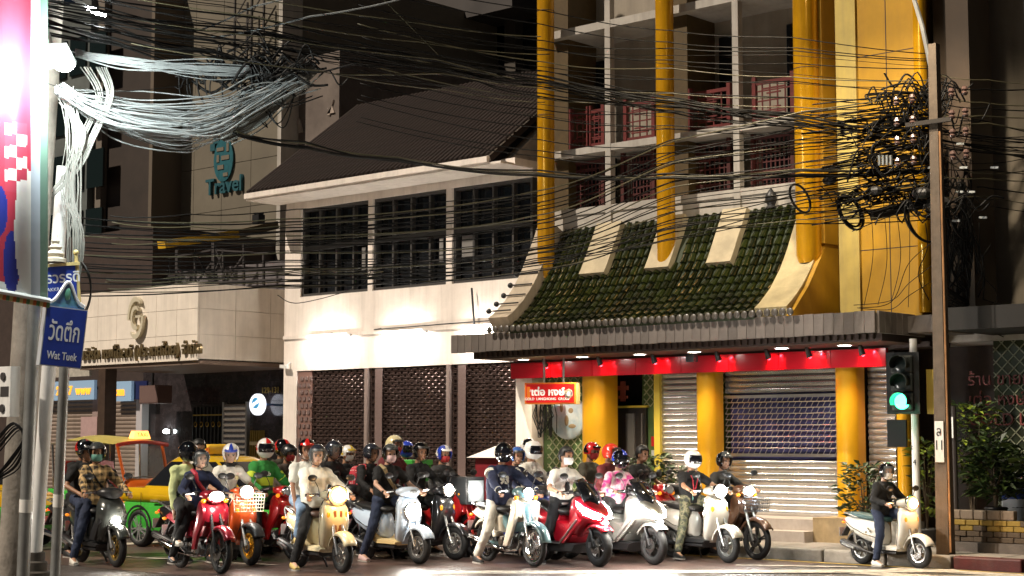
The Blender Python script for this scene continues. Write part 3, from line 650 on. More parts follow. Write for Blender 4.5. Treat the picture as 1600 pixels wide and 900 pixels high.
MB().box(gx[4] - .02, gx[5] + .05, EY - .065, EY - .02, 1.62, 1.7).build('gate_rail', mat('pale_gilt', (.6, .5, .28), .4, .3), CB)
nx_, nz_ = hit(423, 610, EY - .02); text('house_number', '129-131', .19, mat('brass', (.55, .4, .12), .3, .8), face_front(nx_, EY - .03, nz_), CB, .01)
dx_, dz_ = hit(403, 632, EY - .3)
DS = empty('round_sign', (0, 0, 0), label='round white illuminated sign with blue globe logo on the marble wall', cat='sign')
MB().lathe([(0, -.06), (.225, -.06), (.24, -.04), (.24, .04)], (dx_, EY - .3, dz_), 'y', 36).build('disc', mat('disc_white', (.8, .8, .85), .4, emit=(.9, .92, 1), es=.55), DS, True)
blu = mat('logo_blue', (.05, .25, .5), .4, emit=(.1, .45, .75), es=.25)
def cres(r0, r1, a0, a1, c, y): 
    pts = []
    for i in range(15): t = R(a0 + (a1 - a0) * i / 14); pts.append((c[0] + r1 * math.cos(t), c[1] + r1 * math.sin(t)))
    for i in range(14, -1, -1): t = R(a0 + (a1 - a0) * i / 14); k = math.sin(math.pi * i / 14); pts.append((c[0] + (r1 - (r1 - r0) * k) * math.cos(t), c[1] + (r1 - (r1 - r0) * k) * math.sin(t)))
    return MB().prism(pts, y, y + .008, 'y')
for a0, a1 in ((40, 190), (220, 370)): cres(.03, .12, a0, a1, (dx_, dz_ + .03), EY - .375).build('globe_logo', blu, DS)
MB().bar((dx_ + .2, EY - .25, dz_), (dx_ + .5, EY, dz_ - .02), .03, .05).build('bracket', mat('blue_bracket', (.03, .08, .2), .4), DS)
wallg = mat('wall_lamp_glow', (1, 1, 1), .5, emit=(.85, 1, .97), es=25)
lx, lz = hit(260, 674, EY - .1); wlp = empty('wall_lamp', (0, 0, 0), label='small bright wall lamp beside the dark gate of the company', cat='lamp'); MB().sph((lx, EY - .12, lz), (.09, .05, .05), 12, 8).build('globe', wallg, wlp, True); MB().box(lx - .06, lx + .06, EY - .07, EY, lz - .05, lz + .05).build('plate', steel, wlp)
ax_, az_ = hit(240, 617, .6); acb = empty('control_box', (0, 0, 0), label='brown metal box hung under the company sign box', cat='box'); MB().box(ax_ - .42, ax_ + .3, .5, .9, az_ - .2, az_ + .22).build('case', mat('box_brown', (.12, .07, .06), .6), acb); MB().box(ax_ - .4, ax_ + .28, .49, .5, az_ - .18, az_ + .2).build('lid', mat('box_brown2', (.14, .085, .075), .6), acb)
MB().box(ax_ - .1, ax_ - .06, .6, .65, az_ + .2, gz0 - .08).build('hanger', blackm, acb)
# dark column and far shopfront
dcx = hx(168, -1.3); MB().box(dcx - .13, dcx + .13, -1.45, -1.15, .15, gz0 - .08).build('column', mat('brown_column', (.06, .035, .022), .5, var=.3), CB)
SHP = empty('corner_shop', (0, 0, 0), label='closed shop with brown roller shutters beyond the dark column', cat='building')
SY = 1.3; brs = mat('brown_shutter', (.26, .2, .16), .5, .3, var=.2)
sx = [hx(p, SY) for p in (40, 148, 168, 219, 228)]
shutter(sx[0], sx[1], .2, 2.75, SY, SHP, brs, .1); shutter(sx[2] - .3, sx[3], .2, 2.75, SY, SHP, brs, .1)
MB().box(sx[3], sx[4], SY - .1, SY + .3, .15, 2.95).build('pier', mat('pier_grey', (.45, .43, .45), .5), SHP); MB().box(sx[1], sx[2] - .3, SY - .05, SY + .3, .15, 3.0).build('pier', mat('pier_pink', (.3, .22, .2), .6), SHP)
MB().box(-34, -20.2, SY + .3, 6, .15, 7).build('core', darkm, SHP)
px_, pz_ = hit(143, 672, SY - .2); MB().box(px_ - .4, px_ + .3, SY - .25, SY - .2, pz_ - .5, pz_ + .33).build('notice_board', mat('pink_board', (.42, .28, .27), .6, var=.15), SHP)
sgb = mat('sign_blue', (.22, .33, .45), .4, emit=(.35, .55, .8), es=.08); org = mat('letter_orange', (.7, .28, .02), .4, emit=(1, .4, .03), es=.5)
for p0, p1, t in ((60, 147, '259-7  www'), (170, 205, '.com')):
    a, z = hit(p0, 612, SY - .3); b_, _ = hit(p1, 612, SY - .3); MB().box(a, b_, SY - .3, SY - .22, z - .24, z + .24).build('shop_sign', sgb, SHP)
    text('shop_lettering', t, .3, org, face_front((a + b_) / 2 + (.35 if t[0] == '2' else -.1), SY - .31, z - .01), SHP, .012, bold=.01)
a, z = hit(60, 585, SY - .3); b_, _ = hit(140, 585, SY - .3); MB().box(a, b_, SY - .31, SY - .24, z - .1, z + .3).build('shop_sign', mat('sign_pale', (.45, .42, .36), .5, var=.3, vs_=8), SHP)
a, z = hit(206, 610, SY - .2); MB().box(a, a + .6, SY - .2, SY - .15, z - .22, z + .22).build('shop_sign', mat('sign_navy', (.01, .015, .08), .4), SHP)
# ---- roof terrace above the sign box: railing, trusses, yellow beam
TR = empty('roof_terrace', (0, 0, 0), label='dark steel truss frame and railing on the terrace above the company sign', cat='frame')
ty = 2.0; dk = mat('dark_steel', (.035, .03, .03), .6)
def ln(p, q, y, r, nm='strut', m=dk, par=TR): a, b_ = hit(*p, y), hit(*q, y); return MB().bar((a[0], y, a[1]), (b_[0], y, b_[1]), r, r, (0, 1, 0)).build(nm, m, par)
for px, t in ((211, 405), (241, 400), (247, 400), (265, 400), (278, 390), (305, 390), (335, 378), (349, 390), (381, 378), (412, 398)): ln((px, 446), (px, t), ty, .1 if px in (278, 335) else .05, 'post')
for p, q in (((244, 402), (262, 440)), ((305, 394), (328, 440)), ((333, 408), (310, 438)), ((349, 392), (330, 440)), ((380, 400), (354, 438)), ((262, 440), (247, 410)), ((338, 390), (352, 436)), ((340, 391), (420, 396)), ((212, 412), (330, 391)), ((180, 440), (330, 425)), ((330, 425), (440, 418)), ((180, 449), (440, 436)), ((278, 420), (296, 445))): ln(p, q, ty - .03, .04, 'brace')
MB().box(-21, -13.35, 2.3, 2.4, 4.9, 5.9).build('back_panel', mat('terrace_grey', (.14, .125, .13), .8, var=.4, vs_=3), TR)
yb = mat('yellow_beam', (.62, .36, .01), .5, var=.2, vs_=4)
a, b_ = hit(252, 382, 1.0), hit(368, 366, 3.2)
tag(MB().bar((a[0], 1.0, a[1]), (b_[0], 3.2, b_[1]), .3, .2).build('yellow_beam', yb), 'yellow steel beam slanting over the roof terrace', 'beam')
a, b_ = hit(368, 366, 3.2), hit(430, 352, 4.4)
tag(MB().bar((a[0], 3.2, a[1]), (b_[0], 4.4, b_[1]), .28, .2).build('canvas_roll', mat('canvas_dark', (.12, .09, .05), .8)), 'dark rolled awning lining up with the yellow beam', 'awning')
a = hit(404, 342, 3); tag(MB().box(a[0] - .12, a[0] + .12, 2.9, 3.1, a[1] - .1, a[1] + .1).lathe([(.1, .1), (.13, .12), (.13, .14), (0, .14)], (a[0], 3, a[1]), n=10).build('flood_lamp', blackm), 'small black flood lamp on the awning frame', 'lamp')
a0, b0 = hit(436, 318, -.05), hit(449, 460, -.05)
tag(MB().box(a0[0], a0[0] + .2, .5, .62, 5.0, a0[1] + .1).build('billboard_edge', mat('brown_board', (.09, .065, .04), .8)), 'narrow brown board standing on edge beside the white building', 'board')
# ---- tall buildings behind
TB = empty('travel_building', (0, 0, 0), label='tall beige clad building with teal globe mark and Travel lettering', cat='building')
TY = 5.5; tm = streaks(mat('beige_cladding', (.15, .13, .095), .6, var=.18, vs_=.8), .35, 1, .2)
a, b_ = hx(262, TY, 200), hx(440, TY, 200)
n1 = 4; cw = (b_ - a) / n1
for i in range(n1):
    for j in range(9): MB().box(a + i * cw + .008, a + (i + 1) * cw - .008, TY, TY + .2, 3 + j * 1.25 + .008, 3 + (j + 1) * 1.25 - .008).build('cladding_panel', tm, TB)
MB().box(a, b_, TY + .15, 14, 3, 14.5).build('core', tm, TB)
teal = mat('teal_paint', (.012, .1, .125), .5, var=.3)
cx, cz = hit(352, 250, TY)
MB().lathe([(0, -.02), (.42, -.02), (.42, .02)], (0, 0, 0), 'y', 24).build('globe_mark', teal, TB, loc=(cx, TY - .05, cz)).scale = (1, 1, 1.45)
for dx, dz, w_, h_ in ((-.12, .3, .3, .1), (.1, .05, .34, .12), (-.1, -.2, .26, .12), (.12, -.42, .2, .1), (-.22, .05, .1, .2), (.2, .32, .1, .22)): MB().box(cx + dx - w_ / 2, cx + dx + w_ / 2, TY - .09, TY - .06, cz + dz - h_ / 2, cz + dz + h_ / 2).build('globe_land', tm, TB)
for dx, dz, s_ in ((-.35, .62, .13), (.38, .66, .12), (-.5, .4, .1)): MB().box(cx + dx - s_, cx + dx + s_, TY - .06, TY - .02, cz + dz - s_, cz + dz + s_).build('globe_dot', mat('teal_dark', (.015, .08, .1), .5), TB)
text('travel_lettering', 'Travel', .62, mat('teal_dark', (.015, .08, .1), .5), face_front(*[hit(353, 291, TY)[0], TY - .05, hit(353, 291, TY)[1]]), TB, .04, bold=.01)
# peeling stair tower to its right
b2 = hx(530, TY + .5, 150)
ST_ = empty('stair_tower', (0, 0, 0), label='brown peeling stair tower standing behind the tiled roof', cat='building')
MB().box(b_, b2, TY + .5, 12, 5, hit(490, 88, TY + .5)[1]).build('wall', mat('peeling_wall', (.16, .13, .11), .85, var=.5, vs_=1.2, col2=(.09, .07, .06)), ST_)
for p, q, t, u_ in ((452, 472, 178, 210), (510, 522, 155, 178)): x0, z0 = hit(p, u_, TY + .45); x1, z1 = hit(q, t, TY + .45); MB().prism([(x0, z0), (x1, z0), (x1 - .1, z1 - .15), (x0 + .25, z1), (x0 + .1, z1 - .4)], TY + .46, TY + .5, 'y').build('bare_patch', mat('bare_plaster', (.4, .33, .28), .9, var=.2), ST_)
MB().box(b_ - .05, b_ + .1, TY - .1, TY + .6, 5, 14).build('corner_trim', slabm, ST_)
# brown slab tower left
a2, a3 = hx(176, 5, 200), hx(262, 5, 200)
LB = empty('brown_tower', (0, 0, 0), label='dark brown windowless tower behind the left cable tangle', cat='building')
MB().box(a2 + .35, a3 - .15, 4.6, 14, 5, 14.5).build('wall', mat('brown_clad', (.035, .024, .018), .6, var=.3, vs_=1), LB); MB().box(a2, a2 + .35, 4.4, 14, 5, 14.5).build('pilaster', mat('beige_clad2', (.15, .125, .1), .7), LB); MB().box(a3 - .15, a3, 4.5, 14, 5, 14.5).build('pilaster', mat('clad_brown3', (.11, .085, .06), .7), LB)
GL = empty('grey_office', (0, 0, 0), label='grey-green office block at the left edge behind the cables', cat='building')
a4 = hx(70, 4, 200); MB().box(a4 - 4, a2 - .02, 4.2, 13, 4.9, 14.5).build('wall', mat('grey_green', (.1, .115, .11), .7, var=.4, vs_=.8), GL)
for j in range(5):
    for i in range(3): MB().box(a4 + i * 1.0, a4 + i * 1.0 + .8, 4.14, 4.2, 5.5 + j * 1.7, 6.6 + j * 1.7).build('window', mat('teal_glass', (.008, .014, .014), .15), GL)
# dark tower in the middle, unlit windows and a heavy top ledge
DB = empty('dark_tower', (0, 0, 0), label='unlit dark tower with heavy grey ledge behind the brown roof', cat='building')
DY = 14; a, b_ = hx(400, DY, 100), hx(1000, DY, 100); dkw = mat('unlit_wall', (.008, .007, .006), .8, var=.4, vs_=.6)
MB().box(a, b_, DY, DY + 8, 5, 30).build('wall', dkw, DB)
for px in (660, 735, 800): x = hx(px, DY - .3, 80); MB().box(x - .22, x + .22, DY - .4, DY, 5, 16.2).build('column', mat('unlit_column', (.05, .04, .03), .8), DB)
for j in range(4):
    for px in (690, 765, 820): x = hx(px, DY, 80); MB().box(x - 1.1, x + 1.1, DY - .06, DY, 10.2 + j * 1.6, 11.3 + j * 1.6).build('window', glassd, DB)
z0 = hit(600, 58, DY - 1.5)[1]; MB().box(a, hx(800, DY - 1.5, 10), DY - 1.5, DY, z0 + .0, z0 + 3).build('ledge', mat('ledge_grey', (.05, .043, .04), .8, var=.25, vs_=.7), DB)
# lattice mast
LM = empty('lattice_mast', (0, 0, 0), label='dark lattice steel mast rising behind the cable hub', cat='mast')
my = 5.2; p = [hit(x, 50, my)[0] for x in (386, 412)]; zt = 13.5; zb = hit(400, 110, my)[1]; w_ = (p[1] - p[0]) * .6
LMM = mat('mast_steel', (.05, .042, .036), .7)
for x in p:
    for y in (my, my - w_): MB().bar((x, y, zb), (x, y, zt), .05, .05).build('leg', LMM, LM)
z = zb; k = 0
while z < zt:
    mb = MB()
    for y in (my, my - w_): mb.bar((p[k % 2], y, z), (p[1 - k % 2], y, z + .7), .03, .03).bar((p[0], y, z), (p[1], y, z), .03, .03)
    mb.build('brace', LMM, LM); z += .7; k += 1
# ================================================================ right-hand side: dark green shop, planter, plants
RB = empty('green_shop', (0, 0, 0), label='dark green lattice shop wall with faded red lettering at the right', cat='building')
RY = .6; rx0 = 2.3; dg = mat('dark_green_wall', (.03, .042, .016), .3, var=.5, vs_=2, col2=(.018, .02, .01), spec=.2)
MB().box(rx0, 14, RY, RY + .3, .15, 3.3).build('wall', dg, RB); MB().box(3.2, 16, RY - .6, RY + 6, 3.3, 11).build('upper_wall', mat('night_wall', (.005, .005, .007), .9, var=.3), RB)
lat = diamonds(rx0, 6.5, .6, 3.2, RY - .01, .19, .007, RB, mat('dull_lattice', (.24, .25, .16), .5))
rl = mat('faded_red_letters', (.16, .02, .015), .5)
for z, t in ((2.62, 'ร้าน ขายทองรูปพรรณ'), (2.32, 'เต่อ หงษ์ กรุ๊ป ทองคำ'), (2.02, 'GOLD LANGHONG')): text('shop_lettering', t, .26, rl, face_front(hx(1515, RY, 650), RY - .04, z), RB, .01, 'LEFT')
MB().box(2.35, 14, -1.0, .5, 3.28, 3.6).build('awning', mat('dark_awning', (.006, .005, .004), .8, var=.3), RB)
PL = empty('brick_planter', (0, 0, 0), label='low rough brick planter wall under the potted plants', cat='planter')
bm_ = [streaks(mat('brick_brown', (.07, .046, .026), .9, var=.4, vs_=8, bump=.4), .4), mat('brick_yellow', (.22, .14, .02), .8, var=.4, vs_=8), mat('brick_pale', (.16, .12, .085), .9, var=.3, vs_=8, bump=.3)]
ply = -.95; pxa = 2.2
MB().box(pxa, 9, ply + .12, RY, .15, .52).build('bed', mat('planter_bed', (.09, .07, .05), .95, var=.5, vs_=6, bump=.6), PL)
MB().box(pxa, 4.0, ply - .12, ply + .12, .15, .3).build('footing', mat('footing_stone', (.12, .1, .085), .9, var=.3, bump=.3), PL)
bk = [MB().box(.004, .196, -.05, .07, 0, .072).build('brick', m, PL) for m in bm_]
for o in bk: o.location = (pxa + .1, ply, .305); bv = o.modifiers.new('b', 'BEVEL'); bv.width = .008
bk[1].location = (pxa + .3, ply, .46); bk[2].location = (pxa + .1, ply, .54)
for j in range(4):
    for i in range(28):
        if j == 0 and i == 0 or j == 2 and i == 1: continue
        k = 1 if (j in (2, 3) and 1 <= i <= 5 and random.random() < .75) else 0
        if j == 3 and i > 9 and random.random() < .4: continue
        again(bk[k], PL, (pxa + .1 + i * .2 - (.1 if j % 2 else 0), ply + random.uniform(-.012, .012), .305 + j * .077), (0, 0, random.uniform(-.04, .04)))
for i in range(1, 5): again(bk[2], PL, (pxa + .1 + i * .2, ply + .02, .615), (0, 0, random.uniform(-.05, .05)), (1, 1, 1.8))
bk[2].location = (pxa + .1, ply + .02, .615); bk[2].scale = (1, 1, 1.8)
# ================================================================ street poles, signs, lamps
# weathered concrete utility pole on the right
ux, uy = gnd(1478, 868, .15)
UP = empty('utility_pole', (0, 0, 0), label='tall weathered concrete utility pole wrapped in cables at the right', cat='pole')
def ptz(py): return at(1465, py, (Vector((ux, uy, 0)) - Vector((CAM.x, CAM.y, 0))).dot(Vector((-ST, CT, 0)))).z
topz = ptz(58)
MB().loft([[(ux - r_, uy - r_, z), (ux + r_, uy - r_, z), (ux + r_, uy + r_, z), (ux - r_, uy + r_, z)] for r_, z in ((.095, .1), (.06, topz))]).build('shaft', woodp, UP)
MB().tube([(ux + .12, uy - .09, .2), (ux + .115, uy - .09, 3), (ux + .1, uy - .08, 6)], .015, 6).build('conduit', mat('rust_pipe', (.3, .15, .06), .7, var=.4), UP)
MB().box(ux - .065, ux + .065, uy - .115, uy - .1, 1.42, 1.98).build('number_plate', mat('plate_white', (.62, .6, .55), .6, var=.1), UP)
text('plate_number', 'ล\n11', .19, blackm, face_front(ux, uy - .12, 1.74), UP, .002, sx=.8)
for z in (ptz(185),): MB().box(ux - .4, ux + .3, uy - .13, uy - .07, z - .03, z + .03).build('crossarm', mat('crossarm_brown', (.02, .015, .011), .8), UP)
for z in (ptz(150), ptz(185), ptz(215), ptz(250)):
    for dx in (-.55, -.3, .3, .5): MB().lathe([(.0, .13), (.03, .12), (.05, .08), (.025, .06), (.05, .03), (.03, 0)], (ux + dx, uy - .1, z), n=8).build('insulator', mat('brown_porcelain', (.1, .06, .05), .2), UP, True)
lz_ = ptz(62); armp = [(ux - .05, uy, lz_ - .3), (ux - .12, uy - .1, lz_ + .3), (ux - .2, uy - .3, lz_ + .9), (ux - .3, uy - .8, lz_ + 1.5), (ux - .35, uy - 1.6, lz_ + 1.9)]
MB().tube(armp, .035, 8).build('lamp_arm', galv, UP, True); MB().sph((ux - .35, uy - 1.85, lz_ + 1.9), (.12, .32, .07), 12, 8).build('lamp_head', galv, UP, True); MB().sph((ux - .35, uy - 1.9, lz_ + 1.855), (.09, .24, .035), 12, 8).build('lamp_glass', mat('street_lamp_glow', (1, .9, .7), .5, emit=(1, .82, .55), es=30), UP, True)
ld = bpy.data.lights.new('street_lamp', 'SPOT'); ld.energy = 600; ld.color = (1, .84, .62); ld.spot_size = R(150); ld.spot_blend = .5; ld.shadow_soft_size = .15; lo = bpy.data.objects.new('street_lamp', ld); COL.objects.link(lo); lo.location = (ux - .35, uy - 1.9, lz_ + 1.78)
bx_ = at(1398, 325, 24.0); MB().bar(at(1362, 338, 24.1), at(1462, 316, 24.4), .12, .12).build('cable_tray', mat('tray_dark', (.03, .026, .024), .6), UP)
# slim second post behind it
MB(); s2 = empty('pipe_post', (0, 0, 0), label='dark slim pipe post standing right behind the utility pole', cat='post')
qx, qy = gnd(1494, 862, .15); MB().cyl((qx, qy, .15), (qx, qy, 2.2), .05, n=12).build('pipe', dk, s2); MB().box(qx - .03, qx + .03, qy - .06, qy - .05, 1.75, 2.05).build('white_tag', whitep, s2)
# traffic light on its white post
tx_, ty_ = gnd(1434, 858, .15)
TL = empty('traffic_light', (0, 0, 0), label='traffic light showing green on a white post beside the utility pole', cat='traffic light')
MB().cyl((tx_, ty_, .15), (tx_, ty_, 3.2), .055, n=16).build('post', whitep, TL, True)
text('post_number', '4', .11, blackm, face_front(tx_ + .01, ty_ - .058, 1.4), TL, .002); text('post_number', 't', .11, blackm, face_front(tx_ - .03, ty_ - .056, 1.62), TL, .002)
hdir = math.atan2(CAM.y - ty_, CAM.x - tx_); HM = Matrix.Translation((tx_ - .1, ty_ - .16, 0)) @ Matrix.Rotation(hdir - R(14), 4, 'Z')      # local +x = beam direction
lensz = [2.82, 2.56, 2.28]
lens_off = mat('lens_dark', (.02, .03, .03), .2); lens_on = mat('lens_green', (.05, .6, .3), .4, emit=(.03, .85, .3), es=7)
for i, z in enumerate(lensz):
    h = MB(HM).box(-.12, .05, -.16, .16, z - .135, z + .135).build('signal_housing', mat('signal_black', (.016, .02, .018), .5), TL); b = h.modifiers.new('b', 'BEVEL'); b.width = .03; b.segments = 2
    MB(HM).lathe([(0, .075), (.06, .07), (.1, .06), (.112, .05)], (0, 0, z), 'x', 24).build('lens', lens_on if i == 2 else lens_off, h, True)
    v = MB(HM).lathe([(.118, .05), (.122, .28), (.128, .28), (.124, .05)], (0, 0, z), 'x', 20, R(-25), R(205)).build('visor', mat('signal_black', (.016, .02, .018), .5), h, True)
MB(HM).box(-.04, -.02, -.24, .24, 2.1, 3.0).build('backing_board', black_pl, TL)
MB(HM).bar((-.12, 0, 2.9), (-.25, -.1, 2.9), .04, .04).bar((-.12, 0, 2.3), (-.25, -.1, 2.3), .04, .04).build('bracket', blackm, TL)
MB(HM).box(-.3, -.22, -.3, -.02, 1.62, 2.02).build('rear_signal', black_pl, TL)
MB(HM).box(-.34, -.2, .3, .46, 2.1, 2.75).build('side_signal', mat('signal_yellow', (.28, .2, .03), .5), TL)
ld = bpy.data.lights.new('green_glow', 'POINT'); ld.energy = 1.6; ld.color = (.1, 1, .45); ld.shadow_soft_size = .1; lo = bpy.data.objects.new('green_glow', ld); COL.objects.link(lo); lo.location = HM @ Vector((.33, 0, 2.28))
# ---------------------------------------------------------------- left foreground poles and signs
def pole(name, label, pb, pt, D, r, m, n=14, cat='pole', band=None):
    e = empty(name, (0, 0, 0), label=label, cat=cat); a = at(*pb, D); b = at(*pt, D); d = (b - a).normalized(); a = a - d * (a.z / d.z)
    MB().cyl(a, b, r, n=n).build('shaft', m, e, True)
    if band:
        c0, c1 = at(*band[0], D), at(*band[1], D); k0, k1 = (c0.z - a.z) / d.z, (c1.z - a.z) / d.z; MB().cyl(a + d * k0, a + d * k1, r + .004, n=n).build('band', band[2], e, True)
    return e
tape = mat('white_tape', (.75, .74, .7), .5)
conc = streaks(mat('old_concrete', (.3, .27, .23), .9, var=.35, vs_=4, bump=.4, bs=22), .45, 5, .6)
pole('concrete_pole', 'thick rough concrete pole at the far left edge', (20, 900), (100, -400), 20.6, .19, conc, 16)
pole('metal_pipe', 'grey steel pipe with a white band left of the white post', (36, 900), (62, 300), 19.6, .075, galv, 14, 'pole', ((28, 800), (30, 780), tape))
pole('white_post', 'white painted post behind the blue street sign', (52, 900), (100, 260), 20.2, .085, whitep)
pole('sign_post', 'grey steel post with white tape carrying the blue street sign', (86, 900), (104, 500), 19.5, .06, galv, 14, 'post', ((90, 792), (92, 772), tape))
MBx = gnd(52, 900); bs = empty('post_base', (0, 0, 0), label='dark stepped collar at the foot of the white post', cat='post base'); c_ = at(54, 900, 20.2)
MB().lathe([(.2, 0), (.2, .12), (.15, .14), (.15, .24), (.12, .26), (.12, .36), (.09, .38)], (c_.x, c_.y, 0), n=16).build('collar', mat('dark_iron', (.05, .04, .03), .7, var=.4), bs, True)
# blue street sign
SGM = mat('street_sign_blue', (.02, .05, .34), .35, var=.2, vs_=6); silver = mat('sign_edge', (.55, .57, .6), .4, .3)
def plate(par, quad, D, m, name, th=.02, edge=True):
    P = [at(x, y, D + dd) for x, y, dd in quad]; c = sum(P, Vector()) / 4; X = ((P[1] - P[0]) + (P[2] - P[3])).normalized(); Z = ((P[3] - P[0]) + (P[2] - P[1])); Z = (Z - X * Z.dot(X)).normalized(); N = X.cross(Z)
    w = ((P[1] - P[0]).length + (P[2] - P[3]).length) / 2; h = ((P[3] - P[0]).length + (P[2] - P[1]).length) / 2
    M = Matrix((( X.x, Z.x, N.x, c.x), (X.y, Z.y, N.y, c.y), (X.z, Z.z, N.z, c.z), (0, 0, 0, 1)))
    if edge: MB(M).box(-w / 2 - .012, w / 2 + .012, -h / 2 - .012, h / 2 + .012, -th, th - .004).build(name + '_edge', silver, par)
    MB(M).box(-w / 2, w / 2, -h / 2, h / 2, -th * .8, th).build(name, m, par); return M, w, h, th
S1_ = empty('street_sign', (0, 0, 0), label='blue street name plate reading Wat Tuek in white', cat='sign')
M_, w_, h_, t_ = plate(S1_, [(66, 569, 0), (128, 575, .3), (128, 486, .3), (66, 478, 0)], 19.1, SGM, 'plate', .05)
wtx = mat('sign_lettering', (.75, .75, .78), .5)
text('lettering', 'วัดตึก', .3, wtx, M_ @ Matrix.Translation((.0, .05, t_)), S1_, .003, sx=.55, bold=.004); text('lettering', 'Wat Tuek', .125, wtx, M_ @ Matrix.Translation((.0, -.22, t_)), S1_, .003, sx=.7, bold=.002)
# white-edged crest above it
cr = []; 
for i in range(25):
    t = i / 24; x = -w_ * .46 + w_ * .92 * t; cr.append((x, .1 + .16 * math.exp(-((t - .48) / .2) ** 2) + .05 * math.cos((t - .5) * 6)))
base = h_ / 2; cy = [(x, base + y) for x, y in cr]
MB(M_).prism(cy + [(w_ * .46, base - .01), (-w_ * .46, base - .01)], -.012, .012, 'z').build('crest', mat('crest_blue', (.08, .14, .42), .4, col2=(.1, .3, .32), vs_=7), S1_)
MB(M_).tube([(x, y, .012) for x, y in cy], .02, 6).build('crest_edge', wtx, S1_, True); MB(M_).sph((0, base + .17, .01), (.04, .08, .02), 8, 8).build('crest_figure', mat('crest_green', (.12, .35, .25), .5), S1_, True)
S2_ = empty('street_sign', (0, 0, 0), label='blue street name plate half hidden behind the banner and crest', cat='sign')
M2_, w2, h2, t2 = plate(S2_, [(70, 500, 0), (119, 500, .25), (119, 412, .25), (70, 420, 0)], 19.5, SGM, 'plate', .02, False)
text('lettering', 'จักรวรรดิ', .17, wtx, M2_ @ Matrix.Translation((-.06, h2 / 2 - .14, t2)), S2_, .002, bold=.003); text('lettering', 'CHAKKRAWAT', .06, wtx, M2_ @ Matrix.Translation((-.05, h2 / 2 - .27, t2)), S2_, .002)
MB(M2_).box(-w2 / 2 - .02, w2 / 2 + .05, h2 / 2, h2 / 2 + .035, -.04, .04).build('top_rail', cream, S2_); MB(M2_).cyl((w2 / 2 + .03, -h2 / 2 - .05, 0), (w2 / 2 + .03, h2 / 2 + .12, 0), .022, n=10).build('side_post', cream, S2_, True); MB(M2_).sph((w2 / 2 + .03, h2 / 2 + .15, 0), .035, 8, 6).build('post_ball', cream, S2_, True)
fn = at(86, 410, 19.6); tag(MB().lathe([(.13, 0), (.13, .04), (.09, .06), (.11, .1), (.06, .15), (.08, .18), (.035, .22), (.05, .25), (.012, .34), (0, .4)], fn, n=16).build('stone_finial', mat('finial_cream', (.5, .45, .36), .7), None, True), 'cream turned finial on top of the street sign frame', 'finial')
mb_ = empty('meter_box', (0, 0, 0), label='small white electric meter box low on the left pole', cat='meter'); c_ = at(18, 612, 19.9)
MB().box(c_.x - .14, c_.x + .1, c_.y - .08, c_.y + .05, c_.z - .3, c_.z + .3).build('case', whitep, mb_); MB().box(c_.x - .11, c_.x + .07, c_.y - .085, c_.y - .08, c_.z - .06, c_.z + .06).build('label_strip', dk, mb_)
for dz in (.18, -.2): MB().lathe([(0, -.02), (.05, -.02), (.05, 0)], (c_.x - .05, c_.y - .08, c_.z + dz), 'y', 12).build('dial', dk, mb_)
# ---------------------------------------------------------------- banner with print
BN = empty('street_banner', (0, 0, 0), label='red white and blue printed banner hanging under a glaring lamp', cat='banner')
nx, ny = 66, 170; vs_b = []; fs_b = []; cols = []
for j in range(ny + 1):
    for i in range(nx + 1):
        u, v = i / nx, j / ny; px = -60 + 135 * u; py = -60 + (505 + 22 * u) * v + 6 * u
        vs_b.append(at(px, py, 18.6 + .5 * u + .05 * math.sin(u * 11 + v * 2) + .05 * math.sin(v * 7)))
def bcol(px, py):
    if 8 < px < 42 and 192 < py < 300: return (.5, .06, .1) if (int((px - 8) / 17) + int((py - 192) / 18)) % 2 else (.8, .78, .75)
    if px > 62: return (.12, .2, .16)
    if px > 48: return (.4, .44, .5)
    if (px - 42) ** 2 / 380 + (py - 360) ** 2 / 9000 < 1: return (.8, .78, .72)
    if (px - 18) ** 2 / 160 + (py - 410) ** 2 / 2500 < 1 or (px + 2) ** 2 / 200 + (py - 330) ** 2 / 1600 < 1: return (.03, .04, .3)
    if py > 440: return (.75, .75, .72)
    return (.5, .045, .08)
for j in range(ny):
    for i in range(nx):
        a = j * (nx + 1) + i; fs_b.append((a, a + nx + 1, a + nx + 2, a + 1)); u, v = (i + .5) / nx, (j + .5) / ny; cols.append(bcol(-60 + 135 * u, -60 + (505 + 22 * u) * v + 6 * u))
pal = sorted(set(cols)); bm2 = MB(); bm2.add(vs_b, fs_b); bm2.mi = [pal.index(c) for c in cols]
bms = [mat('banner_%d' % i, c, .35, coat=.3, bump=.15, bs=4) for i, c in enumerate(pal)]
sheet = bm2.build('printed_sheet', bms, BN, True, 180); so = sheet.modifiers.new('s', 'SOLIDIFY'); so.thickness = .006
P0, P1 = at(-60, 449, 18.6), at(78, 474, 19.1)
for i in range(26):
    a = P0.lerp(P1, i / 26); b = P0.lerp(P1, (i + .9) / 26); MB().bar(a - Vector((0, 0, .02)), b - Vector((0, 0, .02)), .02, .07).build('fringe', mat('fringe%d' % (i % 3), [(.5, .12, .03), (.1, .2, .08), (.55, .4, .15)][i % 3], .7), BN)
MB().tube([P0 + Vector((0, 0, .03)), P1 + Vector((0, 0, .03))], .03, 8).build('bottom_rail', whitep, BN)
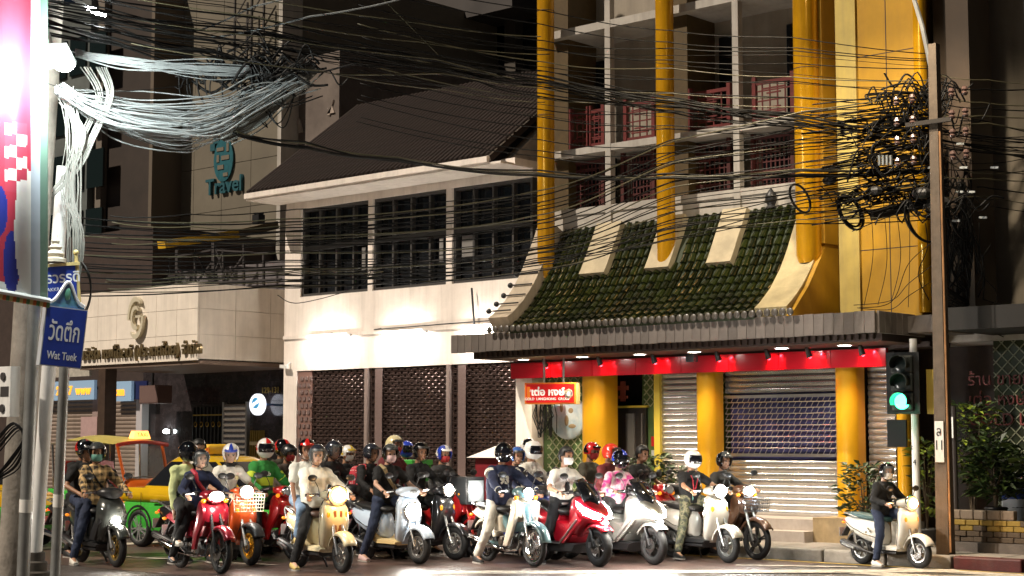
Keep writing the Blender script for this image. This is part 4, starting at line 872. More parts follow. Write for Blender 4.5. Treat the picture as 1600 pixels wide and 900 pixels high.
# the glaring flood lamp above the banner
FL = empty('flood_lamp', (0, 0, 0), label='glaring white flood lamp on the left pole among the cables', cat='lamp')
lp = at(84, 92, 19.3); ldir = (at(0, 330, 18.0) - lp).normalized()
QM = Matrix.Translation(lp) @ (-ldir).to_track_quat('Z', 'Y').to_matrix().to_4x4()
MB(QM).box(-.2, .2, -.16, .16, 0, .09).build('housing', mat('lamp_grey', (.3, .3, .3), .5), FL); MB(QM).box(-.18, .18, -.14, .14, -.012, -.002).build('glass', mat('flood_glow', (1, 1, 1), .5, emit=(.93, 1, .98), es=90), FL)
MB().tube([lp, at(78, 60, 19.6), at(70, 40, 20.3)], .025, 6).build('bracket', galv, FL)
MB(Matrix.Translation(at(100, 100, 19.2))).sph((0, 0, 0), (.12, .12, .09), 14, 9).build('bulb', MATS['flood_glow'], FL, True)
ld = bpy.data.lights.new('flood', 'POINT'); ld.energy = 150; ld.color = (.9, 1, .97); ld.shadow_soft_size = .12; lo = bpy.data.objects.new('flood', ld); COL.objects.link(lo); lo.location = at(92, 112, 18.75)
tl = empty('tube_lamp', (0, 0, 0), label='short bright lamp tilted above the cable bundle at the top left', cat='lamp'); MB().cyl(at(138, 12, 20.5), at(164, 25, 20.5), .035, n=10).build('tube', MATS['flood_glow'], tl, True); MB().cyl(at(120, 2, 20.52), at(138, 12, 20.52), .03, n=8).build('arm', galv, tl)
MB().tube([at(120, 2, 20.52), at(100, -8, 20.55), at(92, 20, 20.6)], .02, 6).build('bracket', galv, tl)
# ================================================================ cables
cbl = mat('black_cable', (.005, .0045, .004), .5, var=.2, spec=.25); cbw = mat('pale_cable', (.34, .36, .36), .5, var=.3, vs_=3); cby = mat('sheathed_cable', (.085, .075, .042), .4)
def sag(P, k=10, dip=0.):
    """smooth curve through picture points with distances, metres"""
    Q = [at(*p) for p in P]; out = []
    for i in range(len(Q) - 1):
        p0, p1, p2, p3 = Q[max(i - 1, 0)], Q[i], Q[i + 1], Q[min(i + 2, len(Q) - 1)]
        for j in range(k):
            t = j / k; out.append(.5 * ((2 * p1) + (p2 - p0) * t + (2 * p0 - 5 * p1 + 4 * p2 - p3) * t * t + (3 * p1 - p0 - 3 * p2 + p3) * t ** 3) - Vector((0, 0, dip * 4 * t * (1 - t))))
    out.append(Q[-1]); return out
jr = random.Random(21)
def cable(P, r, m=cbl, label='black overhead cable strung across the front of the buildings', group='overhead cables', dip=.03, n=5, k=9, jit=3.5):
    P = [(x + jr.gauss(0, jit), y + jr.gauss(0, jit), d + jr.gauss(0, .1)) for x, y, d in P]
    return tag(MB().tube(sag(P, k, dip), r * .82, n).build('overhead_cable', m, None, True, 180), label, 'cable', group)
DL, DR = 20.3, 24.1
rnd = random.Random(3)
# thick trunk from upper left to the right pole
for i in range(12):
    o = rnd.uniform(-13, 13); cable([(-40, -25 + o, 19.5), (160, 22 + o, 20.3), (420, 62 + o * .8, 21.2), (700, 108 + o * .5, 22.3), (845, 128 + o * .5, 22.8), (1060, 165 + o * .4, 23.5), (1240, 190 + o * .35, 23.9), (1462, 212 + o * .5, 24.2), (1640, 238 + o, 25)], rnd.uniform(.007, .017), label='dark trunk cable running down from the top left to the utility pole', group='trunk cables', jit=9)
for i in range(12):
    o = rnd.uniform(-24, 20); cable([(-40, 5 + o, 19.5), (180, 62 + o, 20.3), (330, 92 + o * .8, 20.9), (480, 112 + o * .6, 21.4)], rnd.uniform(.007, .02), label='dark cable leading to the cable hub at the upper left', group='hub cables', jit=9)
# lighter diagonal wires top left
for p, q in (((310, 50), (480, -20)), ((325, 60), (640, -10))): cable([(*p, 21), ((p[0] + q[0]) / 2, (p[1] + q[1]) / 2, 21.5), (*q, 22)], .014, cbw, 'pale wire rising from the cable hub to the top of the picture', 'rising wires')
cable([(590, -10, 22), (690, 90, 22.3)], .008, cby, 'thin pale stay wire dropping to the trunk cables', dip=0)
# two twisted bundles: hub -> right
for i in range(4): o = rnd.uniform(-5, 5); cable([(365, 205 + o, 20.8), (480, 225 + o, 21.2), (620, 250 + o, 21.9), (835, 268 + o, 22.7), (1050, 274 + o * .5, 23.4), (1250, 268 + o * .5, 23.8), (1462, 262 + o, 24.2)], .015 + .005 * (i % 2), cby if i == 0 else cbl, 'cable of the loose bundle sagging past the roof eave', 'sagging bundle')
cable([(530, 110, 21.6), (690, 118, 22.2), (840, 138, 22.8), (1050, 160, 23.5), (1300, 180, 24)], .010, cby, 'pale single wire from the hub to the gold columns')
# upper right parallel lines
for i, (y0, y1, y2, y3) in enumerate(((78, 96, 103, 112), (96, 112, 118, 125), (112, 128, 134, 140), (132, 144, 150, 152), (150, 160, 165, 166), (168, 176, 178, 178), (185, 192, 194, 192), (60, 78, 86, 95), (40, 60, 72, 90), (200, 205, 204, 198), (216, 220, 216, 206), (235, 236, 230, 216), (250, 250, 242, 228), (20, 46, 64, 84))):
    cable([(560, y0 - 55, 22), (845, y0, 22.8), (1050, y1, 23.5), (1240, y2, 23.9), (1455, y3, 24.2)], .0095, cby if i in (1, 3, 4) else cbl, 'straight power line in the upper row reaching the utility pole', 'upper power lines')
# lower fan across the white windows to the pole
for i in range(22):
    yl = 334 + i * 5.8; yr = 150 + i * 9.4; ym = 366 + i * 3 - (0 if i > 12 else 32 - i * 2.6)
    cable([(120, yl + 6, 20.6), (440, (yl + ym) / 2 + 6, 21.5), (830, ym - 14 - (12 - i) * 1.5, 22.7), (1050, (ym + yr) / 2 - 22, 23.4), (1250, (ym + yr * 3) / 4 - 16, 23.9), (1462, yr - 8, 24.2)], rnd.uniform(.007, .012), cbl if i % 5 else cby, 'thin cable of the fan crossing the dark windows to the pole', 'fan of thin cables')
for i in range(5): o = i * 6; cable([(440, 425 + o, 21.5), (640, 418 + o * .8, 22.1), (835, 392 + o * .6, 22.7), (1040, 350 + o, 23.3), (1260, 302 + o, 23.9), (1460, 270 + o * 2, 24.2)], .009, label='cable of the low bundle crossing the window sills', group='low window bundle')
for i in range(4): o = i * 14; cable([(175, 338 + o, 20.6), (300, 337 + o, 21), (460, 330 + o, 21.6), (840, 300 + o, 22.7)], .009, cby if i % 2 else cbl, 'pale horizontal wire crossing the terrace to the white building', 'terrace wires')
for i in range(3): cable([(165, 437 + i * 7, 20.6), (300, 430 + i * 7, 21), (460, 424 + i * 6, 21.6), (600, 420 + i * 5, 22)], .010, cby, 'pale wire sagging along the terrace rail', 'terrace wires')
cable([(585, 420, 22.4), (560, 450, 22.3), (470, 466, 22.0), (430, 462, 21.8)], .007, label='loose thin wire drooping on the white wall under the windows', group=None, dip=0)
for i in range(14):
    y0 = -30 + i * 9; cable([(60 + i * 12, y0 - 20, 20.2), (330 + i * 14, y0 + 24, 21), (620 + i * 8, y0 + 60, 22), (850, y0 + 88, 22.8)] + ([(1240, y0 + 118, 23.9), (1460, y0 + 130, 24.2)] if i % 2 else []), rnd.uniform(.005, .010), cbl if i % 4 else cby, 'thin wire of the loose upper web over the dark roofs', 'upper web of thin wires', jit=6)
# left of / right of the utility pole
for i in range(16):
    y = 118 + i * 13 + rnd.uniform(-5, 5); cable([(1468, y, 24.3), (1540, y + 8 + rnd.uniform(-8, 12), 24.6), (1660, y + 14 + rnd.uniform(-22, 24), 25.2)], rnd.uniform(.007, .014), cby if i % 2 == 0 else cbl, 'cable leaving the utility pole towards the right edge', 'cables right of the pole')  # alternate cables are coloured paler to look lit
for i in range(3): cable([(1462, 380 + i * 30, 24.2), (1420, 420 + i * 20, 24.1), (1395, 470 + i * 5, 24.1), (1340, 480, 24.0)], .007, label='thin wire drooping from the pole over the gold wall', group='drooping wires', dip=0)
for i in range(4): x = 1358 + i * 20; cable([(x, 300, 24), (x + 8, 400, 24), (x - 6, 478, 24)], .006, label='thin wire drooping from the pole over the gold wall', group='drooping wires', dip=0)
cable([(20, 320 - 320 + 105, 19.2), (130, 140, 20), (300, 135, 20.8)], .006, label='thin dark wire sloping past the glaring lamp', group=None)
# pale sagging bundle lit by the flood lamp
PB = tag(bpy.data.objects.new('cable_swag', None), 'thick swag of pale cables sagging brightly lit below the flood lamp', 'cables'); COL.objects.link(PB)
def tang(name, par, lst, m): 
    mb = MB()
    for P, r in lst: mb.tube(P, r, 5)
    return tag(mb.build(name, m, par, True, 180), kind='stuff')
L = []
for i in range(62):
    a = rnd.gauss(0, 1.15); b = rnd.gauss(0, 1); D = 20 + rnd.uniform(-.15, .3)
    L.append((sag([(92 + rnd.uniform(-8, 15), 140 + b * 6, D - .3), (160 + a * 6, 178 + a * 13 + rnd.gauss(0, 5), D), (255 + a * 12, 200 + a * 17 + rnd.gauss(0, 7), D + .3), (330 + b * 8, 192 + a * 14 + rnd.gauss(0, 7), D + .6), (400, 160 + a * 11 + rnd.gauss(0, 6), D + .9), (470 + b * 12, 118 + b * 8, D + 1.2)], 6), rnd.uniform(.005, .012)))
tang('swag_strands', PB, L, cbw)
L = []
for i in range(18): a = rnd.gauss(0, 1); L.append((sag([(118, 84 + a * 5, 20), (200, 100 + a * 5 + rnd.gauss(0, 4), 20.3), (330, 108 + a * 5 + rnd.gauss(0, 6), 20.8), (430, 112 + a * 6, 21.2)], 6), rnd.uniform(.005, .011)))
tang('swag_strands', PB, L, cbw)
# hub of tangled dark cables, drops and loops
HB = tag(bpy.data.objects.new('cable_hub', None), 'dark knot of tangled cables and loops above the Travel lettering', 'cables'); COL.objects.link(HB)
L = []
for i in range(90):
    cx, cy = 400 + rnd.gauss(0, 50), 108 + rnd.gauss(0, 13) + 0; D = 21.1 + rnd.uniform(-.2, .3); s_ = rnd.uniform(8, 46)
    L.append((sag([(cx - s_, cy + rnd.gauss(0, 9), D), (cx - s_ * .3, cy + rnd.gauss(0, 13), D), (cx + s_ * .4, cy + rnd.gauss(0, 12), D), (cx + s_, cy + rnd.gauss(0, 10), D)], 4), rnd.uniform(.007, .02)))
for i in range(12):
    x = 280 + i * 14; L.append((sag([(x, 100, 21), (x + rnd.uniform(-8, 14), 150, 21), (x + rnd.uniform(10, 60), 180 + rnd.uniform(-20, 20), 20.9), (x + rnd.uniform(20, 90), 150, 21.1)], 6), .009))
tang('tangle', HB, L, cbl)
L = []
for i in range(26): a = rnd.gauss(0, 1); L.append((sag([(490 + a * 8, 100 + a * 8, 21.4), (440 + a * 6, 150 + a * 6, 21.1), (400 + a * 5, 185 + a * 9, 20.9), (340 + a * 12, 215 + a * 6, 20.7)], 5), rnd.uniform(.007, .013)))
tang('pale_strands', HB, L, mat('grey_cable', (.22, .22, .2), .5))
# vertical riser on the left pole
RS = tag(bpy.data.objects.new('cable_riser', None), 'bundle of cables running down the left pole beside the banner', 'cables'); COL.objects.link(RS)
L = []
for i in range(30): a = rnd.gauss(0, 1); b = rnd.gauss(0, 1); L.append((sag([(105 + a * 8, 150 + b * 8, 19.8), (118 + b * 8, 210, 19.8), (112 + a * 9, 290, 19.9), (118 + b * 7, 380 + a * 10, 19.9), (112 + a * 6, 470 + b * 8, 20)], 5), rnd.uniform(.004, .009)))
for i in range(12): a = rnd.uniform(0, 1); L.append((sag([(110 + 60 * a, 105, 20.2), (140 + 40 * a, 150, 20), (120 + 30 * a, 200 + 20 * a, 19.9), (100 + 30 * a, 260, 19.9), (82, 290 + 20 * a, 19.9)], 5), .008))
tang('riser_strands', RS, L, mat('grey_cable', (.22, .22, .2), .5))
for k in range(5): tag(MB().tube([at(118 + 24 * math.cos(t), 450 + 44 * math.sin(t) + k, 19.9 + .02 * k + .05 * math.sin(3 * t)) for t in [2 * math.pi * i / 28 for i in range(28)]], .012, 5, True).build('coil_turn', cbl, RS, True, 180), None)
L = []
for i in range(10): a = rnd.gauss(0, 1); L.append((sag([(0, 690 + a * 12, 19.6), (25 + a * 5, 665 + a * 5, 19.6), (38, 690 + a * 9, 19.6), (20 + a * 7, 725 + a * 6, 19.6), (-4, 745 + a * 5, 19.6)], 5), .010))
tang('low_coil', RS, L, cbl)
# tangle on the right pole
RT = tag(bpy.data.objects.new('pole_tangle', None), 'black mass of tangled cables loops and splice boxes on the utility pole', 'cables'); COL.objects.link(RT)
L = []
for i in range(150):
    cx, cy = 1428 + rnd.gauss(0, 46), rnd.choice((150, 175, 200, 250, 300, 310, 320)) + rnd.gauss(0, 14); D = 24.1 + rnd.uniform(-.3, .3); s_ = rnd.uniform(8, 36)
    L.append((sag([(cx - s_, cy + rnd.gauss(0, 10), D), (cx - s_ * .3, cy + rnd.gauss(0, 16), D), (cx + s_ * .4, cy + rnd.gauss(0, 16), D), (cx + s_, cy + rnd.gauss(0, 10), D)], 4), rnd.uniform(.006, .016)))
for i in range(60):
    cx, cy = 1500 + rnd.gauss(0, 16), 300 + rnd.uniform(0, 160); D = 24.5; L.append((sag([(cx, cy - 60, D), (cx + rnd.gauss(0, 10), cy - 20, D), (cx + rnd.gauss(0, 12), cy + 20, D), (cx + rnd.gauss(0, 10), cy + 60, D)], 4), rnd.uniform(.006, .016)))
for i in range(24): a = rnd.gauss(0, 1); L.append((sag([(1478, 455 + a * 8, 24.4), (1520 + a * 5, 480 + a * 10, 24.5), (1560, 500 + a * 10, 24.7), (1640, 530 + a * 12, 25)], 4), .009))
for i in range(90): a = rnd.gauss(0, 1); e_ = rnd.choice((160, 190, 215, 250, 285, 312)); L.append((sag([(1250 + rnd.uniform(0, 120), e_ + 20 + a * 24, 23.9), (1370 + a * 12, e_ + 6 + a * 18, 24), (1420, e_ + a * 14, 24.1), (1464, e_ + a * 6, 24.2)], 4), rnd.uniform(.006, .013)))
tang('tangle', RT, L, cbl)
for cx, cy, rx, ry, D in ((1384, 252, 20, 30, 24), (1384, 254, 17, 28, 24.05), (1357, 262, 16, 22, 24.1), (1329, 332, 18, 27, 24), (1330, 334, 16, 25, 24.05), (1328, 330, 15, 24, 24.02), (1250, 310, 14, 22, 23.9), (1440, 345, 24, 33, 24.1), (1442, 348, 21, 30, 24.12), (1500, 345, 14, 30, 24.4)):
    tl_ = R(20); MB().tube([at(cx + rx * math.cos(t) + ry * .35 * math.sin(t), cy + ry * math.sin(t), D + .06 * math.cos(t)) for t in [2 * math.pi * i / 24 for i in range(24)]], .018, 6, True).build('cable_loop', cbl, RT, True, 180)
for px, py, s_ in ((1296, 282, .12), (1366, 298, .13), (1440, 302, .16), (1465, 318, .2)): q = at(px, py, 24); MB().sph(q, (s_, s_ * .7, s_ * .55), 8, 6).build('splice_box', mat('splice_black', (.02, .018, .016), .5), RT)
for i in range(4): q = at(1374 + i * 6, 245, 23.95); MB().box(q.x - .015, q.x + .015, q.y - .02, q.y + .02, q.z - .12, q.z + .02).build('clamp', galv, RT)
for px, py in ((1450, 262), (1494, 300), (1500, 262), (1488, 345), (1530, 340), (1495, 225), (1512, 300), (1548, 262)): q = at(px, py, 24.1); MB().bar(q, q + Vector((.12, 0, -.01)), .03, .03).build('clip', cbw, RT)
# ================================================================ motorcycles
rubber = mat('tyre_rubber', (.007, .007, .007), .7, bump=.15, bs=60); chrome = mat('chrome', (.75, .74, .72), .12, 1.); alloy = mat('alloy', (.55, .55, .54), .3, .9); seatm = mat('seat_vinyl', (.006, .006, .006), .5, bump=.15, bs=60)
disc_m = mat('brake_steel', (.4, .39, .38), .25, .95, var=.2, vs_=20); engm = mat('engine_grey', (.12, .12, .12), .4, .7, var=.3, vs_=10); amber = mat('amber_lens', (.7, .2, .01), .25, emit=(1, .3, .02), es=.3)
tail_m = mat('tail_lens', (.5, .01, .01), .2, emit=(1, .02, .02), es=1.2); mirror_m = mat('mirror_face', (.35, .37, .4), .05, 1.); platem = mat('plate_white2', (.6, .6, .58), .5)
head_on = mat('headlight_on', (1, 1, 1), .3, emit=(1, .97, .9), es=80); head_warm = mat('headlight_warm', (1, .9, .7), .3, emit=(1, .72, .38), es=36); head_cool = mat('headlight_cool', (1, 1, 1), .3, emit=(.86, .95, 1), es=42); halo_warm = mat('headlight_reflector_warm_glare', (.8, .5, .3), .1, .6, emit=(1, .36, .07), es=2.2); head_halo = mat('headlight_reflector_glare', (.8, .8, .78), .1, .6, emit=(1, .93, .8), es=9); head_off = mat('headlight_off', (.35, .37, .38), .08, .4)  # reflector emission imitates the glare around each lit lens
def paint(name, c, metal=.15, rough=.28): return mat(name, c, rough, metal, var=.08, vs_=4, coat=.7)
def rxy(cx, rf, rb, ry, z, n=20, e=.8):
    out = []
    for k in range(n):
        a = 2 * math.pi * k / n; c_, s_ = math.cos(a), math.sin(a); out.append((cx + (rf if c_ > 0 else rb) * math.copysign(abs(c_) ** e, c_), ry * math.copysign(abs(s_) ** e, s_), z))
    return out
def ryz(x, cz, ry, ru, rd, n=20, e=.8, cy=0):
    out = []
    for k in range(n):
        a = 2 * math.pi * k / n; c_, s_ = math.cos(a), math.sin(a); out.append((x, cy + ry * math.copysign(abs(c_) ** e, c_), cz + (ru if s_ > 0 else rd) * math.copysign(abs(s_) ** e, s_)))
    return out
def wheel(par, x, r, w, rim, style, disc=True):
    pr = [(r - w * .55 + w * .55 * math.cos(t), w * .5 * math.sin(t)) for t in [2 * math.pi * k / 12 for k in range(12)]]
    t = MB().lathe(pr, (x, 0, r), 'y', 36, closed=True).build('wheel', rubber, par, True, 70); ri = r - w * .95
    mb = MB().lathe([(ri + .012, -w * .34), (ri + .012, w * .34), (ri - .02, w * .3), (ri - .02, -w * .3)], (x, 0, r), 'y', 36, closed=True)
    mb.cyl((x, -w * .6, r), (x, w * .6, r), .045, n=14)
    if style == 'wire':
        for k in range(28):
            a = 2 * math.pi * k / 28; b_ = a + (.5 if k % 2 else -.5); s_ = .03 if k % 4 < 2 else -.03
            mb.bar((x + .04 * math.cos(b_), s_, r + .04 * math.sin(b_)), (x + ri * math.cos(a), 0, r + ri * math.sin(a)), .005, .005)
    else:
        n = {'five': 5, 'six': 6, 'ten': 10}[style]
        for k in range(n):
            a = 2 * math.pi * k / n + .3
            for d in ((-.12, .12) if n < 10 else (0,)): mb.bar((x + .04 * math.cos(a), 0, r + .04 * math.sin(a)), (x + ri * math.cos(a + d), 0, r + ri * math.sin(a + d)), .022, .02, (0, 1, 0))
    mb.build('rim', rim, t, True, 35)
    if disc:
        d = MB().lathe([(.05, 0), (.1, 0), (.1, .004), (.05, .004)], (x, -w * .6 - .006, r), 'y', 24, closed=True)
        for k in range(10): a = 2 * math.pi * k / 10; d.bar((x + .02 * math.cos(a), -w * .62, r + .02 * math.sin(a)), (x + .06 * math.cos(a), -w * .62, r + .06 * math.sin(a)), .006, .01)
        d.build('brake_disc', disc_m, t)
        MB().box(x - .11, x - .05, -w * .9, -w * .45, r - .02, r + .06).build('caliper', engm, t)
    return t
def bars(B, x, z, wd=.33, mirrors=True, rise=.0, mm=None, lever=True):
    h = MB().tube([(x - .1, -wd, z), (x - .04, -wd * .6, z + .01), (x, -.1, z - .02 + rise), (x, .1, z - .02 + rise), (x - .04, wd * .6, z + .01), (x - .1, wd, z)], .012, 8).build('handlebar', chrome, B, True)
    for s_ in (-1, 1):
        MB().cyl((x - .1, s_ * (wd + .02), z), (x - .055, s_ * (wd - .11), z + .006), .018, n=10).build('grip', rubber, h, True)
        MB().bar((x - .02, s_ * (wd - .12), z + .005), (x - .02, s_ * (wd + .01), z - .005), .01, .014).build('brake_lever', alloy, h); MB().box(x - .09, x - .0, s_ * (wd - .16) - .025, s_ * (wd - .16) + .025, z - .02, z + .03).build('switch_box', black_pl, h)
        if mirrors:
            a = Vector((x - .03, s_ * (wd - .15), z + .02)); b_ = a + Vector((-.0, s_ * .07, .17)); MB().tube([a, a + Vector((.01, s_ * .02, .08)), b_], .006, 6).build('mirror_stem', mm or blackm, B)
            c_ = b_ + Vector((0, s_ * .03, .035)); m_ = MB().sph(c_, (.022, .07, .045), 14, 8).build('mirror', mm or blackm, B, True); MB().sph(c_ - Vector((.008, 0, 0)), (.016, .062, .038), 12, 8).build('mirror_glass', mirror_m, m_, True)
    return h
def fender(B, x, r, w, m, a0=20, a1=150, gap=.03, name='front_fender'):
    o = MB().lathe([(r + gap - .035, -w * .9), (r + gap + .005, -w * .75), (r + gap + .018, -w * .3), (r + gap + .018, w * .3), (r + gap + .005, w * .75), (r + gap - .035, w * .9)], (x, 0, r), 'y', 20, R(a0), R(a1)).build(name, m, B, True, 70)
    s_ = o.modifiers.new('s', 'SOLIDIFY'); s_.thickness = .006; return o
def fork(B, x, r, hx_, hz, m=alloy, sp=.075):
    for s_ in (-1, 1): MB().tube([(x, s_ * sp, r), (x - (x - hx_) * .45, s_ * sp, r + (hz - r) * .5), (hx_, s_ * sp * .7, hz)], [.02, .022, .016], 10).build('fork_leg', m, B, True)
def lamp(B, c, d, r, lit, ry=None, name='headlight', energy=18, rim=chrome):
    d = Vector(d).normalized(); M = Matrix.Translation(c) @ d.to_track_quat('X', 'Z').to_matrix().to_4x4() @ Matrix.Diagonal((1, (ry or r) / r, 1, 1))
    o = MB(M).lathe([(r * 1.12, -.06), (r * 1.16, -.01), (r * 1.05, .008), (r, .004)], (0, 0, 0), 'x', 24).build(name, rim, B, True)
    MB(M).lathe([(0, .03), (r * .45, .026), (r * .74, .018)], (0, 0, 0), 'x', 24).build('lens', lit, o, True); MB(M).lathe([(r * .74, .018), (r * .9, .012), (r * 1.03, 0)], (0, 0, 0), 'x', 24).build('reflector', head_off if lit is head_off else halo_warm if lit is head_warm else head_halo, o, True)
    if lit is not head_off and energy:
        ld = bpy.data.lights.new('beam', 'POINT'); ld.energy = energy * .5; ld.shadow_soft_size = .04; ld.color = (1, .55, .22) if lit is head_warm else (.85, .93, 1) if lit is head_cool else (1, .93, .82)
        lo = bpy.data.objects.new('beam', ld); COL.objects.link(lo); lo.parent = B; lo.location = Vector(c) + d * .16; lo.rotation_euler = (d + Vector((0, 0, -.45))).to_track_quat('-Z', 'Y').to_euler()
    return o
def muffler(B, p, q, r=.05, m=chrome):
    p, q = Vector(p), Vector(q); o = MB().tube([p + Vector((.3, .05, -.06)), p + Vector((.1, .01, -.02)), p, p.lerp(q, .1), p.lerp(q, .9), q], [.015, .018, .03, r, r * 1.08, r * .8], 14).build('exhaust', blackm if m is not chrome else chrome, B, True)
    MB().bar(p.lerp(q, .25) - Vector((0, r * .9, 0)), p.lerp(q, .8) - Vector((0, r * .9, 0)), .03, r * 1.3, (0, 1, 0)).build('heat_shield', m, o); return o
def tailset(B, x, z, m, plate=True):
    t = MB().loft([ryz(x + .05, z, .08, .04, .035), ryz(x - .03, z, .065, .03, .03)]).build('tail_light', tail_m, B, True)
    for s_ in (-1, 1): MB().sph((x + .02, s_ * .12, z - .02), (.03, .03, .022), 10, 6).build('indicator', amber, B, True)
    MB().bar((x + .05, 0, z - .05), (x - .09, 0, z - .24), .12, .02).build('mud_flap', black_pl, B)
    if plate: MB().box(x - .105, x - .1, -.1, .1, z - .25, z - .11).build('licence_plate', platem, B)
def root(name, label, P, yaw, wb, cat='motorcycle', s=1.):
    P = Vector((*P, 0)); return empty(name, P - Matrix.Rotation(yaw, 4, 'Z') @ Vector((wb / 2 * s, 0, 0)), yaw, label, cat, 'motorcycles waiting at the stop line', s)
def scooter(label, P, yaw=0., c1=None, c2=None, seat=None, rim=alloy, rimstyle='five', lit=head_on, where='bar', wb=1.26, r=.245, w=.1, trim=None, fend=None, stripe=None, basket=False, energy=18, s=1., lamp_r=.085, mirrors=True):
    B = root('scooter', label, P, yaw, wb, s=s); c2 = c2 or c1; fx = wb / 2
    wheel(B, fx, r, w, rim, rimstyle); wheel(B, -fx, r, w, rim, rimstyle, False); fork(B, fx, r, .43, .72); fender(B, fx, r, w, fend or c1, 25, 165)
    if where == 'bar' or where == 'apron':
        ap = MB().loft([rxy(.27, .05, .05, .1, .27), rxy(.30, .075, .05, .165, .36), rxy(.36, .1, .05, .195, .5), rxy(.39, .115, .05, .2, .66), rxy(.38, .105, .05, .19, .82), rxy(.36, .07, .05, .14, .93)]).build('front_shield', c1, B, True, 80)
        MB().loft([rxy(.235, .03, .03, .12, .36), rxy(.30, .035, .03, .16, .55), rxy(.325, .03, .03, .165, .75), rxy(.31, .03, .03, .12, .92)]).build('inner_panel', c2 if where == 'bar' else black_pl, B, True, 80)
        MB().tube([(.27, -.105, .28), (.30, -.17, .37), (.345, -.2, .52), (.365, -.205, .68), (.35, -.19, .84), (.335, -.1, .95)], .008, 6).tube([(.27, .105, .28), (.30, .17, .37), (.345, .2, .52), (.365, .205, .68), (.35, .19, .84), (.335, .1, .95)], .008, 6).build('shield_trim', trim or chrome, ap, True)
        if stripe:
            for s_ in (-1, 1): MB().bar((.475, s_ * .03, .52), (.49, s_ * .045, .8), .035, .02, (1, 0, 0)).build('front_grille', stripe, ap)
        for s_ in (-1, 1): MB().sph((.455, s_ * .12, .74), (.03, .035, .06), 12, 8).build('indicator', amber if where == 'bar' else head_off, ap, True)
    else:   # sharp sports nose
        ap = MB().loft([rxy(.25, .05, .05, .11, .28), rxy(.3, .09, .05, .17, .42), rxy(.37, .17, .06, .2, .58), rxy(.38, .24, .06, .21, .7), rxy(.36, .2, .06, .19, .84), rxy(.33, .1, .05, .13, .95)], ).build('front_shield', c1, B, True, 60)
        MB().loft([rxy(.225, .03, .03, .12, .36), rxy(.29, .035, .03, .17, .55), rxy(.31, .03, .03, .17, .75), rxy(.3, .03, .03, .12, .93)]).build('inner_panel', black_pl, B, True, 80)
        for s_ in (-1, 1): MB().add([(.62, s_ * .015, .66), (.5, s_ * .17, .79), (.46, s_ * .19, .73), (.56, s_ * .06, .61)], [(0, 1, 2, 3)]).build('headlight', lit, ap)
        for s_ in (-1, 1): MB().puff([(.42, .55), (.5, .62), (.43, .75), (.2, .5), (.12, .36), (.3, .36)], .02, .02, s_ * .18).build('side_cowl', c2, ap, True, 50)
    hs = MB().loft([ryz(.24, .99, .1, .05, .04), ryz(.33, 1.0, .19, .065, .06), ryz(.43, 1.0, .16, .07, .075), ryz(.5, .99, .09, .055, .07)], True).build('handlebar_cowl', c1 if where != 'nose' else black_pl, B, True, 70)
    MB().box(.25, .34, -.08, .08, 1.045, 1.068).build('instrument_panel', black_pl, hs)
    if where == 'bar': lamp(B, (.495, 0, 1.0), (1, 0, .02), lamp_r, lit, lamp_r * 1.15, energy=energy)
    elif where == 'apron': lamp(B, (.5, 0, .72), (1, 0, .1), lamp_r, lit, lamp_r * 1.1, energy=energy); MB().loft([ryz(.49, 1.0, .08, .04, .05), ryz(.515, .995, .04, .02, .03)]).build('position_light', head_off, B, True)
    elif energy: lamp(B, (.57, 0, .62), (1, 0, -.1), .03, lit, .08, energy=energy, rim=blackm)
    bars(B, .33, 1.0, .33, mirrors)
    # floorboard, rear body, seat
    MB().puff([(-.18, .25), (.3, .25), (.33, .3), (.28, .335), (-.14, .335), (-.2, .42), (-.26, .3)], .17, .02).build('floorboard', c2, B, True, 40); MB().puff([(-.25, .2), (.26, .2), (.28, .26), (-.25, .26)], .15, .02).build('belly_pan', black_pl, B, True, 40)
    bd = MB().loft([ryz(-.08, .48, .1, .2, .14), ryz(-.18, .5, .16, .22, .17), ryz(-.42, .55, .185, .19, .17), ryz(-.68, .6, .16, .15, .13), ryz(-.86, .66, .1, .1, .08), ryz(-.93, .69, .06, .05, .04)]).build('rear_body', c1, B, True, 70)
    MB().tube([(-.12, -.155, .44), (-.4, -.19, .5), (-.7, -.165, .6), (-.9, -.08, .68)], .007, 6).build('body_trim', trim or chrome, bd, True)
    MB().loft([ryz(.0, .73, .08, .03, .04), ryz(-.1, .745, .13, .05, .05), ryz(-.3, .745, .15, .05, .05), ryz(-.45, .76, .145, .055, .05), ryz(-.7, .785, .125, .05, .05), ryz(-.84, .79, .07, .03, .03)]).build('seat', seat or seatm, B, True, 70)
    MB().tube([(-.55, -.15, .74), (-.78, -.14, .8), (-.92, -.08, .81), (-.92, .08, .81), (-.78, .14, .8), (-.55, .15, .74)], .011, 8).build('grab_rail', alloy if c1 is not black_pl else blackm, B, True)
    MB().puff([(-.3, .2), (-.5, .18), (-.75, .22), (-.78, .32), (-.55, .38), (-.28, .34)], .05, .02, .09).build('engine', engm, B, True, 40); fender(B, -fx, r, w, black_pl, 20, 160, .04, 'rear_fender')
    MB().tube([(-.62, -.12, .28), (-.66, -.13, .56)], .022, 8).build('shock_absorber', chrome, B, True); muffler(B, (-.45, -.16, .24), (-.88, -.19, .36), .055, alloy); tailset(B, -.92, .68, c1)
    MB().bar((-.2, .1, .24), (-.28, .24, .02), .02, .02).build('side_stand', blackm, B)
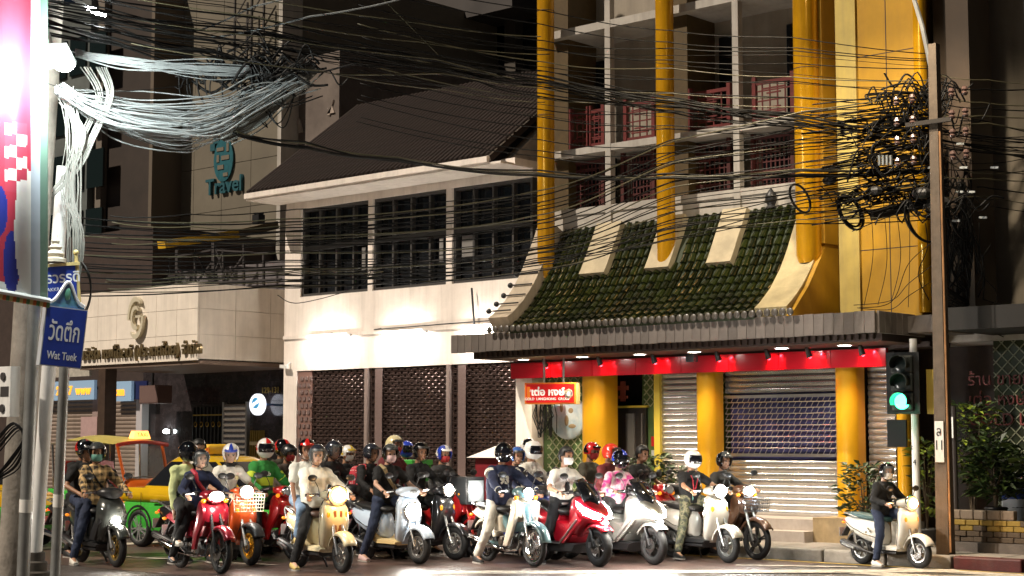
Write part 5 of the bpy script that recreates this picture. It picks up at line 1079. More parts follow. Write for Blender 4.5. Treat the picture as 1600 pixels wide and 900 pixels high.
    if basket:
        k = empty('basket', (0, 0, 0)); k.parent = B; bmm = mat('cream_wire', (.6, .56, .45), .5)
        mb = MB()
        for i in range(9): y = -.17 + i * .0425; mb.tube([(.44, y, .98), (.46, y, .73), (.66, y, .74), (.7, y, .98)], .005, 5)
        for i in range(6): z = .74 + i * .048; e = .02 * i; mb.tube([(.45, -.17 - e * .2, z), (.67 + e * .3, -.17 - e * .2, z), (.67 + e * .3, .17 + e * .2, z), (.45, .17 + e * .2, z)], .005, 5, True)
        mb.build('wire_basket', bmm, k)
    return B
def maxi(label, P, yaw=0., c1=None, lit=head_on, rim=alloy, wb=1.32, r=.27, energy=20, s=1.):
    B = root('maxi_scooter', label, P, yaw, wb, s=s); fx = wb / 2; w = .125
    wheel(B, fx, r, w * .9, rim, 'six'); wheel(B, -fx, r, w, rim, 'six', False); fork(B, fx, r, .46, .7, blackm); fender(B, fx, r, w * .9, c1, 45, 150, .035)
    ns = MB().loft([ryz(.16, .62, .14, .32, .3), ryz(.26, .68, .19, .3, .3), ryz(.4, .75, .215, .22, .24), ryz(.55, .75, .21, .15, .17), ryz(.7, .71, .155, .1, .11), ryz(.8, .68, .08, .05, .06), ryz(.84, .665, .03, .02, .03)]).build('nose_fairing', c1, B, True, 70)
    for s_ in (-1, 1):
        MB().loft([[(.845, s_ * .0, .64), (.85, s_ * .005, .68), (.835, s_ * .02, .69), (.83, s_ * .02, .635)], [(.76, s_ * .135, .66), (.765, s_ * .14, .735), (.75, s_ * .14, .745), (.745, s_ * .135, .655)], [(.6, s_ * .215, .71), (.6, s_ * .217, .8), (.58, s_ * .205, .81), (.58, s_ * .2, .71)], [(.44, s_ * .222, .83), (.44, s_ * .222, .88), (.42, s_ * .21, .885), (.42, s_ * .21, .83)]]).build('headlight', lit, ns)
        MB().puff([(.5, .62), (.42, .74), (.2, .5), (.02, .32), (.12, .3), (.3, .44)], .025, .02, s_ * .2).build('side_cowl', c1, ns, True, 50); MB().tube([(.46, s_ * .23, .64), (.2, s_ * .235, .42), (.05, s_ * .23, .3), (-.3, s_ * .2, .3)], .012, 6).build('trim_line', alloy, ns, True)
    if energy: lamp(B, (.8, 0, .6), (1, 0, -.1), .02, lit, .06, 'fog_light', energy, blackm)
    ws = MB().loft([[(.66 - .03 * abs(k), .05 * k, .83 - .004 * abs(k)) for k in range(-3, 4)], [(.54 - .025 * abs(k), .058 * k, .98) for k in range(-3, 4)], [(.40 - .02 * abs(k), .052 * k, 1.12) for k in range(-3, 4)], [(.3 - .02 * abs(k), .036 * k, 1.2 - .012 * abs(k)) for k in range(-3, 4)]], False, False).build('windscreen', mat('smoked_screen', (.012, .012, .014), .06, coat=.5), B, True, 70)
    so = ws.modifiers.new('s', 'SOLIDIFY'); so.thickness = .006
    MB().puff([(-.15, .3), (.2, .3), (.28, .42), (.1, .56), (-.12, .62), (-.3, .5)], .16, .03).build('tunnel', c1, B, True, 50); MB().puff([(-.3, .17), (.3, .17), (.38, .3), (-.28, .32)], .19, .03).build('belly_pan', black_pl, B, True, 40)
    bars(B, .3, 1.0, .35); MB().loft([ryz(.2, .98, .1, .04, .05), ryz(.3, .99, .16, .05, .06), ryz(.4, .97, .1, .04, .05)]).build('handlebar_cowl', black_pl, B, True, 70)
    MB().loft([ryz(-.08, .52, .12, .16, .16), ryz(-.2, .55, .185, .18, .18), ryz(-.45, .58, .2, .17, .16), ryz(-.75, .66, .17, .12, .12), ryz(-.98, .74, .08, .05, .05)]).build('rear_body', c1, B, True, 70)
    MB().loft([ryz(.02, .72, .08, .03, .05), ryz(-.1, .73, .14, .05, .06), ryz(-.35, .735, .165, .05, .05), ryz(-.5, .8, .15, .05, .06), ryz(-.75, .83, .13, .045, .05), ryz(-.9, .83, .07, .03, .03)]).build('seat', seatm, B, True, 70)
    MB().tube([(-.6, -.16, .8), (-.85, -.14, .87), (-.98, -.07, .87), (-.98, .07, .87), (-.85, .14, .87), (-.6, .16, .8)], .014, 8).build('grab_rail', blackm, B, True)
    MB().puff([(-.3, .2), (-.6, .18), (-.8, .24), (-.8, .34), (-.3, .36)], .06, .02, .09).build('engine', engm, B, True, 40); muffler(B, (-.4, -.18, .25), (-.9, -.22, .4), .065, blackm); tailset(B, -.96, .72, c1); fender(B, -fx, r, w, black_pl, 20, 160, .04, 'rear_fender')
    return B
def underbone(label, P, yaw=0., c1=None, c2=None, rim=black_pl, rimstyle='five', lit=head_on, wb=1.22, r=.285, w=.075, cub=False, seat=None, energy=18, s=1., box_=False, basket=False, frk=alloy, mirrors=True):
    B = root('underbone_motorcycle' if not cub else 'step_through_motorcycle', label, P, yaw, wb, s=s); fx = wb / 2; c2 = c2 or c1
    wheel(B, fx, r, w, rim, rimstyle); wheel(B, -fx, r, w, rim, rimstyle, False); fork(B, fx, r, .38, .86, frk); fender(B, fx, r, w * 1.1, c2 if cub else c1, 10 if cub else 30, 165, .03)
    if cub: MB().puff([(.5, .5), (.44, .86), (.37, .86), (.42, .5)], .06, .02).build('fork_cover', c2, B, True, 50)
    for s_ in (-1, 1):
        if cub: MB().puff([(.36, .9), (.46, .86), (.44, .7), (.3, .42), (.2, .27), (.1, .27), (.16, .42), (.26, .66)], .03, .02, s_ * .17).build('leg_shield', c1, B, True, 45)
        else: MB().puff([(.33, .93), (.43, .84), (.44, .7), (.27, .48), (.2, .3), (.12, .3), (.15, .48), (.24, .68), (.26, .86)], .028, .02, s_ * .165).build('leg_shield', c1, B, True, 45)
    MB().puff([(.34, .92), (.44, .82), (.44, .66), (.3, .6), (.24, .8)], .16, .04).build('steering_cowl', c1, B, True, 45)
    MB().puff([(.34, .7), (.2, .46), (.0, .44), (-.16, .6), (-.1, .68), (.02, .56), (.16, .58), (.28, .78)], .07, .02).build('frame_tunnel', c1 if not cub else c2, B, True, 45)
    MB().loft([ryz(.2, 1.0, .09, .05, .05), ryz(.3, 1.01, .17, .06, .07), ryz(.4, .99, .14, .07, .08), ryz(.47, .97, .085, .05, .06)]).build('handlebar_cowl', c2, B, True, 70)
    lamp(B, (.455, 0, .98), (1, 0, 0), .085 if cub else .07, lit, .085 if cub else .105, energy=energy); bars(B, .28, 1.02, .34, mirrors, .02)
    for s_ in (-1, 1): MB().sph((.4, s_ * .16, .93), (.03, .035, .03), 10, 7).build('indicator', amber, B, True)
    en = MB().puff([(.26, .3), (.2, .42), (.0, .44), (-.14, .38), (-.12, .22), (.1, .2)], .09, .03).build('engine', engm, B, True, 40); MB().lathe([(0, -.03), (.07, -.03), (.085, -.01), (.085, .03)], (-.02, -.12, .31), 'y', 20).build('clutch_cover', chrome, en, True); MB().cyl((.16, 0, .36), (.34, 0, .42), .06, n=12).build('cylinder', engm, en)
    MB().puff([(-.08, .44), (-.1, .66), (-.4, .74), (-.8, .76), (-.92, .7), (-.78, .62), (-.5, .54), (-.3, .42)], .1, .03).build('rear_body', c1, B, True, 45); fender(B, -fx, r, w * 1.2, c1 if cub else black_pl, 15, 140, .035, 'rear_fender')
    MB().loft([ryz(.0, .75, .07, .03, .04), ryz(-.1, .765, .12, .045, .05), ryz(-.35, .765, .135, .045, .05), ryz(-.55, .785, .125, .05, .05), ryz(-.8, .8, .09, .04, .04)]).build('seat', seat or seatm, B, True, 70)
    for s_ in (-1, 1): MB().tube([(-fx, s_ * .1, r), (-.5, s_ * .12, .64)], .022, 8).build('shock_absorber', chrome if not cub else blackm, B, True); MB().bar((-.02, s_ * .08, .28), (-fx, s_ * .07, r), .03, .05).build('swing_arm', c2 if cub else blackm, B); MB().cyl((.02, s_ * .09, .25), (.02, s_ * .24, .25), .014, n=8).build('foot_peg', rubber, B); MB().cyl((-.34, s_ * .12, .36), (-.36, s_ * .24, .37), .013, n=8).build('passenger_peg', rubber, B)
    muffler(B, (-.3, -.14, .25), (-.9, -.17, .36), .045, chrome); MB().tube([(.28, -.03, .36), (.3, -.08, .22), (.1, -.12, .2), (-.25, -.14, .24)], .018, 8).build('exhaust_pipe', chrome, B, True)
    MB().tube([(-.6, -.12, .76), (-.85, -.12, .82), (-.95, 0, .83), (-.85, .12, .82), (-.6, .12, .76)], .01, 8).build('grab_rail', chrome if cub else alloy, B, True); tailset(B, -.9, .68, c1)
    if box_: MB().puff([(-.66, .8), (-1.06, .8), (-1.08, 1.16), (-.66, 1.16)], .2, .02, edge=.93).build('top_box', mat('top_box_black', (.02, .022, .024), .35), B, True, 40)
    if basket:
        mb = MB()
        for i in range(8): y = -.15 + i * .043; mb.tube([(.5, y, .9), (.5, y, .7), (.7, y, .7), (.74, y, .9)], .005, 5)
        for i in range(5): z = .71 + i * .047; mb.tube([(.5, -.15, z), (.71, -.15, z), (.71, .15, z), (.5, .15, z)], .005, 5, True)
        mb.build('front_basket', blackm, B)
    return B
# ================================================================ people
skin_m = [mat('skin_a', (.36, .19, .11), .5, var=.12, vs_=14), mat('skin_b', (.28, .14, .08), .5, var=.12, vs_=14), mat('skin_c', (.48, .29, .2), .5, var=.1, vs_=14)]
hair_m = mat('black_hair', (.004, .0035, .003), .5, bump=.2, bs=60); eye_m = mat('eye_dark', (.01, .008, .008), .2); lip_m = mat('lip', (.25, .08, .06), .5)
visor_d = mat('dark_visor', (.006, .006, .008), .05, coat=.5); visor_c = mat('clear_visor', (.5, .55, .55), .05, alpha=.1)
REM = []
def remesh(o, vx, sm=4, f=.5):
    r_ = o.modifiers.new('r', 'REMESH'); r_.mode = 'VOXEL'; r_.voxel_size = vx; r_.use_smooth_shade = True
    s_ = o.modifiers.new('m', 'SMOOTH'); s_.iterations = sm; s_.factor = f; REM.append(o); return o
WT = bpy.data.textures.new('folds', 'CLOUDS'); WT.noise_scale = .075; WT.noise_depth = 1
def wrinkle(o, st):
    d = o.modifiers.new('w', 'DISPLACE'); d.texture = WT; d.strength = st * 1.35; d.mid_level = .45; d.texture_coords = 'GLOBAL'; return o
def ik(a, b, l1, l2, hint):
    a, b = Vector(a), Vector(b); d = b - a; L = d.length
    if L > (l1 + l2) * .995: b = a + d * ((l1 + l2) * .995 / L); d = b - a; L = d.length
    x = (L * L + l1 * l1 - l2 * l2) / (2 * L); h = math.sqrt(max(0, l1 * l1 - x * x)); d.normalize(); hv = Vector(hint); hv = (hv - d * hv.dot(d)).normalized(); return a + d * x + hv * h, b
def patch(r, c, az, el, keep, n1=28, n2=16):
    """piece of an ellipsoid, angles in degrees; keep(az, el) chooses the faces"""
    vs_ = []; fs_ = []
    for j in range(n2 + 1):
        e = R(el[0] + (el[1] - el[0]) * j / n2)
        for i in range(n1 + 1): a = R(az[0] + (az[1] - az[0]) * i / n1); vs_.append((c[0] + r[0] * math.cos(e) * math.cos(a), c[1] + r[1] * math.cos(e) * math.sin(a), c[2] + r[2] * math.sin(e)))
    for j in range(n2):
        for i in range(n1):
            am = az[0] + (az[1] - az[0]) * (i + .5) / n1; em = el[0] + (el[1] - el[0]) * (j + .5) / n2
            if keep(am, em): a = j * (n1 + 1) + i; fs_.append((a, a + 1, a + n1 + 2, a + n1 + 1))
    return vs_, fs_
def helmet(par, M, kind, m, visor, accent=None, inner=None):
    C = (.0, 0, .035); rr = (.142, .122, .138)
    if kind == 'open': keep = lambda a, e: not (abs(a) < 62 and e < 26) and not (e < -42)
    elif kind == 'half': keep = lambda a, e: e > (8 if abs(a) < 60 else -22)
    else: keep = lambda a, e: not (abs(a) < 66 and -18 < e < 26) and e > -62
    if kind == 'full': rr = (.152, .125, .142)
    v, f = patch(rr, C, (-180, 180), (-64, 90), keep, 36, 22); o = MB(M).add(v, f).build('helmet', m, par, True, 80); s_ = o.modifiers.new('s', 'SOLIDIFY'); s_.thickness = .02; s_.offset = -1
    if kind == 'full':
        v, f = patch((.162, .118, .13), (.004, 0, .02), (-70, 70), (-62, -18), lambda a, e: True, 14, 6); MB(M).add(v, f).build('chin_guard', m, o, True, 80)
    else:
        MB(M).tube([(.0, -.105, -.04), (.035, -.08, -.09), (.045, 0, -.125), (.035, .08, -.09), (.0, .105, -.04)], .006, 5).build('chin_strap', blackm, o)
        v, f = patch((.17, .126, .142), (0, 0, .04), (-52, 52), (18, 32), lambda a, e: True, 14, 4); MB(M).add(v, f).build('peak', blackm if not accent else accent, o, True)
    if accent:
        v, f = patch(tuple(k + .003 for k in rr), C, (-180, 180), (-40, 88), lambda a, e: (abs(abs(a) - 105 - e * .6) < 22 and e > -15) or (abs(a) < 18 and e > 34), 36, 18); MB(M).add(v, f).build('helmet_stripe', accent, o, True, 80)
    if visor is not None:
        if kind == 'full': v, f = patch((.158, .131, .146), C, (-70, 70), (-20, 28), lambda a, e: True, 18, 8)
        elif visor == 'up': v, f = patch((.165, .13, .152), C, (-68, 68), (30, 74), lambda a, e: True, 16, 8); visor = visor_c
        else: v, f = patch((.175, .132, .155), (0, 0, .03), (-66, 66), (-38, 32), lambda a, e: True, 18, 10)
        MB(M).add(v, f).build('visor', visor, o, True, 90)
    for s_ in (-1, 1): MB(M).lathe([(0, .006), (.02, .005), (.024, 0)], (.02, s_ * (rr[1] + .001), .045), 'y', 10).build('visor_pivot', alloy, o)
    return o
def person(label, at_, seat=(-.2, .78), s=1., lean=.11, yaw=0., pitch=.05, shirt=None, sleeve='long', pants=None, shoe=None, sk=0, hel=None, mask=None, hands=None, feet=None, hair=True, vx=.013, extra=None, twist=0., glove=None, sock=None, bulk=1., group='riders waiting at the lights', standing=False, short=False, tf=1., wr=.016):
    """at_ is the empty whose place and heading the rider shares; joints in its frame"""
    Pn = empty('person', at_.location, at_.rotation_euler.z, label, 'person', group, 1.)
    k = s; Pn.scale = at_.scale
    sx, sz = seat; hip = Vector((sx, 0, sz + .09 * k)); tor = .47 * k * tf; up = Vector((math.sin(lean), 0, math.cos(lean))); mid = hip + up * tor * .5 + Vector((-.04, 0, 0)); sh = hip + up * tor; nk = sh + Vector((.015, 0, .07 * k)); hc = nk + Vector((.045 + .03 * math.sin(lean), 0, .115 * k))
    Rt = Matrix.Rotation(twist, 3, 'Z'); side = Rt @ Vector((0, 1, 0)); Y = Vector((0, 1, 0))
    S = [sh - side * .175 * k - Vector((0, 0, .035)), sh + side * .175 * k - Vector((0, 0, .035))]; Hp = [hip - Y * .085 * k, hip + Y * .085 * k]
    hands = hands or [(.22, -.31, 1.0), (.22, .31, 1.0)]; feet = feet or [(.05, -.33, .1), (.14, .13, .4)]
    E = []; Hn = []; K = []; A = []
    for i in (0, 1):
        sg = -1 if i == 0 else 1
        e, h = ik(S[i], hands[i], .275 * k, .25 * k, (-.35, sg * .8, -.8)); E.append(e); Hn.append(h)
        kn, an = ik(Hp[i], feet[i], .42 * k, .41 * k, (1, sg * .25, .25) if not standing else (1, 0, 0)); K.append(kn); A.append(an)
    HM = Matrix.Translation(hc) @ Matrix.Rotation(yaw, 4, 'Z') @ Matrix.Rotation(pitch, 4, 'Y') @ Matrix.Diagonal((k, k, k, 1))
    # body: one continuous skin
    b = MB(); b.caps(hip, mid, .1 * k, .1 * k).caps(mid, sh - up * .08, .105 * k, .1 * k).caps(S[0], S[1], .042 * k).caps(sh, nk + Vector((.01, 0, .05)), .052 * k, .05 * k)
    for i in (0, 1):
        sg = -1 if i == 0 else 1; b.caps(S[i], E[i], .04 * k, .035 * k).caps(E[i], Hn[i], .036 * k, .026 * k).caps(Hp[i], K[i], .075 * k, .05 * k).caps(K[i], A[i], .048 * k, .034 * k).caps(A[i], A[i] + Vector((.13 * k, sg * .015, -.055 * k)), .034 * k, .026 * k)
        fd = (Hn[i] - E[i]).normalized(); pal = Hn[i] + fd * .05 * k; b.caps(Hn[i], pal, .03 * k, .032 * k); lat = Y * 1.0
        for q in range(4):   # curled fingers round the grip
            o = lat * (q - 1.5) * .019 * k; f0 = pal + fd * .02 * k + o; f1 = f0 + (fd * .03 + Vector((.01, 0, -.012))) * k * (1.05 - .1 * abs(q - 1.3)); f2 = f1 + Vector((-.006, 0, -.03)) * k; b.caps(f0, f1, .0105 * k, .0095 * k, 6).caps(f1, f2, .0095 * k, .008 * k, 6)
        th0 = Hn[i] + fd * .02 * k - lat * sg * .025 * k; th1 = th0 + (fd * .03 - lat * sg * .02 + Vector((0, 0, -.01))) * k; b.caps(th0, th1, .013 * k, .011 * k, 6).caps(th1, th1 + (fd * .025 + Vector((0, 0, -.018))) * k, .011 * k, .009 * k, 6)
    b.M = HM; b.sph((0, 0, .025), (.1, .08, .108), 18, 12); b.sph((.022, 0, -.045), (.07, .058, .062), 14, 9); b.caps((.093, 0, .012), (.108, 0, -.014), .009, .013, 8)
    for sg in (-1, 1): b.sph((-.004, sg * .08, -.005), (.022, .01, .032), 8, 6)
    b.caps((.07, 0, -.052), (.082, 0, -.05), .02, .02, 8)
    remesh(b.build('body', skin_m[sk], Pn), vx * .85, 2, .4)
    for sg in (-1, 1): MB(HM).sph((.088, sg * .032, .016), (.012, .016, .0075), 8, 6).build('eye', eye_m, Pn); MB(HM).bar((.094, sg * .018, .034), (.086, sg * .05, .034), .008, .008).build('eyebrow', hair_m, Pn)
    if mask is None: MB(HM).bar((.092, -.02, -.046), (.092, .02, -.046), .012, .009).build('mouth', lip_m, Pn)
    else:
        v, f = patch((.118, .086, .09), (.0, 0, -.03), (-72, 72), (-48, 22), lambda a, e: True, 14, 8); MB(HM).add(v, f).build('face_mask', mask, Pn, True, 90)
    if hel: helmet(Pn, HM, *hel)
    elif hair:
        v, f = patch((.112, .092, .12), (-.008, 0, .032), (-180, 180), (-45, 90), lambda a, e: e > (26 + 8 * math.sin(a * .2) if abs(a) < 62 else -34 if abs(a) > 100 else 0), 30, 16); o = MB(HM).add(v, f).build('hair', hair_m, Pn, True, 90); so = o.modifiers.new('s', 'SOLIDIFY'); so.thickness = .02; so.offset = .3
    # shirt
    bk_ = bulk; c = MB(); rg = []
    def ell(p, rx, ry, tw=0): return [tuple(p + Matrix.Rotation(tw, 3, 'Z') @ Vector((rx * math.cos(t), ry * math.sin(t), 0))) for t in [2 * math.pi * q / 18 for q in range(18)]]
    c.loft([ell(hip - up * .05 * k, .125 * k * bk_, .17 * k * bk_), ell(hip + up * .06 * k, .135 * k * bk_, .175 * k * bk_), ell(mid, .13 * k * bk_, .17 * k * bk_, twist * .5), ell(hip + up * tor * .8, .13 * k * bk_, .185 * k * bk_, twist), ell(sh - up * .02, .095 * k * bk_, .165 * k * bk_, twist), ell(nk - Vector((0, 0, .02)), .062 * k, .068 * k, twist)])
    c.caps(S[0], S[1], .06 * k * bk_)
    for i in (0, 1):
        c.caps(S[i] + (sh - S[i]) * .2, E[i] if sleeve != 'short' else S[i].lerp(E[i], .62), .07 * k * bk_, (.056 if sleeve != 'short' else .062) * k * bk_)
        if sleeve != 'short': c.caps(E[i], E[i].lerp(Hn[i], .9 if sleeve == 'long' else .2), .055 * k * bk_, .042 * k * bk_)
    wrinkle(remesh(c.build('shirt', shirt, Pn), vx * 1.1, 4), wr)
    # trousers
    t = MB(); t.caps(Hp[0], Hp[1], .115 * k, .115 * k)
    for i in (0, 1):
        t.caps(Hp[i], K[i], .1 * k, .072 * k); end = K[i].lerp(A[i], .9 if not short else .45); t.caps(K[i], end, .072 * k, .058 * k if not short else .062 * k)
        sg = -1 if i == 0 else 1; fz = A[i].z; tilt = -.0
        F = Matrix.Translation(A[i] + Vector((0, 0, 0))) @ Matrix.Rotation(sg * .12, 4, 'Z') @ Matrix.Diagonal((k, k, k, 1))
        so_ = MB(F).loft([ryz(-.07, -.045, .034, .05, .035), ryz(-.03, -.04, .042, .06, .045), ryz(.04, -.05, .044, .05, .038), ryz(.12, -.062, .047, .03, .027), ryz(.175, -.068, .035, .02, .02)]).build('shoe', shoe, Pn, True, 70)
        MB(F).loft([[(x, y, z) for z in (-.095, -.08) for x, y in ()] or [(-.08, -.036, z), (.1, -.05, z), (.18, -.03, z), (.19, 0, z), (.18, .03, z), (.1, .05, z), (-.08, .036, z)] for z in (-.095, -.078)]).build('sole', mat('shoe_sole', (.3, .28, .25), .7), so_)
        if sock: MB().caps(A[i].lerp(K[i], .02), A[i].lerp(K[i], .25), .042 * k, .045 * k).build('sock', sock, Pn, True)
        if glove: g = MB().caps(E[i].lerp(Hn[i], .8), Hn[i] + (Hn[i] - E[i]).normalized() * .06, .036, .04); remesh(g.caps(Hn[i] + Vector((.06, -.03, 0)), Hn[i] + Vector((.07, .03, -.02)), .025).build('glove', glove, Pn), .012, 2)
    wrinkle(remesh(t.build('trousers', pants, Pn), vx * 1.1, 3), wr)
    if extra: extra(Pn, dict(hip=hip, sh=sh, mid=mid, up=up, S=S, E=E, H=Hn, K=K, hc=hc, HM=HM, k=k, nk=nk))
    return Pn
# ================================================================ cars
def prune(V, ff):
    ids = sorted({i for f in ff for i in f}); mp = {a: b for b, a in enumerate(ids)}; return MB().add([V[i] for i in ids], [tuple(mp[i] for i in f) for f in ff])
def taxi(label, P, c_lo, c_up, lampm, lit_tail=False):
    """sedan, origin under the middle, nose along +x"""
    T = empty('taxi', (P[0], P[1], 0), 0, label, 'taxi', 'taxis in the queue'); W = .86
    prof = [(-2.2, .45, .62), (-2.15, .3, .88), (-1.8, .22, .95), (-1.0, .2, .95), (0, .2, .94), (.9, .2, .93), (1.5, .2, .88), (1.95, .24, .8), (2.18, .32, .68), (2.25, .42, .58)]
    def ring(x, z0, z1, w): return [(x, y, z) for y, z in ((-w * .9, z0), (-w, z0 + (z1 - z0) * .3), (-w, z0 + (z1 - z0) * .7), (-w * .94, z1), (0, z1 + .015), (w * .94, z1), (w, z0 + (z1 - z0) * .7), (w, z0 + (z1 - z0) * .3), (w * .9, z0))]
    wd = lambda x: W * (1 - .16 * max(0, abs(x) - 1.6) ** 1.2 / .6)
    lo = MB().loft([ring(x, a, min(b, .72), wd(x)) for x, a, b in prof]).build('lower_body', c_lo, T, True, 50)
    MB().loft([ring(x, min(b, .72) - .02, b + .004, wd(x) * .992) for x, a, b in prof[1:-1]]).build('upper_body', c_up, T, True, 50)
    n = 44; lev = [(.9, -1.72, 1.0, .79), (.99, -1.6, .86, .765), (1.38, -1.05, .18, .6), (1.45, -.92, .02, .54), (1.475, -.7, -.2, .4)]
    rings = []
    for z, xa, xb, w in lev:
        cx, rx = (xa + xb) / 2, (xb - xa) / 2; rings.append([(cx + rx * math.copysign(abs(math.cos(a)) ** .42, math.cos(a)), w * math.copysign(abs(math.sin(a)) ** .42, math.sin(a)), z) for a in [2 * math.pi * k / n for k in range(n)]])
    cab = MB(); fs_ = []; V = [p for r_ in rings for p in r_]; wins = {}
    for i in range(len(lev) - 1):
        for k in range(n):
            f = (i * n + k, i * n + (k + 1) % n, (i + 1) * n + (k + 1) % n, (i + 1) * n + k); deg = (k + .5) * 360 / n; d2 = min(deg, 360 - deg); xm = sum(V[q][0] for q in f) / 4
            key = None
            if i == 1:
                if d2 < 28: key = 'windscreen'
                elif d2 > 152: key = 'rear_window'
                elif 34 < d2 < 146 and abs(xm + .33) > .06: key = ('side_window', deg < 180, xm > -.33)
            (wins.setdefault(key, []).append(f) if key else fs_.append(f))
    fs_.append(tuple((len(lev) - 1) * n + k for k in range(n))); cab.add(V, fs_).build('cabin', c_up, T, True, 50)
    for key, ff in wins.items(): prune(V, ff).build(key if isinstance(key, str) else key[0], glassd, T, True, 60)
    rm = mat('car_alloy', (.7, .7, .7), .25, .8)
    for x in (-1.35, 1.35):
        for s_ in (-1, 1):
            pr = [(.31 - .06 + .06 * math.cos(t), .1 * math.sin(t)) for t in [2 * math.pi * q / 12 for q in range(12)]]; wh = MB().lathe(pr, (x, s_ * .77, .31), 'y', 32, closed=True).build('wheel', rubber, T, True, 70)
            mb = MB().lathe([(.2, 0), (.225, .0), (.23, s_ * .07), (.205, s_ * .07)], (x, s_ * .78, .31), 'y', 32, closed=True).cyl((x, s_ * .78, .31), (x, s_ * .845, .31), .05, n=12)
            for q in range(10): a = 2 * math.pi * q / 10; mb.bar((x + .04 * math.cos(a), s_ * .84, .31 + .04 * math.sin(a)), (x + .21 * math.cos(a + (.12 if q % 2 else -.12)), s_ * .835, .31 + .21 * math.sin(a + (.12 if q % 2 else -.12))), .03, .022, (0, 1, 0))
            mb.build('rim', rm, wh); MB().lathe([(.33, 0), (.37, 0)], (x, s_ * (.868 if abs(x) < 2 else .8), .31), 'y', 24, R(-5), R(185)).build('wheel_arch', blackm, T); MB().lathe([(0, 0), (.34, 0)], (x, s_ * .864, .31), 'y', 24).build('arch_shadow_gap', blackm, T) if False else None
    for s_ in (-1, 1):
        MB().sph((2.05, s_ * .6, .66), (.14, .2, .08), 14, 8).build('headlight', head_off, T, True); MB().sph((-2.12, s_ * .62, .75), (.09, .2, .1), 12, 8).build('tail_light', tail_m, T, True); MB().sph((.75, s_ * .92, 1.0), (.08, .1, .06), 10, 7).build('wing_mirror', c_up, T, True)
        for x in (-.9, .25): MB().box(x - .1, x + .1, s_ * .87 - .01, s_ * .87 + .01, .74, .77).build('door_handle', alloy, T)
        for x in (-1.28, -.33, .75): MB().box(x - .004, x + .004, s_ * .864 - .003, s_ * .864 + .003, .35, .88).build('door_seam', blackm, T)
    for k in range(4): MB().box(2.2, 2.262, -.45, .45, .42 + k * .06, .44 + k * .06).build('grille_bar', alloy, T)
    MB().box(2.18, 2.2, -.5, .5, .38, .64).build('grille', blackm, T)
    o = MB().loft([ryz(-.55, 1.55, .2, .06, .06, e=.5), ryz(-.5, 1.56, .28, .1, .07, e=.5), ryz(-.3, 1.56, .28, .1, .07, e=.5), ryz(-.25, 1.55, .2, .06, .06, e=.5)]).build('roof_lamp', lampm, T, True, 50); MB().box(-.55, -.25, -.2, .2, 1.465, 1.5).build('lamp_base', blackm, o)
    for s_ in (-1,): text('lamp_lettering', 'TAXI', .12, mat('taxi_red', (.5, .02, .01), .5), Matrix.Translation((-.4, -.285, 1.56)) @ Matrix.Rotation(R(90), 4, 'X'), T, .003)
    return T
tgreen = paint('taxi_green', (.07, .5, .06), .1, .22); tyellow = paint('taxi_yellow', (.75, .46, .01), .1, .22)
lampy = mat('taxi_lamp_yellow', (.7, .42, .03), .4)
tx0, ty0 = gnd(215, 855)
taxi('green and yellow taxi sedan behind the red motorcycle', (tx0 + 1.35, ty0 + .86), tgreen, tyellow, lampy)
taxi('green and yellow taxi nosing in at the left edge behind the sign post', (-12.0, -8.15), tgreen, tyellow, lampy)
# tuk-tuk
TK = empty('tuk_tuk', (-12.0, -4.95, 0), 0, 'tuk-tuk with yellow canopy and orange lit taxi lamp', 'tuk-tuk')
orng = paint('tuk_orange', (.62, .12, .015)); tkc = mat('canopy_yellow', (.5, .42, .1), .45, var=.15)
wheel(TK, 1.1, .25, .11, alloy, 'six', False)
for s_ in (-1, 1): t = wheel(TK, -.7, .26, .12, alloy, 'six', False); t.location = (0, s_ * .55, 0)
MB().puff([(-1.2, .25), (.2, .25), (.3, .35), (.25, .5), (-.3, .55), (-.35, .8), (-1.25, .85)], .68, .04, edge=.95).build('rear_body', tgreen, TK, True, 40)
MB().loft([rxy(.85, .12, .08, .3, .4), rxy(.9, .22, .1, .42, .65), rxy(.86, .16, .1, .45, .95), rxy(.8, .06, .06, .44, 1.05)]).build('front_cowl', orng, TK, True, 60)
MB().puff([(-.9, .85), (-.35, .85), (-.35, .95), (-.85, 1.0), (-.95, 1.35), (-1.1, 1.35)], .55, .03).build('bench_seat', mat('red_vinyl', (.35, .02, .02), .4), TK, True, 40)
for s_ in (-1, 1):
    MB().tube([(.86, s_ * .46, 1.0), (.62, s_ * .48, 1.66)], .03, 8).build('windscreen_post', orng, TK); MB().tube([(-1.15, s_ * .6, .8), (-1.2, s_ * .62, 1.65)], .022, 8).build('rear_post', chrome, TK); MB().tube([(-.2, s_ * .62, .55), (-.25, s_ * .62, 1.68)], .02, 8).build('mid_post', chrome, TK)
ws = MB().add([(.86, -.44, 1.02), (.86, .44, 1.02), (.63, .46, 1.62), (.63, -.46, 1.62)], [(0, 1, 2, 3)]).build('windscreen', mat('clear_glass', (.6, .65, .62), .05, alpha=.2), TK)
MB().loft([[(.7 - .02 * abs(k), .09 * k, 1.66 + .05 * math.cos(k * .28)) for k in range(-6, 7)], [(.2, .115 * k, 1.70 + .08 * math.cos(k * .25)) for k in range(-6, 7)], [(-.6, .118 * k, 1.72 + .1 * math.cos(k * .25)) for k in range(-6, 7)], [(-1.35, .11 * k, 1.64 + .06 * math.cos(k * .25)) for k in range(-6, 7)]], False, False).build('canopy', tkc, TK, True, 70)
MB().tube([(.72, .09 * k, 1.645 + .05 * math.cos(k * .28)) for k in range(-6, 7)], .035, 8).build('canopy_edge', mat('tuk_red', (.35, .02, .01), .4), TK, True)
tl_ = mat('taxi_lamp_lit', (1, .5, .15), .5, emit=(1, .33, .06), es=1.6)
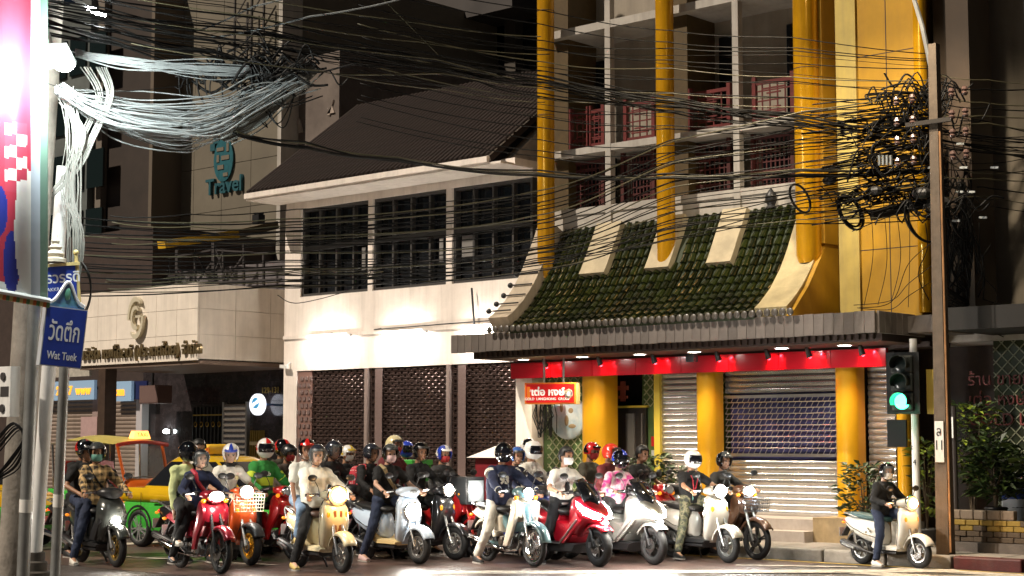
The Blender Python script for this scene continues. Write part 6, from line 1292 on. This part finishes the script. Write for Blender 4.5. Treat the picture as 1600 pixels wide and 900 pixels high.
o = MB().loft([[(.54, -.18, 1.76), (.7, -.18, 1.75), (.7, .18, 1.75), (.54, .18, 1.76)], [(.56, -.14, 1.89), (.67, -.14, 1.89), (.67, .14, 1.89), (.56, .14, 1.89)]]).build('roof_lamp', tl_, TK); text('lamp_lettering', 'TAXI', .1, mat('lamp_letter', (.5, .1, .02), .5), Matrix.Translation((.705, 0, 1.82)) @ Matrix.Rotation(R(90), 4, 'Z') @ Matrix.Rotation(R(90 - 12), 4, 'X'), TK, .003)
MB().tube([(.8, -.35, 1.05), (.75, 0, 1.08), (.8, .35, 1.05)], .014, 8).build('handlebar', blackm, TK); lamp(TK, (1.12, 0, .8), (1, 0, 0), .08, head_off); fender(TK, 1.1, .25, .12, orng, 20, 150)
# ================================================================ cloth
def cloth(n, c, rough=.85): return mat('cloth_' + n, c, rough, var=.22, vs_=7, bump=.55, bs=13)
black = cloth('black', (.0045, .0045, .005)); navy = cloth('navy', (.007, .013, .045)); white = cloth('white', (.66, .63, .56)); offw = cloth('offwhite', (.7, .68, .6)); denim = cloth('denim', (.016, .026, .06)); ltden = cloth('light_denim', (.16, .24, .36)); lime = cloth('lime', (.6, .64, .3)); maroon = cloth('maroon', (.12, .012, .015)); greyc = cloth('grey', (.03, .03, .03)); brown = cloth('brown', (.05, .035, .025)); green = cloth('green', (.02, .2, .03)); neon = mat('neon_yellow', (.5, .62, .03), .7); dkgreen = cloth('olive', (.045, .04, .025)); khaki = cloth('khaki', (.32, .24, .12)); whitetr = cloth('white_trouser', (.62, .59, .52))
plaid = pattern('plaid', 'plaid', [(.75, .5, .22), (.03, .022, .014), (.004, .004, .004)], 11.); tie = pattern('tie_dye', 'soft', [(.6, .04, .25), (.72, .6, .6)], 9.); camo = pattern('camouflage', 'blotch', [(.02, .022, .015), (.07, .075, .04), (.14, .12, .07), (.035, .04, .02)], 16.); polka = pattern('polka', 'dots', [(.4, .02, .035), (.6, .45, .4)], 26.)
sh_w = mat('shoe_white', (.6, .57, .5), .6); sh_b = mat('shoe_black', (.02, .02, .02), .5); sh_t = mat('shoe_tan', (.42, .3, .1), .7); sh_p = mat('shoe_pink', (.55, .38, .36), .6); sh_l = mat('shoe_blue', (.1, .14, .4), .6)
hk = paint('helmet_black', (.003, .003, .0035), 0, .12); hmk = mat('helmet_matt_black', (.007, .007, .008), .35, coat=.3); hw = paint('helmet_white', (.72, .7, .66), 0, .2); hg = paint('helmet_grey', (.03, .033, .045), .3, .2); hr = paint('helmet_red', (.5, .015, .012), 0, .2); ho = paint('helmet_orange', (.65, .04, .015), 0, .2); hb = paint('helmet_blue', (.02, .05, .4), .1, .2); hlb = paint('helmet_skyblue', (.05, .13, .4), .1, .2); hy = paint('helmet_yellow', (.6, .42, .05), 0, .2); hgold = paint('helmet_cream', (.65, .55, .3), 0, .25)
mk_w = mat('mask_white', (.62, .6, .58), .8); mk_p = mat('mask_pink', (.6, .42, .42), .8); mk_g = mat('mask_green', (.12, .3, .25), .7); mk_r = mat('mask_red', (.42, .03, .03), .7); mk_b = mat('mask_black', (.02, .02, .02), .8)
def strap(m, w=.035, right=True):
    def f(P, J):
        k = J['k']; sg = -1 if right else 1; a = J['S'][0 if right else 1] + Vector((.0, -sg * .06, .075)); c = J['mid'] + Vector((.15 * k, 0, .04)); b = J['hip'] + Vector((.06, -sg * .17 * k, .02))
        pts = [a, a + Vector((.1, -sg * .01, -.05)), J['mid'] + Vector((.155 * k, sg * .06, .12)), c, J['mid'] + Vector((.14 * k, -sg * .09, -.06)), b]
        MB().tube(pts, w * .5, 6).build('bag_strap', m, P, True)
    return f
def backpack(m):
    def f(P, J):
        c = J['hip'] + J['up'] * .26 + Vector((-.2, 0, 0)); o = MB().loft([ryz(-.1, 0, .1, .17, .19), ryz(-.05, 0, .145, .21, .22), ryz(.05, 0, .15, .21, .22), ryz(.09, 0, .12, .18, .2)]); o.v = [tuple(Vector(v) + c) for v in o.v]; b = o.build('backpack', m, P, True, 60)
        for sg in (-1, 1): MB().tube([J['sh'] + Vector((-.1, sg * .1, .02)), J['sh'] + Vector((.06, sg * .11, .035)), J['mid'] + Vector((.13, sg * .12, .1)), J['mid'] + Vector((.0, sg * .19, -.05)), J['mid'] + Vector((-.12, sg * .15, -.1))], .016, 6).build('pack_strap', m, P, True)
    return f
def officer(P, J):
    k = J['k']; MB().loft([[tuple(J['nk'] + Vector((.07, y, -.05))) for y in (-.02, .02)] + [tuple(J['nk'] + Vector((.055, y, -.05))) for y in (.02, -.02)], [tuple(J['mid'] + Vector((.155, y, .1))) for y in (-.035, .035)] + [tuple(J['mid'] + Vector((.14, y, .1))) for y in (.035, -.035)], [tuple(J['mid'] + Vector((.152, y, -.12))) for y in (-.025, .025)] + [tuple(J['mid'] + Vector((.135, y, -.12))) for y in (.025, -.025)]]).build('tie', black, P)
    for s_ in (0, 1): a = J['S'][s_] + Vector((0, 0, .068)); b = J['sh'].lerp(J['S'][s_], .45) + Vector((0, 0, .05)); MB().bar(a, b, .05, .014).build('epaulette', black, P)
    for sg in (-1, 1): MB().bar(J['mid'] + Vector((.14, sg * .09 - .035, .12)), J['mid'] + Vector((.14, sg * .09 + .035, .12)), .012, .06).build('pocket', white, P)
    MB().loft([[tuple(J['hip'] + Vector((.137 * math.cos(t), .18 * math.sin(t), z))) for t in [2 * math.pi * q / 20 for q in range(20)]] for z in (-.02, .02)], False).build('belt', black, P, True)
def lanyard(P, J):
    lm = mat('lanyard_red', (.5, .03, .05), .6); e = J['mid'] + Vector((.155, -.02, -.1))
    for sg in (-1, 1): MB().tube([J['nk'] + Vector((.02, sg * .07, -.03)), J['mid'] + Vector((.15, sg * .05, .12)), e], .008, 5).build('lanyard', lm, P)
    MB().box(e.x - .005, e.x + .005, e.y - .04, e.y + .04, e.z - .12, e.z).build('badge', mat('badge_teal', (.2, .5, .4), .5), P)
def grabjacket(P, J):
    k = J['k']
    for z0, z1 in ((.18, .29),):
        MB().loft([[tuple(J['hip'] + J['up'] * (.47 * k * q) + Vector(((.138 + .012) * math.cos(t), .194 * math.sin(t), 0))) for t in [2 * math.pi * i / 24 for i in range(24)]] for q in (.38, .62)], False).build('reflective_band', neon, P, True, 60)
    for i in (0, 1): a, b = J['S'][i], J['E'][i]; MB().cyl(a.lerp(b, .45), a.lerp(b, .8), .074, .07, 16).build('sleeve_band', neon, P, True)
    text('jacket_lettering', 'Grab', .09, offw, Matrix.Translation(J['hip'] + J['up'] * .36 + Vector((.165, -.06, 0))) @ Matrix.Rotation(R(90), 4, 'Z') @ Matrix.Rotation(R(90), 4, 'X'), P, .003)
def jersey(P, J):
    MB().sph(J['hip'] + J['up'] * .33 + Vector((.135, .08, 0)), (.012, .032, .036), 12, 8).build('crest', hgold, P, True); MB().bar(J['hip'] + J['up'] * .35 + Vector((.14, -.1, 0)), J['hip'] + J['up'] * .38 + Vector((.14, -.06, 0)), .01, .025).build('chest_logo', black, P)
    MB().loft([[tuple(J['nk'] + Vector((r_ * math.cos(t), r_ * math.sin(t), z))) for t in [2 * math.pi * i / 16 for i in range(16)]] for r_, z in ((.085, -.05), (.068, .0))], False).build('collar', black, P, True)
def varsity(P, J):
    for i in (0, 1):
        a, b = J['S'][i], J['E'][i]
        for q in (.12, .24): MB().cyl(a.lerp(b, q), a.lerp(b, q + .06), .083, .081, 16).build('sleeve_stripe', offw, P, True)
        MB().cyl(J['E'][i].lerp(J['H'][i], .84), J['E'][i].lerp(J['H'][i], .9), .05, n=14).build('cuff_stripe', offw, P, True)
    text('jacket_number', '93', .15, offw, Matrix.Translation(J['hip'] + J['up'] * .3 + Vector((.155, -.03, 0))) @ Matrix.Rotation(R(90), 4, 'Z') @ Matrix.Rotation(R(90), 4, 'X'), P, .004, bold=.008)
def vest(m):
    def f(P, J):
        k = J['k']; c = MB(); c.loft([[tuple(J['hip'] + J['up'] * (.47 * k * q) + Vector((rx * math.cos(t), ry * math.sin(t), 0))) for t in [2 * math.pi * i / 20 for i in range(20)]] for q, rx, ry in ((-.08, .15, .19), (.3, .155, .193), (.6, .15, .195), (.85, .142, .19))], False); c.build('open_jacket', m, P, True, 60)
    return f
# ================================================================ riders on the front row
PEG = [(-.3, -.2, .42), (-.3, .2, .42)]; KNEE = lambda x, z: [(x, -.16, z), (x, .16, z)]
WAIST = lambda x, z=.98: [(x, -.19, z), (x, .19, z)]
DOWN = [(-.22, -.31, .1), (.14, .13, .4)]; BOTH = [(-.18, -.31, .1), (-.18, .31, .1)]
# M1 black sports scooter
P = gnd(182, 887); B = scooter('black sports scooter with gold wheel nearest the sign post', P, R(-12), paint('scooter_charcoal', (.05, .055, .05), .3), black_pl, rim=mat('rim_bronze', (.45, .33, .12), .35, .8), lit=head_on, where='nose', r=.265, w=.1, energy=16)
person('rider in a plaid shirt and blue jeans with green face mask on black scooter', B, shirt=plaid, pants=denim, shoe=sh_w, hel=('open', hk, 'up'), mask=mk_g, yaw=-.55, twist=-.25, lean=.04, feet=[(-.1, -.33, .1), (.14, .13, .4)], sk=0, extra=strap(black, .03))
person('passenger in a black T-shirt behind the plaid shirt rider', B, seat=(-.6, .8), shirt=black, sleeve='short', pants=denim, shoe=sh_b, hel=('half', hk, None), yaw=.0, pitch=.12, hands=WAIST(-.3), feet=PEG)
# M2 red underbone
P = gnd(345, 897); B = underbone('dark red underbone motorcycle at the front of the queue', P, R(-12), paint('wave_red', (.26, .008, .02), .3), rim=black_pl, rimstyle='five', lit=head_on, frk=blackm, energy=16)
person('young rider in navy jacket and black open helmet on the red motorcycle', B, s=.9, seat=(-.14, .78), shirt=navy, pants=black, shoe=sh_b, sock=mat('sock_blue', (.1, .14, .45), .8), hel=('open', hmk, visor_c), yaw=-.1, pitch=-.1, feet=[(-.38, -.27, .1), (.02, .2, .34)], sk=2, extra=strap(mat('strap_red', (.35, .01, .03), .6), .06))
person('passenger in a pale lime sweater with black shoulder strap on the red motorcycle', B, tf=.94, seat=(-.55, .82), shirt=lime, pants=black, shoe=sh_w, hel=('full', hk, visor_d), yaw=.0, hands=WAIST(-.42, .72), feet=PEG, sk=2, extra=strap(black, .06, False), lean=.12)
# M3 orange scooter with basket
P = gnd(376, 886); P = (P[0] - .1, P[1] + .25); B = scooter('orange scooter with a cream wire basket and gold wheel', P, R(-12), paint('scooter_orange', (.62, .08, .01)), black_pl, rim=mat('rim_gold', (.7, .4, .05), .3, .8), rimstyle='ten', where='bar', lit=head_on, basket=True, r=.27, fend=black_pl, energy=14)
person('rider in a white football shirt with white blue helmet behind the red motorcycle', B, shirt=offw, pants=black, shoe=sh_b, hel=('open', hw, visor_c, hb), yaw=-.45, pitch=.28, lean=.25, sk=0, extra=jersey, sleeve='short')
# M4 delivery rider
P0 = at(420, 690, 24.3); B = underbone('red motorcycle under the green jacket delivery rider', (P0.x + .62, P0.y), .0, paint('bike_red', (.4, .01, .012)), rim=black_pl, lit=head_off)
person('delivery rider in green and yellow jacket with a red white helmet', B, s=1.06, shirt=green, pants=black, shoe=sh_b, hel=('full', hw, visor_d, hr), yaw=-.35, extra=grabjacket, bulk=1.1, glove=black, sk=0)
# M5 cream scooter
P = gnd(535, 896); B = scooter('cream retro scooter with tan grille stripes and round warm headlight', P, R(-15), paint('scooter_cream', (.7, .6, .38), 0), where='bar', lit=head_warm, stripe=mat('stripe_brown', (.2, .08, .03), .4), rim=alloy, energy=16, trim=chrome, lamp_r=.115, seat=mat('seat_brown', (.06, .03, .02), .5))
person('rider in a white jacket and black trousers on the cream scooter', B, s=1.0, tf=.94, lean=.02, twist=-.18, shirt=offw, pants=black, shoe=sh_t, hel=('open', hg, visor_c), yaw=-.35, sk=2, bulk=1.12, feet=[(-.16, -.32, .1), (.14, .13, .4)])
person('passenger in a white T-shirt and light jeans on the cream scooter', B, seat=(-.56, .83), shirt=offw, sleeve='short', pants=ltden, shoe=sh_t, hel=('open', hk, None, hr), yaw=-.45, sk=1, hands=[(-.32, -.22, .82), (-.3, .2, .85)], feet=PEG)
# M6 pale blue scooter
P = gnd(655, 882); B = scooter('pale blue and cream retro scooter with glaring round headlight', P, R(-8), paint('scooter_blue', (.5, .6, .72), 0), paint('scooter_cream2', (.66, .5, .24), 0), where='apron', lit=head_on, lamp_r=.12, rim=alloy, rimstyle='five', energy=20, wb=1.28)
person('rider in a black T-shirt with canvas bag strap and pink mask on the blue scooter', B, s=.98, shirt=black, sleeve='short', pants=denim, shoe=sh_p, hel=('open', hk, 'up'), mask=mk_p, yaw=-.3, twist=-.15, lean=.16, sk=2, feet=[(-.3, -.3, .1), (.14, .13, .4)], extra=strap(khaki, .06), short=False)
# M9 cub
P = gnd(835, 886); B = underbone('white and teal step-through motorcycle with wire wheels', P, R(-16), paint('cub_white', (.62, .56, .45), 0), paint('cub_teal', (.09, .16, .17), .1), rim=chrome, rimstyle='wire', lit=head_cool, cub=True, energy=16, box_=False, r=.285)
person('rider in a navy jacket with white striped sleeves and white trousers', B, twist=-.12, s=1.02, seat=(-.3, .77), tf=.97, shirt=navy, pants=whitetr, shoe=sh_b, hel=('full', hk, visor_d), yaw=-.2, glove=black, extra=varsity, bulk=1.12, feet=[(-.42, -.3, .1), (.02, .18, .33)], sk=1)
# M10 red maxi
P = gnd(936, 886); B = maxi('glossy red maxi scooter with V-shaped headlight', P, R(-14), paint('maxi_red', (.42, .006, .018), .3), lit=head_on, rim=black_pl)
person('bareheaded rider in a white uniform shirt with black tie and white mask', B, s=1.0, tf=.9, shirt=white, sleeve='short', pants=black, shoe=sh_b, mask=mk_w, yaw=.1, sk=0, extra=officer, feet=[(-.3, -.34, .1), (.05, .2, .36)], hands=[(.2, -.33, 1.0), (.2, .33, 1.0)])
# M11 grey maxi
P = gnd(1022, 883); B = maxi('silver grey maxi scooter with V-shaped headlight', P, R(-14), paint('maxi_grey', (.36, .36, .33), .5), lit=head_on, rim=black_pl)
person('rider in a pink tie-dye sweatshirt with black full-face helmet', B, s=.96, tf=.84, lean=.14, shirt=tie, pants=greyc, shoe=sh_w, hel=('full', hk, visor_d, hb), yaw=-.1, pitch=.1, sk=0, feet=[(-.32, -.34, .1), (.05, .2, .36)], hands=[(.2, -.33, 1.0), (.2, .33, 1.0)])
# M12 silver scooter
P = gnd(1138, 880); B = scooter('pearl silver scooter in front of the middle gold pillar', P, R(-17), paint('scooter_pearl', (.56, .53, .47), .35), black_pl, where='bar', lit=head_on, rim=alloy, energy=18, lamp_r=.09, wb=1.3)
person('rider with white helmet and camouflage trousers wearing a red lanyard', B, s=.96, tf=.82, lean=-.02, shirt=black, sleeve='short', pants=camo, shoe=sh_b, hel=('full', hw, visor_d), yaw=.1, pitch=.1, sk=0, extra=lanyard, feet=[(-.1, -.33, .1), (.14, .13, .4)])
# M13
P = gnd(1177, 876); B = underbone('brown motorcycle with front basket and blue-white headlight by the kerb', (P[0], P[1] + .1), R(-14), paint('bike_brown', (.09, .045, .025), .2), lit=head_cool, basket=True, energy=14, rimstyle='five')
person('rider in a dark jacket and black helmet on the brown motorcycle', B, s=.95, tf=.8, twist=.1, shirt=greyc, pants=black, shoe=sh_b, hel=('open', hk, 'up'), yaw=-.05, sk=1, lean=.15)
# M14
P = gnd(1437, 889); B = scooter('white scooter with floral decals stopped alone beside the kerb', P, R(-15), paint('scooter_white', (.68, .66, .6), 0), where='bar', lit=head_warm, rim=alloy, rimstyle='five', energy=10, seat=mat('seat_teal', (.02, .06, .06), .5), wb=1.22, lamp_r=.1, s=.87)
for i in range(10): MB().sph((-.25 - .05 * i, -.185 + .004 * i, .55 + .03 * math.sin(i * 2)), (.022, .006, .022), 6, 5).build('floral_decal', mat('decal', (.12, .1, .05), .5), B)
person('rider in black jacket and white mask on the lone white scooter', B, s=.98, tf=.94, seat=(-.16, .76), shirt=black, pants=denim, shoe=sh_w, hel=('open', hk, visor_c), mask=mk_w, yaw=-.1, sk=2, bulk=1.1, extra=strap(greyc, .04), feet=[(-.02, -.3, .1), (.14, .13, .4)], hands=[(.22, -.31, .99), (.22, .31, .99)])
# ================================================================ second rows
def back(px, D): q = at(px, 700, D); return q.x + .75, q.y
dkp = paint('bike_black', (.015, .015, .017), .2); slv = paint('bike_silver', (.3, .3, .3), .5); rdp = MATS['bike_red']; blp = paint('bike_blue', (.02, .05, .25), .2)
def under(label, px, D, c, lit=head_off, **k): return underbone(label, back(px, D), 0, c, lit=lit, **k)
def scoot(label, px, D, c, lit=head_off, **k): return scooter(label, back(px, D), 0, c, lit=lit, where=k.pop('where', 'nose'), **k)
B = under('dark motorcycle behind the plaid shirt rider', 128, 25.0, dkp); person('rider with red and black helmet behind the plaid shirt rider', B, s=1.05, shirt=black, pants=black, shoe=sh_b, hel=('open', hk, 'up', hr), vx=.017, sk=1)
B = scoot('dark scooter between the two helmets behind the red motorcycle', 308, 24.2, dkp); person('bareheaded man in a pale shirt behind the red motorcycle riders', B, s=1.07, shirt=white, sleeve='short', pants=black, shoe=sh_b, yaw=-.2, sk=0, vx=.016)
B = under('black motorcycle behind the delivery rider', 438, 27.2, dkp); person('rider with a black and red helmet behind the delivery rider', B, s=1.05, shirt=dkgreen, pants=black, shoe=sh_b, hel=('full', hk, visor_d, hr), vx=.018)
B = scoot('silver scooter behind the cream scooter passenger', 449, 25.4, slv); person('rider in a dark cap helmet and brown shirt left of the cream scooter', B, s=.97, shirt=brown, pants=black, shoe=sh_b, hel=('half', hmk, None), mask=mk_r, vx=.017, sk=1)
B = scoot('black scooter directly behind the cream scooter rider', 519, 25.2, dkp); person('rider with a clear visor half hidden behind the white jacket rider', B, s=1.03, shirt=black, pants=black, shoe=sh_b, hel=('open', hg, visor_c), vx=.017, sk=1)
B = under('grey motorcycle between the cream and the blue scooters', 540, 26.4, slv, head_warm, energy=0); person('rider with white and yellow striped helmet and white mask in dark jacket', B, s=.95, shirt=black, pants=black, shoe=sh_b, hel=('half', hw, None, hy), mask=mk_w, vx=.017, extra=vest(greyc))
B = scoot('dark scooter carrying the polka dot backpack rider', 578, 24.9, dkp); person('rider with polka dot red backpack behind the blue scooter rider', B, s=.98, shirt=black, pants=black, shoe=sh_b, hel=('open', hg, None), vx=.016, extra=backpack(polka), yaw=.2)
B = under('maroon motorcycle behind the blue scooter', 612, 26.3, paint('bike_maroon', (.12, .01, .02))); person('tall rider in maroon jacket with cream white helmet', B, s=1.12, shirt=maroon, pants=black, shoe=sh_b, hel=('open', hgold, 'up'), mask=mk_r, vx=.017, sk=1, bulk=1.1)
B = scoot('dark scooter carrying the green delivery box', 632, 28.0, dkp); person('delivery rider in a blue helmet with green box behind', B, s=1.02, shirt=green, pants=black, shoe=sh_b, hel=('full', hb, visor_d), vx=.018)
gbx = empty('delivery_box', (*back(632, 26.9), 0), 0, 'green insulated delivery box behind the blue helmet rider', 'box'); q = at(646, 732, 26.9); gbx.location = (q.x, q.y, q.z - .2); MB().puff([(-.2, 0), (.2, 0), (.2, .26), (-.2, .26)], .22, .02, edge=.94).build('case', mat('box_green', (.03, .28, .03), .5), gbx, True, 40); MB().puff([(-.22, .262), (.22, .262), (.21, .34), (-.21, .34)], .24, .02, edge=.94).build('lid', mat('box_green2', (.04, .34, .04), .5), gbx, True, 40)
MB().box(-.15, .15, -.15, .15, -(q.z - .2) + .75, 0).build('rack', blackm, gbx)
B = scoot('black scooter with glaring headlight right of the blue scooter', 655, 24.6, dkp, head_on, where='bar', energy=10, lamp_r=.085); person('rider with black helmet and dark jacket right of the blue scooter rider', B, s=1.0, shirt=black, pants=black, shoe=sh_b, hel=('open', hk, None), vx=.015, sk=1, yaw=-.3)
B = under('red motorcycle with glaring headlight left of the step-through', 690, 25.0, rdp, head_on, energy=10, frk=mat('fork_red', (.4, .02, .01), .4), box_=False); person('rider with patterned blue helmet and red mask', B, s=.95, shirt=greyc, pants=black, shoe=sh_b, hel=('open', hb, 'up', hw), mask=mk_r, vx=.015, yaw=-.3)
bb = at(728, 790, 24.6); tb = empty('delivery_box', (bb.x, bb.y, 0), 0, 'black square delivery box on a rack left of the step-through', 'box')
MB().puff([(-.22, .78), (.2, .78), (.2, 1.18), (-.22, 1.18)], .2, .02, edge=.94).build('case', mat('top_box_black', (.02, .022, .024), .35), tb, True, 40); MB().box(-.05, .05, -.04, .04, .0, .78).build('stand', blackm, tb); MB().box(.2, .206, -.16, .16, .82, 1.13).build('reflective_panel', mat('panel_grey', (.3, .34, .36), .3, .4), tb)
B = scoot('blue scooter half hidden behind the step-through', 806, 24.6, blp, head_off); person('young passenger in a sky blue helmet beside the navy jacket rider', B, s=.93, shirt=navy, pants=black, shoe=sh_b, hel=('open', hlb, None), yaw=-.5, vx=.014, sk=0, extra=varsity)
B = scoot('red scooter between the step-through and the maxi scooter', 830, 25.0, rdp, head_on, where='bar', energy=8, lamp_r=.07); person('rider in a white shirt with white full-face helmet behind the step-through', B, s=1.02, shirt=white, pants=black, shoe=sh_b, hel=('full', hw, visor_d), vx=.014)
B = under('dark motorcycle behind the white full-face helmet rider', 822, 27.6, dkp); person('rider with white and black helmet at the back by the white pier', B, s=1.06, shirt=brown, pants=black, shoe=sh_b, hel=('full', hk, visor_d, hw), vx=.018)
B = scoot('black scooter behind the uniformed rider', 922, 26.0, dkp); person('rider in olive shirt with red helmet and red mask', B, s=1.0, shirt=dkgreen, sleeve='short', pants=black, shoe=sh_b, hel=('half', hr, None, hk), mask=mk_r, vx=.016, sk=0)
B = under('black motorcycle with maroon jacket rider', 950, 24.9, dkp); person('rider in a maroon jacket with bright orange helmet', B, s=.98, shirt=maroon, pants=black, shoe=sh_b, hel=('open', ho, None), vx=.015, yaw=.25)
B = under('red motorcycle half hidden behind the grey maxi scooter', 996, 25.4, rdp); person('bareheaded man in a black T-shirt behind the tie-dye rider', B, s=.97, shirt=black, sleeve='short', pants=black, shoe=sh_b, vx=.014, sk=1, yaw=-.1, lean=.2)
B = scoot('grey scooter half hidden left of the pearl silver scooter', 1012, 25.8, slv); 
# ================================================================ plants and street things
leafm = [mat('leaf_dark', (.02, .036, .01), .45, var=.4, vs_=9), mat('leaf_mid', (.05, .085, .018), .45, var=.4, vs_=9), mat('leaf_bright', (.18, .24, .02), .45, var=.3, vs_=9)]
potm = mat('pot_black', (.03, .028, .026), .6, var=.3)
def plant(label, x, y, z, h, rad, n, L, mts, seed, pot=True, upright=.4, lo=.15):
    rr = random.Random(seed); e = empty('potted_plant' if pot else 'shrub', (x, y, z), 0, label, 'plant', 'plants along the shop fronts'); ph = .0
    if pot: ph = .26; MB().lathe([(.1, 0), (.15, .24), (.17, .26), (.15, .28), (.13, .26)], (0, 0, 0), n=16).build('pot', potm, e, True, 40)
    st = MB(); ends = []
    for i in range(7): a = rr.uniform(0, 6.28); t = (rad * .55 * math.cos(a), rad * .55 * math.sin(a), ph + h * rr.uniform(.5, .95)); st.tube([(0, 0, ph - .05), (t[0] * .3, t[1] * .3, ph + h * .35), t], [.014, .01, .005], 5); ends.append(t)
    st.build('stem', mat('stem_brown', (.08, .055, .03), .9), e)
    for mi, m in enumerate(mts):
        mb = MB()
        for i in range(n // len(mts)):
            a = rr.uniform(0, 6.28); q = rr.random() ** .6; zz = ph + h * (lo + (1 - lo) * rr.random()); rz = rad * math.sqrt(max(.05, 1 - ((zz - ph - h * .55) / (h * .6)) ** 2)); p = Vector((q * rz * math.cos(a), q * rz * math.sin(a), zz))
            d = Vector((math.cos(a + rr.uniform(-.8, .8)), math.sin(a + rr.uniform(-.8, .8)), upright + rr.uniform(-.6, .6))).normalized(); sd_ = d.cross(Vector((rr.uniform(-.3, .3), rr.uniform(-.3, .3), 1))).normalized(); l = L * rr.uniform(.6, 1.3); wv = l * .22
            mid_ = p + d * l * .5 - Vector((0, 0, .0)); tip = p + d * l - Vector((0, 0, l * .25)); mb.add([p, mid_ + sd_ * wv, tip, mid_ - sd_ * wv], [(0, 1, 2), (0, 2, 3)])
        mb.build('foliage', m, e)
    return e
def plx(px, y): return hx(px, y, 780)
plant('dark leafy bush at the foot of the doorway behind the pearl scooter', plx(1018, -.9), -.9, .15, 1.05, .42, 420, .16, leafm[:2], 1)
plant('low dark bush left of the middle gold pillar', plx(1052, -.85), -.85, .15, .85, .4, 360, .15, leafm[:2], 2)
plant('dark bush by the stone plinth behind the lone scooter', plx(1350, -.9), -.9, .15, .95, .38, 420, .15, leafm[:2], 3)
plant('tall bright-topped shrub right behind the utility pole', plx(1520, -.4), -.4, .5, 1.75, .42, 520, .14, [leafm[0], leafm[1], leafm[2]], 4, False, .4, .35)
plant('narrow-leaved plant in a dark pot on the planter', plx(1556, -.55), -.55, .5, .95, .32, 380, .22, [leafm[0], leafm[1]], 5)
plant('small plant between the white post and the utility pole', plx(1448, -.3), -.3, .15, 1.3, .2, 140, .2, [leafm[1], leafm[2]], 6)
plant('small clump above the planter at the right edge', plx(1590, .1), .1, .5, .8, .3, 200, .16, leafm[:2], 7)
# tree reaching in from the right edge
TRx = empty('tree', (6.6, -.9, 0), 0, 'dark tree reaching in at the right edge over the awning', 'tree'); MB().tube([(0, 0, .1), (.05, .05, 2), (-.1, 0, 3.4), (-.5, -.1, 4.4)], [.16, .13, .11, .06], 10).build('trunk', woodp, TRx, True)
rr = random.Random(9); mbs = [MB(), MB(), MB()]
for c in range(46):
    cc_ = Vector((rr.gauss(-.2, .8), rr.gauss(0, .8), 4.6 + rr.gauss(0, .75)))
    for i in range(34):
        p = cc_ + Vector((rr.gauss(0, .2), rr.gauss(0, .2), rr.gauss(0, .16))); d = Vector((rr.gauss(0, 1), rr.gauss(0, 1), rr.gauss(-.3, .6))).normalized(); sd_ = d.cross(Vector((0, 0, 1))).normalized(); l = rr.uniform(.12, .26)
        mbs[c % 3].add([p, p + d * l * .5 + sd_ * l * .2, p + d * l, p + d * l * .5 - sd_ * l * .2], [(0, 1, 2, 3)])
for m_, b_ in zip((leafm[0], leafm[0], leafm[1]), mbs): b_.build('crown', m_, TRx)
for i in range(5): q = Vector((rr.gauss(-.2, .5), rr.gauss(0, .5), 4.7 + rr.gauss(0, .4))); MB().tube([(-.3, -.05, 3.9), (q + Vector((-.3, -.05, 3.9))) / 2, q], [.05, .03, .012], 6).build('limb', woodp, TRx)
# white water tank and blue lid behind the planter
wt = empty('water_tank', (plx(1592, .2), .15, .5), 0, 'white plastic tank with blue lid behind the planter at the right edge', 'tank'); MB().lathe([(0, 0), (.2, 0), (.22, .04), (.22, .34), (.2, .38)], n=20).build('body', mat('tank_white', (.5, .52, .55), .5), wt, True, 40); MB().lathe([(.22, .38), (.22, .5), (.16, .52), (0, .53)], n=20).build('lid', mat('tank_blue', (.02, .06, .3), .4), wt, True, 40)
# maroon kiosk with white hip roof
ky = -1.3; ka, kz = hit(744, 712, ky); kb_, _ = hit(806, 712, ky); K_ = empty('shrine_kiosk', (0, 0, 0), label='maroon box kiosk with white pyramid roof behind the black full-face helmet', cat='kiosk')
kx = (ka + kb_) / 2; hw_ = .3; MB().box(kx - hw_, kx + hw_, ky - .2, ky + .25, .15, kz - .03).build('cabinet', mat('kiosk_maroon', (.22, .012, .02), .5, var=.2), K_); MB().add([(kx - hw_ - .12, ky - .3, kz - .03), (kx + hw_ + .12, ky - .3, kz - .03), (kx + hw_ + .12, ky + .35, kz - .03), (kx - hw_ - .12, ky + .35, kz - .03), (kx, ky, kz + .17)], [(0, 1, 4), (1, 2, 4), (2, 3, 4), (3, 0, 4), (3, 2, 1, 0)]).build('roof', mat('kiosk_white', (.6, .55, .52), .6), K_)
# hanging wire clump at the white pier
hwx = empty('wire_clump', (0, 0, 0), label='clump of dangling black wires below the red hanging sign', cat='cables'); rr = random.Random(5); mb = MB(); cx0, cz0 = hit(848, 650, -.15)
for i in range(26): a = rr.gauss(0, .14); mb.tube([(cx0 + a, -.15 + rr.uniform(-.06, .06), cz0 + .25), (cx0 + a * 1.2 + rr.gauss(0, .04), -.15, cz0), (cx0 + a * .9 + rr.gauss(0, .06), -.15, cz0 - rr.uniform(.1, .4))], .009, 5)
tag(mb.build('strands', cbl, hwx), kind='stuff'); MB().box(cx0 - .25, cx0 + .2, -.2, -.04, cz0 + .22, cz0 + .38).build('junction_box', mat('grey_paint', (.2, .19, .18), .5), hwx)
# settle the clothed figures: one closed surface each
dg = bpy.context.evaluated_depsgraph_get()
for o in REM:
    me = bpy.data.meshes.new_from_object(o.evaluated_get(dg)); mt_ = o.data.materials[0]; o.modifiers.clear(); o.data = me
    me.materials.clear(); me.materials.append(mt_); me.polygons.foreach_set('use_smooth', [True] * len(me.polygons))
